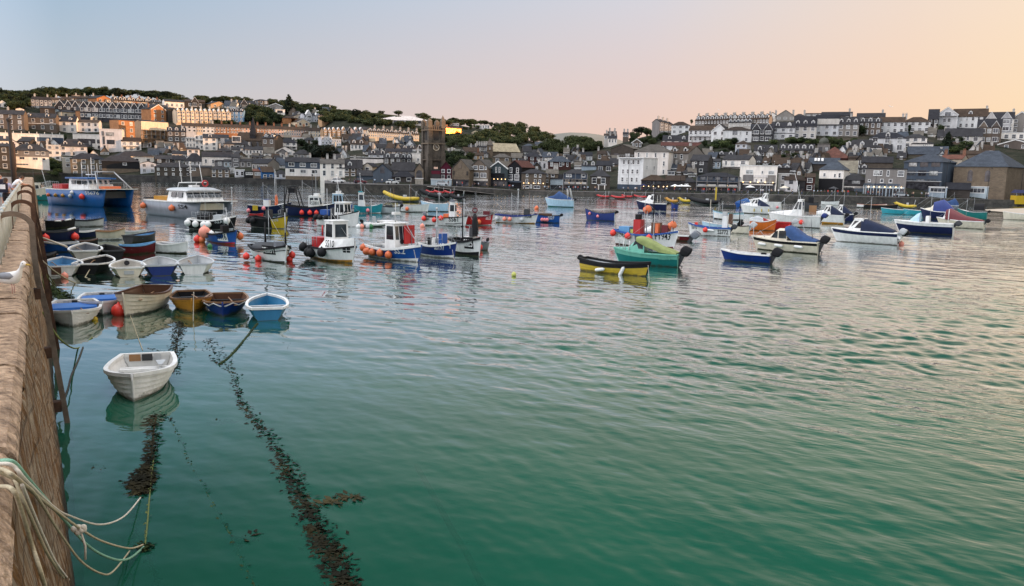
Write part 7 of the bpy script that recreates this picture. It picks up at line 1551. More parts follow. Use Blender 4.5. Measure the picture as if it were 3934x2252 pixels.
bd('B1',1690,1998,530,800,'mono',20,'brick','rs',3,3,'sunlit orange brick apartment house left of the scaffolding',yaw=30,dep=9)
def scaf(rt,w,h,dep,px2,pxm):
    q=MB(); q.box(-w/2-.1,w/2+.1,-.9,-.75,h*.66,h*1.0); q.build('scaffold_sheeting',wm('crl'),rt)
    for f in(.12,.28,.45,.62):
        q=MB(); q.box(-w/2-.2,w/2+.2,-1.5,-.1,h*f,h*f+.14); q.build('scaffold_deck',mat('scaffold_board',(.30,.22,.14),.9,.2,1),rt)
    for i in range(7):
        q=MB(); x=-w/2+w*i/6; q.tube([(x,-1.45,0),(x,-1.45,h*.68)],.06,5); q.build('scaffold_pole',pm('steel'),rt)
bd('B1',2000,2340,548,880,'side',20,'tan','rs',4,3,'brown house wrapped in scaffolding with a cream sheet along its top',yaw=22,extra=scaf,style='d')
bd('B1',1715,1965,815,955,'side',55,'wh','rb',2,3,'white house with a dark balcony below the orange apartments',balc=[.55])
bd('B1',1965,2110,838,905,'flat',8,'wh','rs',1,3,'small white flat roofed house with three windows below the scaffolding',style='d')
bd('B1',222,662,945,1200,'hip',92,'wh','rs',3,3,'large white house with a grey upper floor near the left end',two=('gy',.34),dorm=1,wins=[(275,970,36,42),(395,975,55,35),(525,978,45,42),(592,980,50,42),(338,1052,62,36),(495,1056,66,38),(598,1062,46,36),(335,1137,150,26)])
bd('B1',-60,212,890,1215,'side',40,'ds','rs',3,3,'dark stone house at the left edge of the shore')
bd('B1',672,846,872,1085,'flat',18,'wh','rs',3,2,'narrow white three storey house with grey bays',two=('lg',.3),chim=(.05,))
bd('B1',850,1202,885,1030,'hip',105,'wh','rs',2,3,'white house with a slate roof and two white dormers above the warehouse',dorm=2)
bd('B1',890,1026,1045,1265,'flat',12,'cr','rs',2,1,'narrow cream house beside the brown warehouse',wbase=.35)
bd('B1',1026,1456,1062,1300,'hip',78,'st','rs',3,4,'brown stone warehouse with a slate roof by the sea wall',chim=(.05,))
bd('B1',1460,1930,1092,1265,'hip',80,'st','rs',1,4,'low boathouse with a black boarded upper storey',two=('bk',.6),wins=[(1745,1128,50,34)])
bd('B1',1700,2135,1020,1140,'hip',70,'wh','rs',1,3,'slate roofed house with a cream end wall above the boathouse',yaw=18)
bd('B1',1975,2180,1125,1262,'front',32,'pbw','rs',2,2,'pale blue white cottage with a small gable on the shore')
bd('B1',2182,2400,1062,1190,'side',42,'ds','rs',2,2,'dark grey cottage beside the parked white car')
bd('B1',-40,118,806,905,'side',30,'wh','rs',1,3,'low white cottage below the blue arches at the left edge')
bd('B1',118,252,838,905,'front',45,'wh','rs',1,1,'white gabled cottage below the blue arches')
bd('B1',262,412,815,905,'side',40,'ds','rs',1,2,'dark cottage with a pale gable end below the blue arches',yaw=-20)
bd('B1',490,640,825,880,'flat',8,'wh','rs',1,2,'low white shed below the blue arches')
# gabled dark terrace on the hill
terrace('B1',[778,905,1010,1110],318,330,372,388,'front',84,['sl'],'rs',1,1,'dark gabled house of the short upper terrace','dark gabled houses of the short terrace',trim=True,dep=9,yaw=-18)
terrace('B1',lin(1130,2140,10),335,362,492,528,'front',78,['sl'],'rs',2,2,'dark gabled house of the long hill terrace','dark gabled houses of the long hill terrace',trim=True,dep=9,ww=1.5,wh=2.0,chim=(.95,),yaw=-18)
bd('B1',2128,2320,372,560,'front',70,'brick','rs',3,2,'sunlit orange gabled house ending the dark terrace',yaw=42,trim=True,chim=(.1,))
bd('B1',2230,2402,350,500,'side',45,'crl','rs',2,3,'sunlit cream house behind the end of the dark terrace',yaw=40,balc=[.5])
bd('B1',458,716,240,365,'mans',48,'gy','rs',3,5,'large grey mansard guest house among the trees',chim=(.2,.8))
for i,(x0,x1,y,yb,rh,w) in enumerate(((716,872,232,300,34,'gy'),(872,1010,225,290,34,'ds'),(1010,1130,212,280,34,'brn'),(1130,1250,215,270,34,'gy'),(1250,1372,212,268,34,'sl'))):
    bd('B1',x0,x1,y,yb,'side',rh,w,'rb',1,3,'upper hillside house behind the dark terrace, '+ordw(i,5),group='upper hillside houses left',chim=(.5,),sub=False)
bd('B1',1368,1560,222,285,'front',48,'brick','rs',1,2,'sunlit orange gabled house high on the left hill',yaw=40)
bd('B1',1494,1562,232,280,'flat',6,'crl','rs',1,1,'small sunlit pink white block next to the orange gabled house',yaw=35)
bd('B1',1058,1120,212,252,'flat',6,'brick','rs',0,0,'small glowing orange stair tower on the left hill',yaw=40)
terrace('B1',lin(1600,2340,6),242,282,310,335,'side',44,['brn','cr','brick','cr'],'rb',1,2,'dormered house of the upper sunlit terrace','houses of the upper sunlit terrace',yaw=14,chim=(.1,),dorm=2,sub=False)
bd('B1',578,760,352,452,'side',30,'ds','rs',1,2,'dark house with one tall white window on the left hill',wins=[(658,398,36,55)])
bd('B1',755,836,388,458,'front',30,'pb','rs',1,1,'tiny pale blue gabled house on the left hill')
bd('B1',878,1088,405,500,'hip',26,'cr','rs',1,2,'pale cream house with a blank wall on the left hill',yaw=24)
bd('B1',1085,1212,382,510,'side',50,'ds','rs',2,1,'dark house joined to the orange gleaming one',chim=(.3,))
bd('B1',1210,1392,395,520,'hip',50,'brick','rb',2,2,'sunlit orange house with a gleaming window',yaw=40)
bd('B1',1288,1492,485,545,'front',36,'crl','rs',1,3,'low white gabled cottage with orange windows',trim=True,yaw=12)
bd('B1',1560,1700,535,650,'flat',10,'bg','rs',1,3,'blue grey house with a white lower floor left of the orange apartments')
bd('B1',806,945,338,385,'flat',5,'pbw','rs',1,3,'small white flat roofed house under the short terrace')
bd('B1',1040,1180,336,372,'mono',12,'lg','rs',1,2,'pale lean-to glasshouse below the dark terrace')
bd('B1',-20,92,285,345,'front',40,'wh','rs',1,2,'white gabled house among trees at the left edge',trim=True)
bd('B1',228,330,362,392,'front',18,'wh','rs',0,0,'small white gable above the grey brown house')
bd('B1',185,330,165,205,'front',26,'lg','ru',1,1,'grey gabled house peeping from the trees on the skyline')
bd('B1',1000,1130,165,215,'hip',30,'brn','rb',1,2,'brown bungalow on the skyline below the flat topped pine')
# ============================ left slope (B2) ============================
terrace('B2',lin(215,968,6),392,408,528,548,'side',34,['crl'],'rb',3,3,'sunlit cream house with bays and twin gables of the long terrace','sunlit cream terrace houses',yaw=16,gables=2,chim=(.98,),dep=8)
bd('B2',968,1145,400,552,'side',40,'sky','rs',3,3,'sky blue house ending the cream terrace',dorm=3,yaw=-10)
bd('B2',100,212,370,530,'side',30,'ds','rs',0,0,'dark blank gabled house left of the cream terrace',yaw=20,chim=(.4,))
for a in((1008,1312,290,352,'side',48,'sl','rs',1,4,'dark skyline house with a white dormer on the left hill',dict(gables=1)),(1312,1490,245,352,'hip',24,'st','rs',2,3,'tall stone house with a turret on the skyline',dict()),(1482,1722,330,405,'front',48,'gy','rs',1,3,'grey gabled chalet left of the big dark conifer',dict(trim=True)),
 (1600,1726,372,445,'flat',6,'wh','rs',0,0,'white box house with one wide window below the grey chalet',dict(wins=[(1660,400,70,32)],style='d')),(340,602,262,345,'side',34,'ds','rb',1,2,'brown roofed chalet behind the cream terrace',dict(gables=1)),(700,922,300,352,'front',44,'tan','rs',1,2,'sunlit tan gable behind the cream terrace',dict(yaw=30)),
 (60,312,262,352,'side',34,'wh','rs',1,4,'white house at the left end behind the cream terrace',dict(yaw=12)),(1480,1600,352,412,'mono',20,'lg','rs',1,2,'low pale house beside the white box house',dict()),(1160,1235,375,432,'front',28,'crl','rs',1,1,'small cream gabled house right of the blue house',dict(yaw=30))):
    bd('B2',*a[:11],**a[11])
def glintpane(rt,w,h,dep,px2,pxm):
    q=MB(); x,z=px2(1835,522); q.box(-1.3,1.3,-.1,.1,-1.2,1.3); q.xform(Matrix.Translation((x,-1.6,z))@Matrix.Rotation(R(bisect_yaw('B2',1800,560)-12),4,'Z')); q.build('gleaming_window',GLINT,rt)
GLINT=glass('gleaming_glass',(.085,.034,.008),.24); GLINT.node_tree.nodes['Principled BSDF'].inputs['Metallic'].default_value=1.0
def bisect_yaw(c,x,y):
    X,Y=S_(c,x,y); P,_=ground_at(X,Y); a=math.atan2(P.x,P.y); tc_=(CAM-P).normalized(); n=(tc_+sun_dir).normalized(); na=math.atan2(n.x,-n.y)   # yaw of facade normal from -y
    return math.degrees(na+ a) if False else math.degrees(math.atan2(n.x*math.cos(a)-n.y*math.sin(a),-(n.x*math.sin(a)+n.y*math.cos(a))))
bd('B2',1700,1900,488,575,'hip',34,'brick','rb',0,0,'house with one window blazing in the low sun',yaw=12,extra=glintpane)
bd('B2',1872,1992,460,505,'front',28,'crl','rs',1,1,'little sunlit gable right of the blazing window',yaw=25)
bd('B2',1902,2072,545,610,'front',48,'crl','rb',1,2,'sunlit cream gabled house below the white twin house',yaw=28,trim=True)
bd('B2',1998,2262,450,548,'side',24,'pbw','rs',2,4,'white twin gabled house above the sunlit terrace',yaw=20,gables=2)
bd('B2',2240,2402,448,500,'flat',6,'tan','rs',1,4,'low tan flat roofed block right of the white twin house',yaw=15)
cols_=['pbw','crl','pbw','brick','brick','brick','pk','brick','brick','pk','pk','crl','pk','pk','crl','crl']
xs=[300,490,575,738,865,1005,1125,1262,1370,1485,1600,1710,1820,1915,2020,2120,2225]
ln_=lineof('B2',300,2225,690,752,8)
for i in range(16):
    t=i/15; bd('B2',xs[i],xs[i+1],lerp(598,668,t),lerp(690,752,t),'side',42,cols_[i],'rb',2,3,{'pbw':'pale','crl':'cream','brick':'orange brick','pk':'pink'}[cols_[i]]+' house of the long middle terrace, '+ordw(i,16),group='houses of the long middle terrace',line=ln_,chim=(.95,),dep=7)
def spire(rt,w,h,dep,px2,pxm):
    q=MB(); x=w*.14; s=1.5; q.box(x-s,x+s,1,4,h*.3,h+3); q.add([(x-s*1.1,.8,h+3),(x+s*1.1,.8,h+3),(x+s*1.1,4.2,h+3),(x-s*1.1,4.2,h+3),(x,2.5,h+13)],[(0,1,4),(1,2,4),(2,3,4),(3,0,4)]); q.build('spire',rm_('rs'),rt)
bd('B2',1062,1392,800,930,'side',110,'st','rb',1,3,'brown stone chapel with a dark slender spire',name='chapel',cat='church',extra=spire,arch=[(1150,850,30,60),(1250,850,30,60),(1340,850,30,60)],wins=[],yaw=-14,dep=10)
bd('B2',1412,1585,770,970,'side',52,'brn','rs',2,2,'stone house with twin dormers and a sunlit end right of the chapel',dorm=2,yaw=-28,dep=9,ww=1.6)
bd('B2',100,346,680,898,'side',58,'brn','rs',3,3,'grey brown apartment house with white dormers beside the scaffolding',dorm=3)
bd('B2',318,590,640,745,'flat',8,'wh','rs',1,4,'white and black flat roofed house behind the apartment house',two=('bk',.4),yaw=10)
bd('B2',348,478,765,905,'flat',8,'wh','rs',2,3,'white house with a roof balcony right of the apartment house',balc=[.95])
bd('B2',474,592,735,935,'flat',8,'wh','rs',3,2,'white house with stacked bay windows',balc=[.68])
bd('B2',594,782,768,945,'side',56,'wh','rs',3,2,'white house with one small gabled dormer',dorm=1)
bd('B2',772,942,760,905,'side',40,'wh','rs',2,2,'white house with a red balcony left of the chapel',balc=[.2])
def roofbox(rt,w,h,dep,px2,pxm):
    q=MB(); q.box(-w*.2,w*.12,1.2,4,h+.6,h+4.0); r=q.build('roof_room',TRIM,rt); q=MB(); q.box(-w*.18,w*.10,1.15,1.2,h+1.2,h+3.6); q.build('pane',PANE,r)
bd('B2',885,1256,850,960,'hip',62,'gy','rs',1,5,'grey hip roofed house with a white glazed roof room',extra=roofbox,wh=2.2)
bd('B2',162,372,992,1060,'side',42,'wh','rs',1,4,'long low white house above the grey sea wall house')
bd('B2',370,532,928,1060,'side',26,'wh','rs',2,2,'white square house with few windows on the lower left slope')
bd('B2',-5,342,1068,1130,'side',58,'gy','rs',1,3,'grey house with a curved gable above the sea wall',yaw=12)
bd('B2',346,592,1090,1165,'hip',112,'wh','rs',1,5,'white house under a long slate hip roof near the sea wall')
bd('B2',585,985,1030,1165,'side',66,'wh','rs',1,3,'broad white house with tall windows under a long slate roof',wins=[(635,1092,28,56),(728,1096,28,56)])
bd('B2',752,882,1088,1170,'hip',40,'gy','rs',1,1,'small grey cottage with one tall window')
bd('B2',880,990,1098,1180,'side',30,'pb','rs',1,2,'pale blue cottage among grey ones near the sea wall')
bd('B2',986,1102,1042,1185,'side',44,'gy','rs',2,1,'grey two storey house with white framed wide windows',ww=2.0)
bd('B2',1100,1262,1098,1185,'side',40,'gy','rs',1,2,'grey cottage with a curved white gutter')
bd('B2',1272,1488,1122,1230,'side',66,'gy','rs',1,4,'grey house with a cream gable end near the blue house',yaw=-34,dep=9)
bd('B2',-70,408,1172,1305,'hip',62,'ds','rs',2,5,'low dark stone house at the foot of the slope above the sea wall',ww=1.0,wh=1.0)
bd('B2',410,702,1178,1305,'mono',22,'brn','rs',1,2,'low brown shed with a white door on the sea wall',wins=[(455,1200,70,48)])
bd('B2',700,952,1205,1325,'hip',52,'st','rs',2,3,'tan stone house with white downpipes on the sea wall')
bd('B2',955,1030,1190,1275,'flat',6,'pbw','rs',1,1,'tiny pale house squeezed beside the tan stone house')
bd('B2',1030,1162,1215,1320,'flat',6,'pbw','rs',1,2,'small white boxy house with a porch on the sea wall')
bd('B2',1160,1288,1240,1335,'flat',6,'bk','rs',1,1,'low black kiosk with a long window',wins=[(1232,1262,95,34)])
bd('B2',1286,1420,1232,1340,'side',30,'brn','rr',1,1,'brown cottage with a white wide window and red tiles',wins=[(1348,1266,80,40)])
bd('B2',1412,1576,1242,1372,'side',72,'cb','rb',1,2,'bright blue house with a pale balcony on the sea wall',balc=[.45],yaw=14)
bd('B2',1592,1748,1265,1345,'hip',50,'pbw','rs',1,2,'white cottage with a slate hip roof right of the blue house')
bd('B2',1746,2226,1105,1372,'side',62,'wh','rs',2,3,'large white house with a slate blue upper storey by the water',two=('bg',.34),ww=3.0,wh=2.2,wbase=.26,wins=[(1828,1140,80,52),(1980,1142,80,55),(2130,1146,85,52),(1835,1226,70,52),(1985,1232,80,52),(2138,1236,78,52)],signs=[(1985,1335,480,70,'st')],chim=(.03,.7))
bd('B2',2226,2560,1128,1345,'side',60,'wh','rl',2,3,'white house with dark timber panels and white chimneys by the quay',chim=(.3,.6),ww=1.1,wh=2.0,wbase=.1)
bd('B2',1182,1412,930,1010,'side',36,'wh','rs',1,5,'white row house under a dark roof below the chapel')
bd('B2',985,1202,938,1000,'side',40,'wh','rs',1,3,'white cottage with roof lights below the grey hip roofed house')
bd('B2',770,988,950,1010,'hip',54,'ds','rs',1,1,'dark domed roof house on the lower left slope',chim=(.25,))
bd('B2',1612,1782,978,1075,'front',56,'gy','rs',1,3,'grey gabled house with a glazed veranda')
bd('B2',1645,1892,830,930,'hip',66,'wh','rs',2,3,'white house with a hip roof and balcony left of the cedar',balc=[.45])
bd('B2',1592,1862,950,1010,'front',64,'wh','rs',1,2,'white gabled cottage with a valley roof below the balcony house')
bd('B2',1850,2095,990,1080,'hip',60,'gy','rs',1,3,'grey slate roofed house under the cedar')
bd('B2',1410,1552,1042,1100,'front',36,'cr','rs',1,1,'small cream gable above the grey house row')
bd('B2',1828,1992,765,830,'flat',6,'wh','rs',1,3,'white flat roofed cottage below the sunlit terrace')
bd('B2',1990,2142,795,850,'hip',40,'st','rs',1,2,'stone cottage below the sunlit terrace')
bd('B2',2140,2332,762,835,'flat',6,'pbw','rs',1,3,'white flat roofed block left of the gabled terrace')
bd('B2',1270,1420,1035,1110,'side',36,'brn','rs',1,2,'brown cottage behind the grey house with the cream gable')
# ============================ centre left (B3) ============================
ln_=lineof('B3',8,332,610,610,12)
for i,(x0,x1) in enumerate(((8,122),(122,252),(252,332))):
    bd('B3',x0,x1,512,610,'side',34,'tan','rs',3,2,'sunlit brick and cream gabled house of the hill terrace, '+ordw(i,3),group='sunlit gabled hill terrace',line=ln_,gables=2 if i<2 else 1)
bd('B3',330,428,520,605,'side',44,'ds','rs',2,1,'dark house in the gap of the sunlit hill terrace',gables=1)
bd('B3',428,572,515,618,'side',34,'pk','rs',3,2,'sunlit pink gabled pair of houses on the hill terrace',yaw=16,gables=2)
bd('B3',568,645,510,620,'side',44,'lg','rs',0,0,'pale blank gable end starting the dormered terrace',yaw=16)
terrace('B3',[640,757,880,998,1115,1230,1345],532,572,612,642,'side',40,['crl'],'rb',2,4,'sunlit cream dormered house of the lower hill terrace','sunlit cream dormered terrace',yaw=11,dorm=2,chim=(.98,),dep=7)
bd('B3',735,1480,372,430,'hip',80,'lg','rw',1,9,'long low building with a curved white metal roof on the hilltop',name='hall',cat='building',dep=26,yaw=-8,ww=2.4,style='d')
bd('B3',-5,200,312,372,'flat',6,'tan','rs',1,4,'tan flat roofed house among hilltop trees',yaw=12)
bd('B3',1598,1662,440,482,'flat',5,'tan','rs',1,1,'small orange block right of the church tower top',yaw=40)
bd('B3',1680,1748,432,488,'flat',5,'brick','rs',0,0,'small glowing orange cube on the hill right of the tower',yaw=45)
def glasswall(rt,w,h,dep,px2,pxm):
    q=MB(); q.box(-w*.47,w*.47,-.12,-.02,h*.06,h*.95); q.build('glass_front',GLINT,rt)
bd('B3',1715,1940,486,566,'side',20,'ds','rr',0,0,'glass fronted house blazing orange in the sunset',yaw=bisect_yaw('B3',1830,560),extra=glasswall,dep=7)
bd('B3',1757,1905,418,455,'flat',6,'lg','rs',1,3,'low grey flat roofed house behind the blazing glass house')
bd('B3',2128,2330,440,495,'flat',8,'wh','rs',1,6,'white modern house on the central hill',dep=6)
bd('B3',2080,2200,545,572,'hip',28,'crl','rc',0,0,'little pale pavilion on the wooded central hill')
bd('B3',128,256,645,742,'flat',6,'wh','rs',2,4,'white three bay block right of the cedar')
bd('B3',-20,128,612,720,'flat',6,'pbw','rs',2,3,'white balcony block behind the cedar',yaw=10)
bd('B3',388,592,712,795,'side',64,'wh','rb',1,4,'white house with a brown roof and two dormers below the hill terrace',dorm=2)
bd('B3',590,772,728,800,'side',58,'wh','rb',1,6,'white house with many windows under a brown roof')
bd('B3',300,392,722,800,'front',50,'ds','rb',0,0,'plain grey gable beside the white brown roofed houses')
bd('B3',768,1002,762,815,'side',56,'pbw','rs',1,4,'white row below dark roofs left of the church tower',yaw=14)
for i,(x0,x1,ye,yb,w,rf) in enumerate(((1000,1100,765,800,'wh','rs'),(1098,1200,772,805,'wh','rs'),(1200,1300,770,812,'pbw','rs'),(1298,1412,765,812,'wh','rb'))):
    bd('B3',x0,x1,ye,yb,'side',42,w,rf,1,2,'small dormered cottage left of the church tower, '+ordw(i,4),group='cottages left of the tower',dorm=1,sub=False)
bd('B3',640,905,852,905,'side',56,'pbw','rs',1,3,'white house with two gabled dormers behind the long flat building',dorm=2)
bd('B3',880,1250,815,880,'side',44,'gy','rs',1,5,'long slate roof house left of the church tower')
bd('B3',390,980,895,985,'flat',8,'wh','rs',0,0,'long low white flat roofed building with a dark band',bands=((.8,.6,'bk'),),dep=9)
bd('B3',850,1098,905,1000,'side',60,'ds','rs',1,3,'dark slate hung house with dormers below the long flat building',dorm=2)
bd('B3',1088,1245,912,1000,'side',58,'ds','rs',1,2,'dark house with white dormer windows next to the white block',dorm=2)
bd('B3',1244,1412,838,985,'flat',8,'wh','rs',0,0,'plain white block left of the church tower',wins=[(1388,872,26,36),(1332,922,26,40)],chim=(.5,))
bd('B3',205,555,1042,1165,'side',118,'st','rs',2,4,'stone inn with a broad slate roof by the quay',chim=(.7,),dorm=1)
bd('B3',555,690,1020,1125,'front',48,'cr','rs',1,1,'cream gabled cottage beside the stone inn',yaw=-18)
bd('B3',478,708,1148,1215,'side',70,'bg','rs',0,0,'low slate lean-to building left of the grey hall')
bd('B3',704,968,1098,1240,'front',112,'bg','rs',0,0,'grey blue gabled hall with one dark window on the quay',arch=[(835,1070,60,90)],signs=[],dep=14,yaw=-8)
bd('B3',966,1292,1078,1235,'side',115,'gy','rs',0,0,'long slate roofed hall on the quay',dep=9,arch=[(1240,1200,36,60)])
bd('B3',975,1280,1160,1245,'hip',80,'ds','rs',1,2,'low dark shelter in front of the long slate hall',dep=5)
bd('B3',1288,1408,1062,1262,'front',85,'st','rs',0,0,'old lifeboat house with a tall arched door',arch=[(1348,1140,86,120)],dep=12)
bd('B3',1292,1402,1192,1272,'flat',4,'cr','rs',0,0,'pale yellow kiosk in front of the old lifeboat house',name='kiosk',cat='kiosk',dep=3)
bd('B3',1640,1802,1052,1275,'front',95,'mar','rm',2,2,'maroon gabled building beside the church tower',wbase=.3)
bd('B3',1518,1645,1078,1275,'flat',6,'dk','rs',1,2,'dark shop with a pink sign left of the maroon building',two=('mar',.25),signs=[(1578,1042,55,28,'pk')],shop='bk')
bd('B3',1512,1800,1202,1290,'flat',4,'pb','rs',0,0,'pale blue hoarding along the quay below the maroon building',name='hoarding',cat='hoarding',dep=.4)
# the parish church tower
P,_=ground_at(*S_('B3',1540,1215)); sc=depth(P)/FOC; aa=math.atan2(P.x,P.y)
tw=empty('church_tower',P,-aa+R(24)); tag(tw,'tall granite church tower with a clock, belfry windows and corner pinnacles','church')
Ht=(1215-522)/KS*sc; Wt=262/KS*sc/(math.cos(R(24))+math.sin(R(24))); q=MB()
q.box(-Wt/2,Wt/2,-Wt/2,Wt/2,-3,Ht)
for sx_ in(-1,1):
    for sy_ in(-1,1):
        cx_,cy_=sx_*Wt/2,sy_*Wt/2; 
        q.box(cx_-.8,cx_+.8,cy_-.8,cy_+.8,-3,Ht*.55); q.box(cx_-.6,cx_+.6,cy_-.6,cy_+.6,Ht*.55,Ht+.6)
q.build('tower_wall',mat('tower_granite',(.10,.083,.066),.9,.4,.35,kind='stone',bump=.05),tw)
for z in(.40,.72,.98):
    q=MB(); q.box(-Wt/2-.75,Wt/2+.75,-Wt/2-.75,Wt/2+.75,Ht*z,Ht*z+.35); q.build('string_course',wm('st'),tw)
q=MB(); n=7
for i in range(n):
    for s1 in(-1,1):
        a=-Wt/2+Wt*(i+.2)/n; b_=-Wt/2+Wt*(i+.75)/n; q.box(a,b_,s1*Wt/2-.3,s1*Wt/2+.3,Ht,Ht+1.3); q.box(s1*Wt/2-.3,s1*Wt/2+.3,a,b_,Ht,Ht+1.3)
q.build('battlement',wm('st'),tw)
for sx_ in(-1,1):
    for sy_ in(-1,1):
        q=MB(); cx_,cy_=sx_*Wt/2,sy_*Wt/2; hh=5.2 if (sx_,sy_)==(1,-1) else 3.9
        q.box(cx_-.75,cx_+.75,cy_-.75,cy_+.75,Ht+.6,Ht+3.0); q.add([(cx_-.75,cy_-.75,Ht+3),(cx_+.75,cy_-.75,Ht+3),(cx_+.75,cy_+.75,Ht+3),(cx_-.75,cy_+.75,Ht+3),(cx_,cy_,Ht+hh)],[(0,1,4),(1,2,4),(2,3,4),(3,0,4)]); q.build('pinnacle',wm('st'),tw)
def archp(w,h,z): return [(-w/2,z),(w/2,z)]+[(w/2*math.cos(t),z+h+w*.75*math.sin(t)) for t in [math.pi*i/8 for i in range(9)]]
LOUV=mat('belfry_louvre',(.03,.028,.026),.9,.2,2)
q=MB(); q.prism(archp(1.9,3.2,Ht*.80),-Wt/2-.12,-Wt/2+.05); q.build('belfry_window',LOUV,tw)
q=MB(); q.prism(archp(1.9,3.2,Ht*.80),-Wt/2-.12,-Wt/2+.05); q.xform(Matrix.Rotation(R(-90),4,'Z')); q.build('belfry_window',LOUV,tw)
q=MB(); q.xform(Matrix.Identity(4)); q.rings([[(1.25*math.cos(2*math.pi*i/20),y,Ht*.66+1.25*math.sin(2*math.pi*i/20)) for i in range(20)] for y in(-Wt/2-.18,-Wt/2)],0,smooth=False); ck=q.build('clock_face',wm('cr'),tw)
q=MB(); q.rings([[(.98*math.cos(2*math.pi*i/20),y,Ht*.66+.98*math.sin(2*math.pi*i/20)) for i in range(20)] for y in(-Wt/2-.22,-Wt/2-.185)],0,smooth=False); q.build('clock_dial',wm('st'),ck)
q=MB(); q.hexa([(-.06,-Wt/2-.26,Ht*.66),(.06,-Wt/2-.26,Ht*.66),(.06,-Wt/2-.23,Ht*.66),(-.06,-Wt/2-.23,Ht*.66),(-.5,-Wt/2-.26,Ht*.66+.7),(-.4,-Wt/2-.26,Ht*.66+.75),(-.4,-Wt/2-.23,Ht*.66+.75),(-.5,-Wt/2-.23,Ht*.66+.7)]); q.build('clock_hand',TRIM,ck)
q=MB(); q.hexa([(-.05,-Wt/2-.30,Ht*.66),(.05,-Wt/2-.30,Ht*.66+.1),(.05,-Wt/2-.27,Ht*.66+.1),(-.05,-Wt/2-.27,Ht*.66),(.5,-Wt/2-.30,Ht*.66-.3),(.55,-Wt/2-.30,Ht*.66-.2),(.55,-Wt/2-.27,Ht*.66-.2),(.5,-Wt/2-.27,Ht*.66-.3)]); q.build('clock_hand',TRIM,ck)
# ============================ centre (B4) ============================
Y4=-16
bd('B4',132,372,912,1150,'front',135,'st','rl',0,0,'plain grey stone gable warehouse with a bricked loft door',yaw=Y4,dep=13,wins=[(242,868,36,66)],style='d',signs=[(242,868,44,72,'brn'),(155,965,24,55,'ds'),(345,968,22,55,'ds')],shop='dk')
bd('B4',372,638,895,1150,'front',118,'brn','rl',0,0,'grey gabled shop with big white windows and a long white sign',yaw=Y4,dep=13,wins=[(408,892,24,44),(458,892,64,58),(540,892,64,58),(600,896,24,42),(396,980,36,52),(467,992,84,68),(568,992,88,68)],signs=[(498,1058,250,24,'wh')],shop='wh')
bd('B4',642,905,898,1160,'front',98,'tg','rl',0,0,'dark green grey gabled bar with a timber truss and lit balcony',yaw=Y4,dep=13,trim=True,wins=[(746,922,26,68),(793,922,26,68)],signs=[(765,1000,190,55,'bk'),(765,1055,220,26,'dk')],shop='dk',lamps=5)
bd('B4',905,1100,882,1175,'front',88,'bk','rm',0,0,'black gabled house with four tall white windows and a red brown roof',yaw=-22,dep=13,wins=[(953,928,36,68),(1044,932,36,68),(948,1026,66,76),(1036,1026,66,76)],signs=[(1000,1085,200,20,'bg')])
bd('B4',1100,1440,968,1210,'hip',58,'st','rs',0,0,'granite quayside inn with three rows of small white windows',wins=[(1178,1000,34,44),(1293,1000,34,44),(1360,1000,34,44),(1176,1078,34,60),(1292,1082,34,56),(1356,1080,34,60),(1168,1155,86,44),(1318,1158,86,44),(1238,1150,28,50)],lamps=5,dep=9)
bd('B4',1440,1612,978,1200,'side',62,'st','rl',0,0,'narrow granite house with brick chimneys right of the inn',wins=[(1536,1000,48,40),(1462,1075,26,50),(1462,1165,26,40),(1460,1000,22,40)],chim=(.7,.99))
bd('B4',1505,1682,1048,1200,'side',60,'pb','rs',1,3,'small blue white cafe with a bay window on the quay',wbase=.4,shop='dk')
def rest(rt,w,h,dep,px2,pxm):
    for f,c in((.33,'dk'),(.66,'dk')):
        q=MB(); q.box(-w*.5,w*.5,-1.6,-.05,h*f-.18,h*f); q.build('terrace_deck',wm('gy'),rt)
    for i in range(5):
        q=MB(); x=-w*.48+w*.96*i/4; q.box(x-.1,x+.1,-1.6,-1.4,0,h*.98); q.build('post',wm('gy'),rt)
    for i in range(4):
        q=MB(); x=-w*.48+w*.96*(i+.5)/4; q.box(x-w*.09,x+w*.09,-1.55,-1.5,h*.36,h*.48); q.build('glass_screen',wm('lg'),rt)
bd('B4',1682,2022,972,1200,'hip',62,'bg','rs',0,0,'slate grey restaurant with two open terraces on the quay',extra=rest,wins=[(1740,1075,60,60),(1830,1075,60,60),(1930,1075,60,60),(1760,1000,80,44),(1965,1000,50,40)],lamps=6,shop='dk',dep=9)
bd('B4',2058,2335,1008,1200,'hip',82,'ds','rs',0,0,'dark stone restaurant with two tall white windows and a white porch',wins=[(2117,1072,62,84),(2242,1072,62,84)],signs=[(2184,1028,54,22,'wh'),(2225,1130,130,10,'wh'),(2180,1165,14,60,'wh'),(2265,1165,14,60,'wh')],style='w')
bd('B4',700,962,745,840,'hip',52,'st','rl',1,2,'stone house with a pale slate roof behind the gabled bars')
bd('B4',958,1118,755,840,'side',66,'st','rl',1,2,'stone cottage with a pale roof left of the dark red house')
bd('B4',1116,1385,735,870,'hip',58,'rbn','rs',2,3,'dark red house with a slate roof behind the granite inn')
bd('B4',1378,1575,745,830,'side',74,'wh','ru',1,3,'white house under a blue slate roof with one dormer',dorm=1,yaw=-18)
bd('B4',1336,1478,808,930,'flat',6,'wh','rs',0,0,'white two window annex in front of the blue roofed house',wins=[(1356,850,28,60),(1422,862,28,70)],style='d')
bd('B4',1474,1792,805,930,'hip',78,'rbn','ru',0,0,'dark red brick house with white windows and a blue slate hip roof',wins=[(1523,838,36,66),(1650,838,36,66),(1743,842,24,60),(1688,830,16,44)],chim=())
bd('B4',1700,1902,745,800,'side',30,'brn','rs',1,3,'brown row house with a tall chimney above the restaurants',chim=(.9,))
bd('B4',1904,2092,725,800,'side',52,'pbw','rs',1,3,'pale blue white cottage with a slate roof on the centre slope',chim=(.3,))
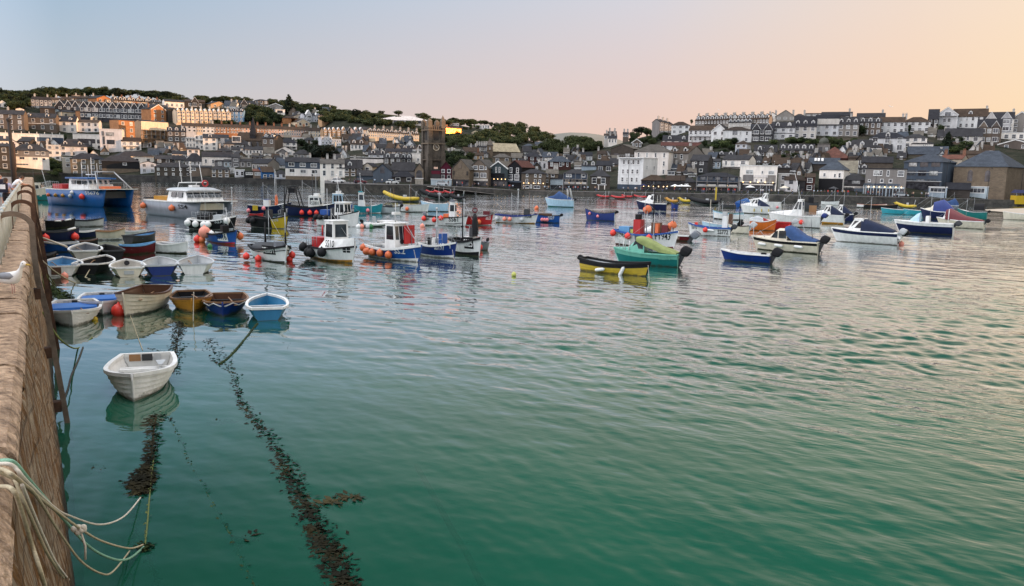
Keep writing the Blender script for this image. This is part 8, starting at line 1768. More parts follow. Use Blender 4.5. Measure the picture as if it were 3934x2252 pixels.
bd('B4',1828,1952,802,905,'side',30,'gy','rs',1,2,'grey house with two tall windows behind the restaurant')
bd('B4',1944,2152,868,930,'side',30,'pb','rs',1,0,'blue house with twin pale dormers behind the restaurant',dorm=2,drh=1.6)
bd('B4',2150,2372,862,960,'side',66,'ds','rs',1,2,'dark house with a white triple window left of the white hotel',ww=2.0)
bd('B4',2160,2300,700,790,'side',46,'st','rb',1,2,'brown roofed house on the centre slope',chim=(.1,))
def spire2(rt,w,h,dep,px2,pxm):
    q=MB(); q.box(-w/2-.2,w/2+.2,-.2,dep+.2,h*.62,h*.66); q.build('string_course',wm('st'),rt)
bd('B4',618,702,578,760,'pyr',100,'st','rl',2,1,'slim stone chapel tower with a pointed roof',name='chapel_tower',cat='church',dep=4.5,extra=spire2,wins=[(660,620,14,26)],over=.25)
bd('B4',700,1085,668,740,'side',118,'st','rc',1,4,'stone church with a long pale gold roof',name='church',cat='church',yaw=18,dep=14,wins=[])
for i,(x0,x1,ye,yb,rh,w,rf) in enumerate(((5,105,650,690,26,'lg','rb'),(100,285,662,700,30,'wh','rg'),(285,510,665,720,60,'brn','rb'),(110,215,640,672,30,'wh','rs'),(420,575,720,790,40,'tan','rb'),(565,640,690,760,30,'gy','rs'))):
    bd('B4',x0,x1,ye,yb,'side' if i!=3 else 'front',rh,w,rf,1,2,['pale cottage beside the tower','green roofed cottage','broad brown roofed house','white gable','tan brick chimneyed house','grey cottage by the slim chapel tower'][i]+' between the church tower and the chapel' if i!=5 else 'grey cottage by the slim chapel tower',chim=(.5,) if i in(2,4) else ())
terrace('B4',lin(468,732,4),600,606,668,690,'side',18,['lg','st'],'rs',1,2,'tiny terraced house with white chimneys behind the slim chapel tower','tiny terrace behind the chapel tower',chim=(.2,.7),sub=False)
bd('B4',1118,1290,590,640,'hip',36,'gy','ru',1,3,'slate roofed school building at the foot of the wood',dep=9)
bd('B4',1290,1460,565,620,'side',36,'gy','ru',1,3,'second slate roofed building at the foot of the wood')
# ============================ centre right (B5) ============================
bd('B5',190,532,762,1200,'flat',10,'pbw','rs',0,0,'tall white quayside hotel with twelve sash windows and a blue shopfront',yaw=-30,dep=10,wins=[(x,y,36,68) for y,xs in((815,(266,331,397,464)),(945,(259,324,389,456)),(1057,(254,319,384,451))) for x in xs],side=2,signs=[(350,1160,320,70,'bg')],balc=[1.0],lamps=0)
bd('B5',415,884,668,1010,'hip',102,'wh','rl',3,4,'rear block of the white hotel with a steep slate hip roof',dep=10,yaw=-12,ww=.9,wh=1.8)
bd('B5',92,405,628,790,'front',60,'ds','rl',1,2,'dark gabled house with a glazed gable behind the white hotel',yaw=-25,style='d',ww=2.6)
bd('B5',884,1168,692,930,'side',104,'gy','rb',0,0,'grey house with a cream gable end right of the white hotel',yaw=-34,dep=11,wins=[(918,730,54,46),(995,730,34,46),(1075,738,34,64),(902,838,30,60),(1065,860,30,66),(1118,840,34,66)],dorm=2)
bd('B5',1202,1442,795,985,'side',84,'sl','rs',2,2,'dark slate hung house with four white windows',yaw=-14,wins=[(1278,820,32,36),(1358,825,50,50),(1272,914,34,44),(1352,926,50,46)])
bd('B5',1440,1625,805,910,'mono',40,'pb','rs',1,3,'pale blue glazed veranda house beside the slate hung house',balc=[.1])
bd('B5',1652,2012,782,910,'side',66,'wh','rs',0,0,'long white house with a balcony and a cream gable end',yaw=-18,dep=9,wins=[(1708,826,30,58),(1795,830,50,66),(1935,820,64,50)],balc=[.25])
bd('B5',1450,1830,716,760,'side',46,'gy','rs',0,0,'slate roof with three arched white dormers',dorm=3)
bd('B5',1835,1988,562,705,'pyr',56,'pbw','rb',2,2,'square pale blue tower house with a pointed roof',yaw=-14,dep=7)
bd('B5',1895,2392,872,1225,'flat',16,'wh','rs',0,0,'white modernist quayside block with grey middle floor and balconies',wins=[(2022,955,98,58),(2312,955,78,56),(2195,955,28,46),(2012,1063,108,58),(2122,1068,28,46),(2188,1068,28,46),(2302,1070,78,54)],signs=[(2160,1010,220,38,'wh'),(2145,1115,400,36,'wh'),(2010,1040,140,90,'gy'),(2310,1040,130,90,'gy')],shop='dk',lamps=5,dep=9)
bd('B5',1288,1872,1015,1225,'hip',56,'bg','rs',0,0,'wide grey restaurant pavilion with an open upper terrace',extra=rest,wins=[(x,1045,80,50) for x in(1380,1480,1580,1680,1780)],style='d',lamps=6,shop='pb',dep=9)
bd('B5',520,862,1064,1215,'hip',72,'dk','rb',0,0,'dark timber cafe with a broad brown roof right of the white hotel',shop='dk',lamps=5,dep=9,wins=[(620,1100,60,30),(760,1100,60,30)],style='d')
bd('B5',858,1122,1072,1215,'side',66,'dk','rb',0,0,'dark cafe with an arched veranda next to the timber cafe',shop='dk',lamps=3,wins=[(900,1100,60,30)],style='d')
bd('B5',1082,1285,1090,1215,'hip',60,'ds','rs',0,0,'low dark cottage left of the grey pavilion',wins=[(1150,1130,50,30)])
bd('B5',886,988,934,1030,'flat',5,'gy','rs',0,0,'small grey house with a wide white window above the cafes',wins=[(938,966,94,50)])
bd('B5',1082,1242,955,1040,'hip',36,'ds','rs',0,0,'dark cottage with a white window above the cafes',wins=[(1142,968,60,34),(1215,985,18,50)])
bd('B5',942,1192,296,425,'hip',52,'pbw','rb',2,3,'white villa with a brown hip roof on the right hill',chim=())
terrace('B5',[775,838,900,960],252,286,395,405,'side',40,['gy'],'rs',3,1,'narrow grey house climbing the hill beside the white villa','narrow houses beside the white villa',yaw=30,chim=(.5,),sub=False)
bd('B5',1182,1505,368,535,'side',66,'pbw','rb',2,5,'long white house with a brown roof and veranda on the right hill',balc=[.5],yaw=-10)
bd('B5',1500,1702,378,535,'front',92,'pbw','rs',2,2,'white gabled house with two attic windows on the right hill',yaw=-14,trim=True)
bd('B5',1664,2050,368,548,'hip',54,'pbw','rb',0,0,'broad white villa with tall bay windows on the right hill',wins=[(1825,405,76,68),(1900,410,32,52),(1985,412,32,54),(1822,498,76,70),(1980,498,36,48)],dep=9)
bd('B5',822,1205,512,560,'side',76,'wh','rs',1,4,'white bungalow with two gabled dormers on the right hill',dorm=2)
bd('B5',798,1395,585,650,'side',52,'pbw','rm',1,5,'white house under a long maroon roof below the bungalow',chim=(.72,))
terrace('B5',lin(1275,2300,8),232,208,290,280,'side',60,['gy','ds','brn','gy'],'rb',1,3,'dormered skyline house on the right hill','skyline houses of the right hill',dorm=2,chim=(.1,.9),sub=False,yaw=-16)
terrace('B5',lin(1740,2060,3),262,255,330,325,'side',40,['lg'],'rs',1,2,'roof terrace house below the skyline on the right hill','houses below the right skyline',dorm=2,sub=False)
bd('B5',2046,2362,355,535,'side',74,'sl','rs',2,3,'slate hung house with two white gabled bays on the right hill',gables=2)
bd('B5',2100,2408,668,740,'side',96,'brn','rs',1,4,'brown terrace house with two white dormers on the middle right slope',dorm=2)
for i,a in enumerate(((0,178,440,505,26,'lg','rb','white house on the small centre skyline knoll'),(55,175,402,450,22,'gy','rs','grey chimneyed house topping the centre knoll'),(60,180,480,560,40,'wh','rs','white gabled cottage below the centre knoll'),(265,345,420,470,28,'brn','rs','brown chimneyed house left of the flat topped pine'))):
    bd('B5',a[0],a[1],a[2],a[3],'side',a[4],a[5],a[6],1,3,a[7],chim=(.2,.8))
bd('B5',385,528,540,620,'front',52,'brn','rs',1,3,'brown glazed gabled house below the flat topped pine',trim=True)
# ============================ right (B6) ============================
bd('B6',234,542,330,500,'side',76,'pbw','rs',2,3,'white house with two arched dormers and slate canopies on the right hill',dorm=2,bands=((.5,.25,'bk'),))
bd('B6',540,842,312,495,'side',140,'lg','rs',2,3,'grey white house with a tall slate roof and three dormers',dorm=3)
bd('B6',844,1152,292,455,'side',140,'pbw','rs',2,3,'white house with a wide glazed roof storey on the right hill',dorm=1,signs=[],bands=((1.0,2.6,'lg'),))
bd('B6',1152,1432,285,462,'side',110,'gy','rs',2,3,'stone grey house with arched dormers and a porch',dorm=3,chim=(.6,))
bd('B6',1452,1742,262,445,'side',58,'brn','rs',2,4,'brown house with white striped window surrounds on the right hill',dorm=3)
bd('B6',1742,2070,255,420,'side',74,'pbw','rb',2,4,'white house with a brown roof left of the skyline gap',chim=(.9,))
for i,a in enumerate(((185,302,162,215,'front',44,'wh','rs','white gable on the right skyline with a brick chimney beside it'),(295,552,175,225,'front',86,'gy','rg','green grey gabled house on the right skyline'),(545,700,175,215,'hip',44,'ds','rs','dark hip roof on the right skyline'),(712,955,135,175,'flat',14,'gy','rs','grey flat roofed house on the right skyline'),(940,1345,165,215,'side',58,'brn','rs','long brown roofed house on the right skyline with a big chimney'),(1435,1800,185,245,'side',62,'gy','rs','slate roofed skyline house with end chimneys'))):
    bd('B6',*a[:4],a[4],a[5],a[6],a[7],1,3,a[8],chim=(.9,) if i!=3 else (),sub=False)
bd('B6',350,812,648,735,'side',90,'brn','rs',1,4,'brown terrace house with five white roof dormers',dorm=5)
bd('B6',872,1034,555,705,'hip',0,'gy','rg',1,2,'square stone house with a domed copper roof on the right slope',name='domed_house',style='d',extra=lambda rt,w,h,dep,px2,pxm:MB().lathe([(w*.42,h),(w*.4,h+1.2),(w*.28,h+2.2),(.05,h+2.7)],14,0,(0,dep/2,0)).build('dome',rm_('rg'),rt))
bd('B6',1232,1742,606,710,'hip',112,'wh','rs',1,3,'white house with a dark slate roof and three white triangular dormers',dorm=3)
bd('B6',1605,2075,478,672,'hip',84,'pbw','rs',2,3,'large white villa with a hip roof and tall grouped windows',ww=2.0,wh=2.2,dorm=1)
bd('B6',1340,1545,615,715,'side',20,'ds','rs',1,1,'small dark house with one white window in front of the white villa')
bd('B6',885,1318,755,800,'pyr',165,'rbn','rr',0,0,'house under a big pyramid of red brown tiles',dep=14)
bd('B6',622,812,762,810,'pyr',70,'rbn','rr',0,0,'house under a smaller red tiled pyramid roof',dep=8)
bd('B6',285,622,840,920,'side',86,'brn','rb',1,1,'house under a plain brown roof behind the quay shops')
bd('B6',285,492,900,985,'side',36,'ds','rs',1,0,'dark house with two white gabled dormers behind the modernist block',dorm=2)
bd('B6',500,700,905,985,'flat',6,'gy','rs',1,3,'grey flat roofed house with white edges behind the quay shops')
bd('B6',755,1160,840,960,'side',84,'ds','ru',0,0,'house under a dark blue slate roof with skylights',extra=lambda rt,w,h,dep,px2,pxm:[MB().hexa([(x,1.0,h+1.05),(x+.8,1.0,h+1.05),(x+.8,2.2,h+2.0),(x,2.2,h+2.0),(x,1.0,h+1.25),(x+.8,1.0,h+1.25),(x+.8,2.2,h+2.2),(x,2.2,h+2.2)]).build('skylight',TRIM,rt) for x in(-w*.32,-w*.22,-w*.1)])
bd('B6',893,1208,918,1215,'hip',120,'wh','ru',0,0,'white gabled house over a black shopfront on the right quay',wins=[(962,992,32,52),(1098,998,26,56),(1158,996,30,72)],signs=[(1050,1130,310,170,'bk')],yaw=-10,dep=10)
bd('B6',1150,1412,955,1060,'side',160,'cr','rc',1,2,'house under a tan pantile roof with one skylight',dep=9)
bd('B6',1208,1545,1062,1225,'hip',88,'dk','rs',0,0,'dark cafe with a steep slate roof and a teal sign',wins=[(1260,1090,70,50),(1400,1095,110,50)],style='d',signs=[(1285,1172,170,18,'tg'),(1440,1210,110,110,'bg')],shop='wh',dep=9)
def shopf(rt,w,h,dep,px2,pxm):
    for a,b,k in((1535,1660,'dk'),(1665,1820,'dk'),(1830,1990,'dk')):
        xa,_=px2(a,0); xb,_=px2(b,0); q=MB(); q.box(xa,xb,-.22,-.05,h*.41,h*.47); q.build('fascia_board',wm('bg'),rt)
        for i in range(5):
            q=MB(); x=xa+(xb-xa)*i/4; q.box(x-.09,x+.09,-.2,-.02,.0,h*.41); q.build('shop_post',wm('pb'),rt)
bd('B6',1545,2065,915,1295,'flat',14,'gy','rs',0,0,'quayside shop with teal fronts, lamps and grey glazed upper floor',wins=[(1680,970,70,70),(1740,970,40,70),(1830,972,40,76),(1990,972,80,80),(1600,1075,40,40),(1760,1078,44,50),(1870,1078,44,50)],extra=shopf,shop='pb',lamps=7,dep=9)
bd('B6',408,585,1062,1235,'side',62,'wh','rb',0,0,'small white cottage with two black windows on the right quay',wins=[(496,1092,56,52),(472,1182,36,46)],style='d',dep=6)
bd('B6',318,462,982,1215,'flat',6,'lg','rs',2,1,'narrow pale grey house behind the small white cottage')
bd('B6',582,690,1068,1225,'hip',60,'dk','rb',1,1,'dark narrow shop right of the small white cottage',shop='dk')
bd('B6',688,825,1025,1225,'side',50,'rbn','rb',2,1,'red brown narrow house on the right quay')
bd('B6',1310,1500,755,850,'side',30,'brn','rb',0,0,'brown walled yard house behind the tan roof')
bd('B6',1380,1560,905,990,'side',50,'gy','rs',1,2,'grey house with twin white dormers above the dark cafe',dorm=2)
bd('B6',1500,1900,820,930,'side',84,'st','rs',0,0,'house under a broad dark slate roof behind the teal shop')
# ============================ far right (B7) ============================
bd('B7',352,832,812,1215,'hip',108,'bg','ru',0,0,'blue grey quayside block with nine recessed balconies',yaw=-22,dep=11,wins=[(465,850,110,62),(603,850,100,66),(748,850,110,62),(452,970,110,66),(590,968,104,80),(730,968,112,66),(438,1085,110,70),(577,1085,110,80),(715,1085,110,70)],style='d',shop='dk',bands=((.33,.12,'t'),(.63,.12,'t')))
bd('B7',840,1112,775,1180,'side',60,'cr','rr',2,2,'cream rear house with drainpipes beside the blue grey block',yaw=-14,chim=(.1,.95))
bd('B7',1062,1700,876,1310,'hip',228,'st','ru',0,0,'large brown stone chapel with a great slate hip roof',name='chapel',cat='church',yaw=-17,dep=20,arch=[(1268,1010,62,150),(1478,1010,62,150)],wins=[])
for i,a in enumerate(((708,935,1168,1312,'flat',5,'pb','rs','pale blue lean-to shop with a row of windows in front of the chapel',[(822,1200,190,66)]),(935,1252,1196,1312,'mono',90,'ds','rs','dark garage with a white edged roof in front of the chapel',[]),(1240,1505,1162,1316,'flat',5,'pb','rs','pale blue shelter with four windows right of the garage',[(1372,1210,180,70)]),(1502,1700,1168,1312,'flat',5,'pbw','rs','pale shelter with one tall window at the chapel corner',[(1596,1212,56,80)]))):
    bd('B7',*a[:4],a[4],a[5],a[6],a[7],0,0,a[8],wins=a[9],dep=4,name='shelter' if 'shelter' in a[8] else 'house',cat='building')
bd('B7',1822,2120,922,1260,'flat',10,'gy','rs',3,3,'grey glazed house at the right edge of the quay',ww=2.0)
bd('B7',688,822,210,390,'side',138,'ds','rs',2,2,'dark stone house on the far right skyline')
bd('B7',818,1078,150,350,'front',100,'pbw','rs',0,0,'tall white gabled guest house on the far right skyline',wins=[(952,145,80,60),(920,228,44,56),(975,228,44,56),(925,315,50,36),(970,315,50,36)],trim=True,balc=[.9],dep=11)
bd('B7',1055,1482,175,350,'side',110,'pbw','rb',2,6,'white skyline terrace house with a gabled dormer right of the guest house',dorm=1,chim=(.95,))
bd('B7',1480,1850,208,400,'side',96,'lg','rs',2,4,'grey white skyline house with pointed dormers on the far right',gables=2,chim=(.95,))
bd('B7',1850,2110,210,400,'front',100,'gy','rs',3,2,'grey gabled skyline house at the right edge',trim=True)
bd('B7',350,698,248,405,'hip',70,'pbw','rb',2,4,'white house with a brown hip roof right of the skyline gap',chim=(.1,))
bd('B7',365,655,470,615,'hip',54,'wh','rs',2,3,'white hip roofed house among bushes on the far right slope')
bd('B7',480,748,552,630,'hip',44,'wh','rs',0,0,'low white house with four round windows',wins=[(625,574,16,20),(648,574,16,20),(671,574,16,20),(694,574,16,20)])
bd('B7',945,1412,450,560,'side',112,'lg','rs',1,4,'grey white house with dark roof openings behind the bushes',wins=[(1168,490,40,60),(1235,482,40,50),(1330,490,60,60)])
bd('B7',1382,1682,322,560,'side',106,'brn','rs',2,3,'brown brick house with two gabled dormers on the far right slope',gables=2)
bd('B7',1668,2110,405,512,'flat',6,'wh','rs',1,5,'long white flat roofed house on the far right slope')
bd('B7',1702,2110,560,640,'front',64,'brn','rs',1,2,'brown gabled bungalow above the chapel roof',yaw=-20,trim=True)
bd('B7',425,935,700,750,'side',108,'st','ru',0,0,'stone house under a blue slate roof with two skylights')
bd('B7',1160,1500,700,800,'side',50,'brn','rb',0,0,'brown roofed house left of the chapel roof',chim=(.6,))
bd('B7',1120,1240,590,640,'flat',5,'st','rs',0,0,'low stone terrace wall house between the bushes')

# ------------------------------------------------------------------ small back-street cottages that pack the slopes
frng=random.Random(31); PK=MB(); PKM=[wm(k) for k in('wh','lg','gy','ds','brn','st','pbw')]+[rm_(k) for k in('rs','rs','rb','ru','rl')]+[FRAME,PANE,STONEC]
def pack(c,rects,n,walls,label=None,group=None):
    for i in range(n):
        x0,x1,y0,y1=frng.choice(rects); x=frng.uniform(x0,x1); y=frng.uniform(y0,y1); w=frng.uniform(75,135); h=frng.uniform(32,56)
        P,d=ground_at(*S_(c,x,y+12)); k=depth(P)/FOC/KS; w*=k;h*=k; hw=w/2; dep=6.5; rise=frng.uniform(2.2,3.4); q=MB(); wl=PW.index(frng.choice(walls)); rf=7+frng.randrange(5)
        q.box(-hw,hw,0,dep,-4,h,wl); a=.3
        if frng.random()<.65:
            for X in(-hw,hw-.2): q.add([(X,0,h),(X+.2,0,h),(X+.2,dep,h),(X,dep,h),(X,dep/2,h+rise-.1),(X+.2,dep/2,h+rise-.1)],[(0,3,4),(1,5,2),(0,4,5,1),(4,3,2,5)],wl)
            for s in(0,1):
                e=-a if s==0 else dep+a; q.hexa([(-hw-a,e,h-.25),(hw+a,e,h-.25),(hw+a,dep/2,h+rise-.1),(-hw-a,dep/2,h+rise-.1),(-hw-a,e,h-.08),(hw+a,e,h-.08),(hw+a,dep/2,h+rise+.06),(-hw-a,dep/2,h+rise+.06)],rf)
        else:
            q.add([(-hw,0,h),(hw,0,h),(0,0,h+rise-.1),(-hw,dep,h),(hw,dep,h),(0,dep,h+rise-.1)],[(0,1,2),(5,4,3),(0,2,5,3),(1,4,5,2)],wl)
            for s in(-1,1): q.hexa([(s*(hw+a),-a,h-.25),(0,-a,h+rise-.1),(0,dep+a,h+rise-.1),(s*(hw+a),dep+a,h-.25),(s*(hw+a),-a,h-.08),(0,-a,h+rise+.06),(0,dep+a,h+rise+.06),(s*(hw+a),dep+a,h-.08)],rf)
        n_=frng.choice([1,2,3])
        for m_ in range(n_):
            X=-hw+w*(m_+.5)/n_; q.box(X-.55,X+.55,-.06,.02,h*.35,h*.35+1.25,12); q.box(X-.43,X+.43,-.08,.0,h*.35+.12,h*.35+1.13,13)
        if frng.random()<.5: q.box(hw-1.2,hw-.4,dep*.4,dep*.6,h+.3,h+rise+1.3,14)
        q.xform(Matrix.Translation(P)@Matrix.Rotation(-math.atan2(P.x,P.y)+R(frng.uniform(-25,25)),4,'Z')); b_=len(PK.v); PK.v+=q.v; PK.f+=[[u+b_ for u in f] for f in q.f]; PK.m+=q.m; PK.sm+=q.sm
PW=['wh','lg','gy','ds','brn','st','pbw']
pack('B6',[(280,1500,700,860),(450,900,860,1000),(1300,1700,700,860)],40,PW,'small cottage crowded behind the right quay shops','cottages behind the right quay')
pack('B5',[(1150,1500,690,860),(1950,2400,690,860),(850,1300,930,1060),(0,200,640,900)],30,PW,'small cottage crowded behind the cafes','cottages behind the cafes')
pack('B4',[(1150,1500,640,760),(1600,2300,700,860),(30,640,640,780),(1120,2200,830,930)],22,PW,'small cottage crowded on the centre slope','cottages of the centre slope')
pack('B3',[(640,1410,700,750),(390,1400,760,900),(300,640,660,720),(0,400,760,1060)],26,PW,'small cottage crowded left of the church tower','cottages left of the church tower')
pack('B2',[(950,1800,890,1060),(0,350,920,1080),(1650,2380,740,860),(1000,1750,1060,1200)],24,PW,'small cottage crowded on the lower left slope','cottages of the lower left slope')
pack('B1',[(420,860,860,1020),(1200,1700,960,1060),(2100,2400,930,1060),(560,1300,340,440)],14,PW,'small cottage on the far left slope','cottages of the far left slope')
pack('B7',[(0,1050,640,780),(350,1100,420,600),(1000,1700,620,720)],18,PW,'small cottage behind the blue grey block','cottages behind the blue grey block')
pack('B2',[(900,1700,330,400),(1750,2380,420,520)],8,PW,'villa half hidden by trees on the left hill','villas among the trees of the left hill')

tag(PK.build('cottages',PKM),'crowd of small slate roofed cottages packed between the larger houses of both slopes','cottages',None,'stuff')
# ------------------------------------------------------------------ vegetation
LEAF=leafmat('foliage_broad',(.014,.024,.011),(.040,.058,.024),(.095,.105,.042)); PINE=leafmat('foliage_pine',(.009,.014,.009),(.020,.030,.017),(.045,.056,.030)); SHRUB=leafmat('foliage_shrub',(.016,.028,.010),(.045,.065,.022),(.10,.12,.04))
BARK=mat('bark',(.05,.038,.028),.95,.3,2,bump=.05)
def crown(rng,blobs,n,size,flat=.6):
    b=MB()
    tot=sum(r[3]*r[4] for r in blobs)
    for (cx,cy,cz,rx,rz) in blobs:
        for _ in range(int(n*rx*rz/tot)):
            while 1:
                v=Vector((rng.uniform(-1,1),rng.uniform(-1,1),rng.uniform(-1,1)))
                if .25<v.length<1: break
            v=v*(.55+.45*rng.random())/max(v.length,.01)*v.length**.4 if False else v.normalized()*(.55+.47*rng.random()**.6)
            p=Vector((cx+v.x*rx,cy+v.y*rx,cz+v.z*rz)); s=size*rng.uniform(.6,1.3)
            t=Vector((rng.gauss(0,1),rng.gauss(0,1),rng.gauss(0,1)*flat)).normalized(); u=t.cross(Vector((rng.gauss(0,1),rng.gauss(0,1),rng.gauss(0,1)))).normalized()
            b.add([p-t*s,p-u*s*.6,p+t*s,p+u*s*.6],[(0,1,2,3)])
    return b
PROTO={}
def protos():
    rng=random.Random(3)
    def reg(kind,blobs,n,size,leaf,trunk,flat=.6):
        cr=crown(rng,blobs,n,size,flat).mesh('crown',leaf); t=MB()
        for pts,r in trunk: t.tube(pts,r,6)
        PROTO.setdefault(kind,[]).append((cr,t.mesh('trunk',BARK)))
    for k in range(4):        # round broadleaf, 1 unit high
        bl=[(0,0,.50,.36,.42)]+[(rng.uniform(-.3,.3),rng.uniform(-.3,.3),rng.uniform(.25,.84),rng.uniform(.14,.24),rng.uniform(.12,.2)) for _ in range(7)]
        reg('broad',bl,1700,.045,LEAF,[([(0,0,-.1),(.02,0,.3),(0,.02,.62)],[.05,.04,.02]),([(0,0,.3),(.18,.05,.6)],[.025,.01]),([(0,0,.33),(-.16,-.08,.62)],[.025,.01])])
    for k in range(3):        # flat topped, wind swept pine
        bl=[]
        for i in range(11):
            z=.42+.5*i/10; r=.46*(1-abs(i/10-.4)*.7); a=rng.uniform(0,6.3); bl.append((math.cos(a)*r*.5,math.sin(a)*r*.5,max(.16,z-.2),r*.7+.08,.12))
        reg('pine',bl,2400,.045,PINE,[([(0,0,-.1),(.03,0,.4),(.0,0,.85)],[.05,.035,.012])]+[([(0,0,.35+.08*i),(.3*math.cos(i*2.2),.3*math.sin(i*2.2),.5+.08*i)],[.02,.006]) for i in range(5)],.25)
    for k in range(2):        # dense dark conifer
        bl=[(rng.uniform(-.05,.05),rng.uniform(-.05,.05),.15+.8*i/8,.30*(1-(i/8)**1.6)+.07,.1) for i in range(9)]
        reg('conifer',bl,1500,.045,PINE,[([(0,0,-.1),(0,0,.9)],[.05,.01])])
    for k in range(3):        # low bush
        bl=[(0,0,.4,.55,.38)]+[(rng.uniform(-.6,.6),rng.uniform(-.4,.4),rng.uniform(.25,.55),rng.uniform(.25,.4),rng.uniform(.2,.35)) for _ in range(6)]
        reg('bush',bl,900,.075,SHRUB,[([(0,0,-.2),(.1,0,.4)],[.05,.02]),([(0,0,-.2),(-.2,.1,.4)],[.05,.02])])
protos()
NAMES=dict(broad='tree',pine='pine_tree',conifer='conifer_tree',bush='bush'); CATS=dict(broad='tree',pine='tree',conifer='tree',bush='bush')
trng=random.Random(11)
def tree(c,x,y,hpx,kind,label,group=None,wide=1.0,d=None,sub=True):
    X,Y=S_(c,x,y); P,dd=ground_at(X,Y)
    h=(hpx/KS if c!='S' else hpx)*depth(P)/FOC
    cr,tk=trng.choice(PROTO[kind]); o=empty(NAMES[kind],P,trng.uniform(0,6.28),(h*wide,h*wide,h)); tag(o,label,CATS[kind],group)
    link('crown',cr,o); link('trunk',tk,o); return o
# landmark trees
for a in(('B1',1660,205,165,'pine','flat topped dark pine standing highest on the left skyline',1.15),('B1',2120,205,110,'pine','broad dark pine clump left of the second skyline gap',1.7),('B1',2330,215,118,'pine','dark pine at the right of the skyline pines',1.6),('B1',20,180,115,'conifer','dark conifer on the left edge skyline',1.0),
  ('B2',60,235,140,'pine','wide dark pine above the cream terrace end',1.6),('B2',760,285,105,'broad','round dark tree left of the two skyline trees',1.5),('B2',970,290,98,'broad','round dark tree right of the two skyline trees',1.3),('B2',1790,430,255,'conifer','tall dark conifer left of the blazing window',1.05),
  ('B2',2180,1060,240,'pine','big dark cedar spreading over the lower left roofs',1.7),('B3',40,930,250,'pine','right half of the dark cedar clump by the stone inn',1.5),('B3',470,345,150,'pine','lone pine with a bare trunk on the hilltop',1.0),('B3',820,300,65,'broad','small round tree left of the white roofed hall',1.6),('B3',1060,300,70,'broad','round trees behind the white roofed hall',2.4),
  ('B3',1400,380,115,'broad','big round tree right of the white roofed hall',2.2),('B3',1810,410,90,'pine','flat topped tree on the central hill',1.2),('B3',2085,415,68,'broad','round tree left of the white modern house',1.4),('B4',755,345,95,'broad','dark tree at the end of the central hill houses',1.2),
  ('B5',520,420,118,'pine','wind swept pine on the centre right knoll',1.9),('B5',740,380,130,'conifer','dark conifer left of the narrow hill houses',1.0),('B5',1225,280,70,'broad','slim tree between the skyline terraces',.7),('B6',1475,440,160,'broad','green tree in front of the brown striped house',1.0),('B7',855,420,145,'broad','dark tree below the white guest house',.9),('B7',960,640,240,'conifer','dark conifer among the bushes above the chapel',.9),('B7',435,400,130,'broad','bare thin tree before the white hip roofed house',.35),
  ('B3',390,1150,95,'conifer','dark upright shrub before the stone inn',.7),('B3',500,1145,80,'broad','second dark shrub before the stone inn',1.0),('B2',960,745,90,'broad','dark round tree before the orange terrace',1.2),('B1',1250,980,110,'pine','dark pine in front of the white modern block',1.5),('B1',880,830,130,'broad','dark tree at the end of the blue panelled wall',.9),('B5',1410,600,110,'broad','dark tree beside the long white house',.9),('B4',860,720,110,'broad','dark round tree before the pale gold church roof',1.6),('B6',1080,600,150,'broad','leafy tree behind the domed house',1.3)):
    tree(*a[:5],a[5],None,a[6])
# the dark trees around the church and the two woods: too alike to tell apart
WOOD=MB()
def wood_tree(c,x,y,hpx,kind,wide,rng):
    X,Y=S_(c,x,y); P,_=ground_at(X,Y); h=hpx/KS*depth(P)/FOC; cr,tk=rng.choice(PROTO[kind]); M=Matrix.Translation(P)@Matrix.Rotation(rng.uniform(0,6.28),4,'Z')@Matrix.Diagonal((h*wide,h*wide,h,1))
    for me,mi in((cr,0),(tk,1)):
        vs=[M@v.co for v in me.vertices]; fs=[tuple(p.vertices) for p in me.polygons]
        WOOD.add(vs,fs,mi)
def scatter(c,poly,n,hr,kinds,label,group,wide=(1,1.6),seed=1,stuff=False):
    rng=random.Random(seed); xs=[p[0] for p in poly]; ys=[p[1] for p in poly]; k=0; pts=[]
    def inside(x,y):
        r=False
        for (xa,ya),(xb,yb) in zip(poly,poly[1:]+poly[:1]):
            if (ya>y)!=(yb>y) and x<(xb-xa)*(y-ya)/(yb-ya)+xa: r=not r
        return r
    while len(pts)<n and k<n*60:
        k+=1; x,y=rng.uniform(min(xs),max(xs)),rng.uniform(min(ys),max(ys))
        if inside(x,y): pts.append((x,y))
    for x,y in pts:
        if stuff: wood_tree(c,x,y,rng.uniform(*hr),rng.choice(kinds),rng.uniform(*wide),rng)
        else: tree(c,x,y,rng.uniform(*hr),rng.choice(kinds),label,group,rng.uniform(*wide))
scatter('B3',[(1540,1130),(1560,950),(1700,900),(2080,930),(2080,1000),(1800,1040),(1800,1130)],16,(110,170),['broad'],'dark dense tree clumped to the right of the church tower','trees beside the church tower',seed=2)
scatter('B4',[(1240,720),(1330,620),(1560,560),(1800,560),(2180,570),(2180,640),(2050,700),(1850,690),(1650,720),(1400,730)],60,(90,150),['broad','broad','broad','conifer'],'dark tree of the wood below the centre right knoll','trees of the dark wood',seed=3,stuff=True)
scatter('B4',[(350,560),(440,470),(720,400),(950,330),(1150,350),(1290,400),(1500,470),(1520,520),(1250,560),(1000,600),(720,600),(400,610)],110,(80,130),['broad'],'tree on the wooded central hill','trees of the central hill wood',seed=4,stuff=True)
scatter('B4',[(10,470),(330,480),(420,560),(340,610),(20,600)],22,(60,100),['broad','bush'],'tree on the slope below the blazing glass house','trees below the glass house',seed=5,stuff=True)
scatter('B1',[(0,330),(0,190),(430,170),(640,165),(1480,155),(1480,190),(900,200),(720,215),(440,250),(430,350),(100,370)],95,(80,140),['broad','broad','broad','pine'],'dark tree on the left hilltop','trees of the left hilltop',seed=6)
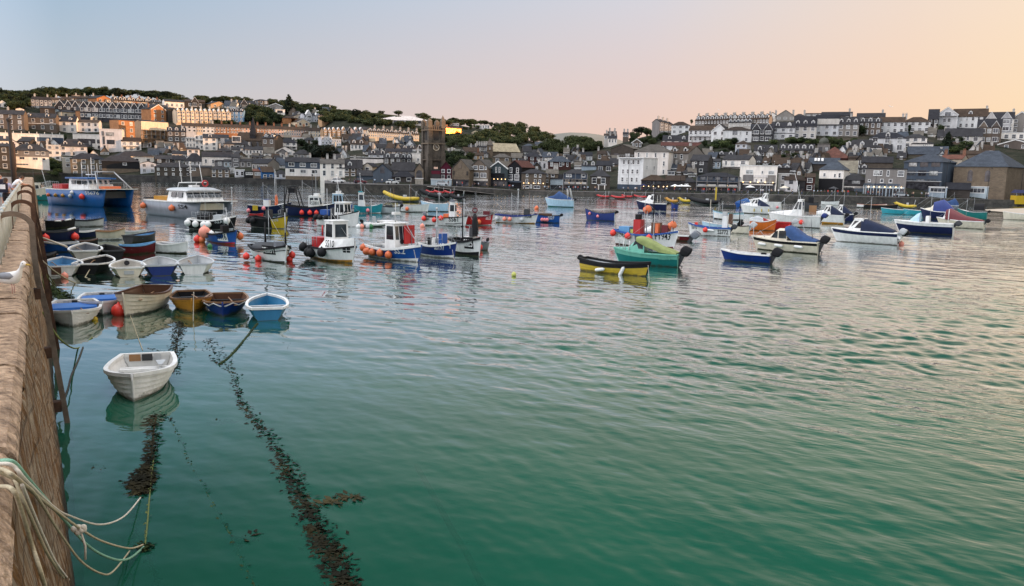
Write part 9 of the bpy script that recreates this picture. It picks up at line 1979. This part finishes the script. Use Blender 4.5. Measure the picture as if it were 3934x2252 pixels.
scatter('B2',[(1180,560),(1230,420),(1300,350),(1480,400),(1580,480),(1700,560),(1500,590),(1200,600)],44,(80,130),['broad'],'dark tree of the clump right of the blue house','trees right of the blue house',seed=7)
scatter('B2',[(1860,400),(1950,360),(2402,390),(2402,440),(1900,470)],40,(75,120),['broad'],'dark tree along the hilltop above the sunlit terrace','hilltop trees above the sunlit terrace',seed=8)
scatter('B3',[(0,270),(700,330),(720,400),(1300,470),(1400,560),(900,470),(300,430),(0,400)],75,(60,110),['broad','bush'],'tree or tall bush below the white roofed hall','bushes below the white roofed hall',seed=9,stuff=True)
scatter('B3',[(1600,420),(2330,430),(2400,470),(1990,520),(1960,470),(1640,440)],20,(35,60),['bush','broad'],'bush between the houses of the central hill','bushes of the central hill',seed=10)
scatter('B2',[(230,560),(1150,590),(1150,560),(600,545),(240,545)],16,(40,70),['bush'],'dark garden bush below the cream terrace','bushes below the cream terrace',seed=12)
scatter('B2',[(1880,900),(2000,830),(2400,900),(2400,1040),(2100,1050)],8,(70,120),['broad'],'dark tree under the cedar on the lower left','trees under the cedar',seed=13)
scatter('B5',[(330,560),(420,440),(600,420),(800,440),(860,500),(800,580),(560,590)],24,(60,110),['broad'],'dark tree around the brown gabled house on the knoll','trees of the knoll',seed=14)
scatter('B5',[(1450,690),(1480,560),(1830,560),(1830,660),(1700,680)],14,(60,110),['broad','bush'],'dark tree below the white gabled house','trees below the white gabled house',seed=15)
scatter('B6',[(230,560),(560,530),(1500,520),(1500,590),(1100,620),(700,560),(250,570)],40,(50,95),['bush','broad'],'garden bush below the white villas of the right hill','bushes below the right villas',seed=16)
scatter('B7',[(840,640),(900,480),(1000,470),(1300,600),(1400,650),(1300,690),(1000,680)],20,(60,120),['broad','bush'],'dark bush above the chapel roof','bushes above the chapel',seed=17)
scatter('B6',[(300,760),(340,700),(700,700),(880,700),(880,760),(600,770)],9,(50,90),['bush'],'dark bush between the roofs of the right slope','bushes between the right roofs',seed=18)
scatter('B1',[(670,1290),(690,1100),(880,1100),(880,1290)],9,(70,110),['bush'],'dark bush on the bank left of the warehouse','bushes left of the warehouse',seed=19)
scatter('B1',[(1980,1010),(2390,960),(2390,1050),(2150,1060)],8,(40,80),['bush'],'dark bush behind the shore cottages','bushes behind the shore cottages',seed=20)

for c_,poly,n_,sd in(('B1',[(0,240),(0,150),(450,165),(1500,140),(2402,180),(2402,225),(1480,185),(700,205),(430,240)],150,41),('B2',[(0,220),(420,225),(1000,250),(1700,290),(1900,330),(2402,365),(2402,400),(1800,370),(1000,290),(0,260)],80,42),('B3',[(0,270),(700,320),(1480,400),(2300,420),(2300,440),(1480,440),(700,345),(0,300)],70,43)):
    scatter(c_,poly,n_,(45,85),['broad','bush','broad'],'','',(1.5,2.6),seed=sd,stuff=True)
tag(WOOD.build('woodland',[LEAF,BARK]),'dark woodland covering the central hill and the hollow below it','woodland',None,'stuff')
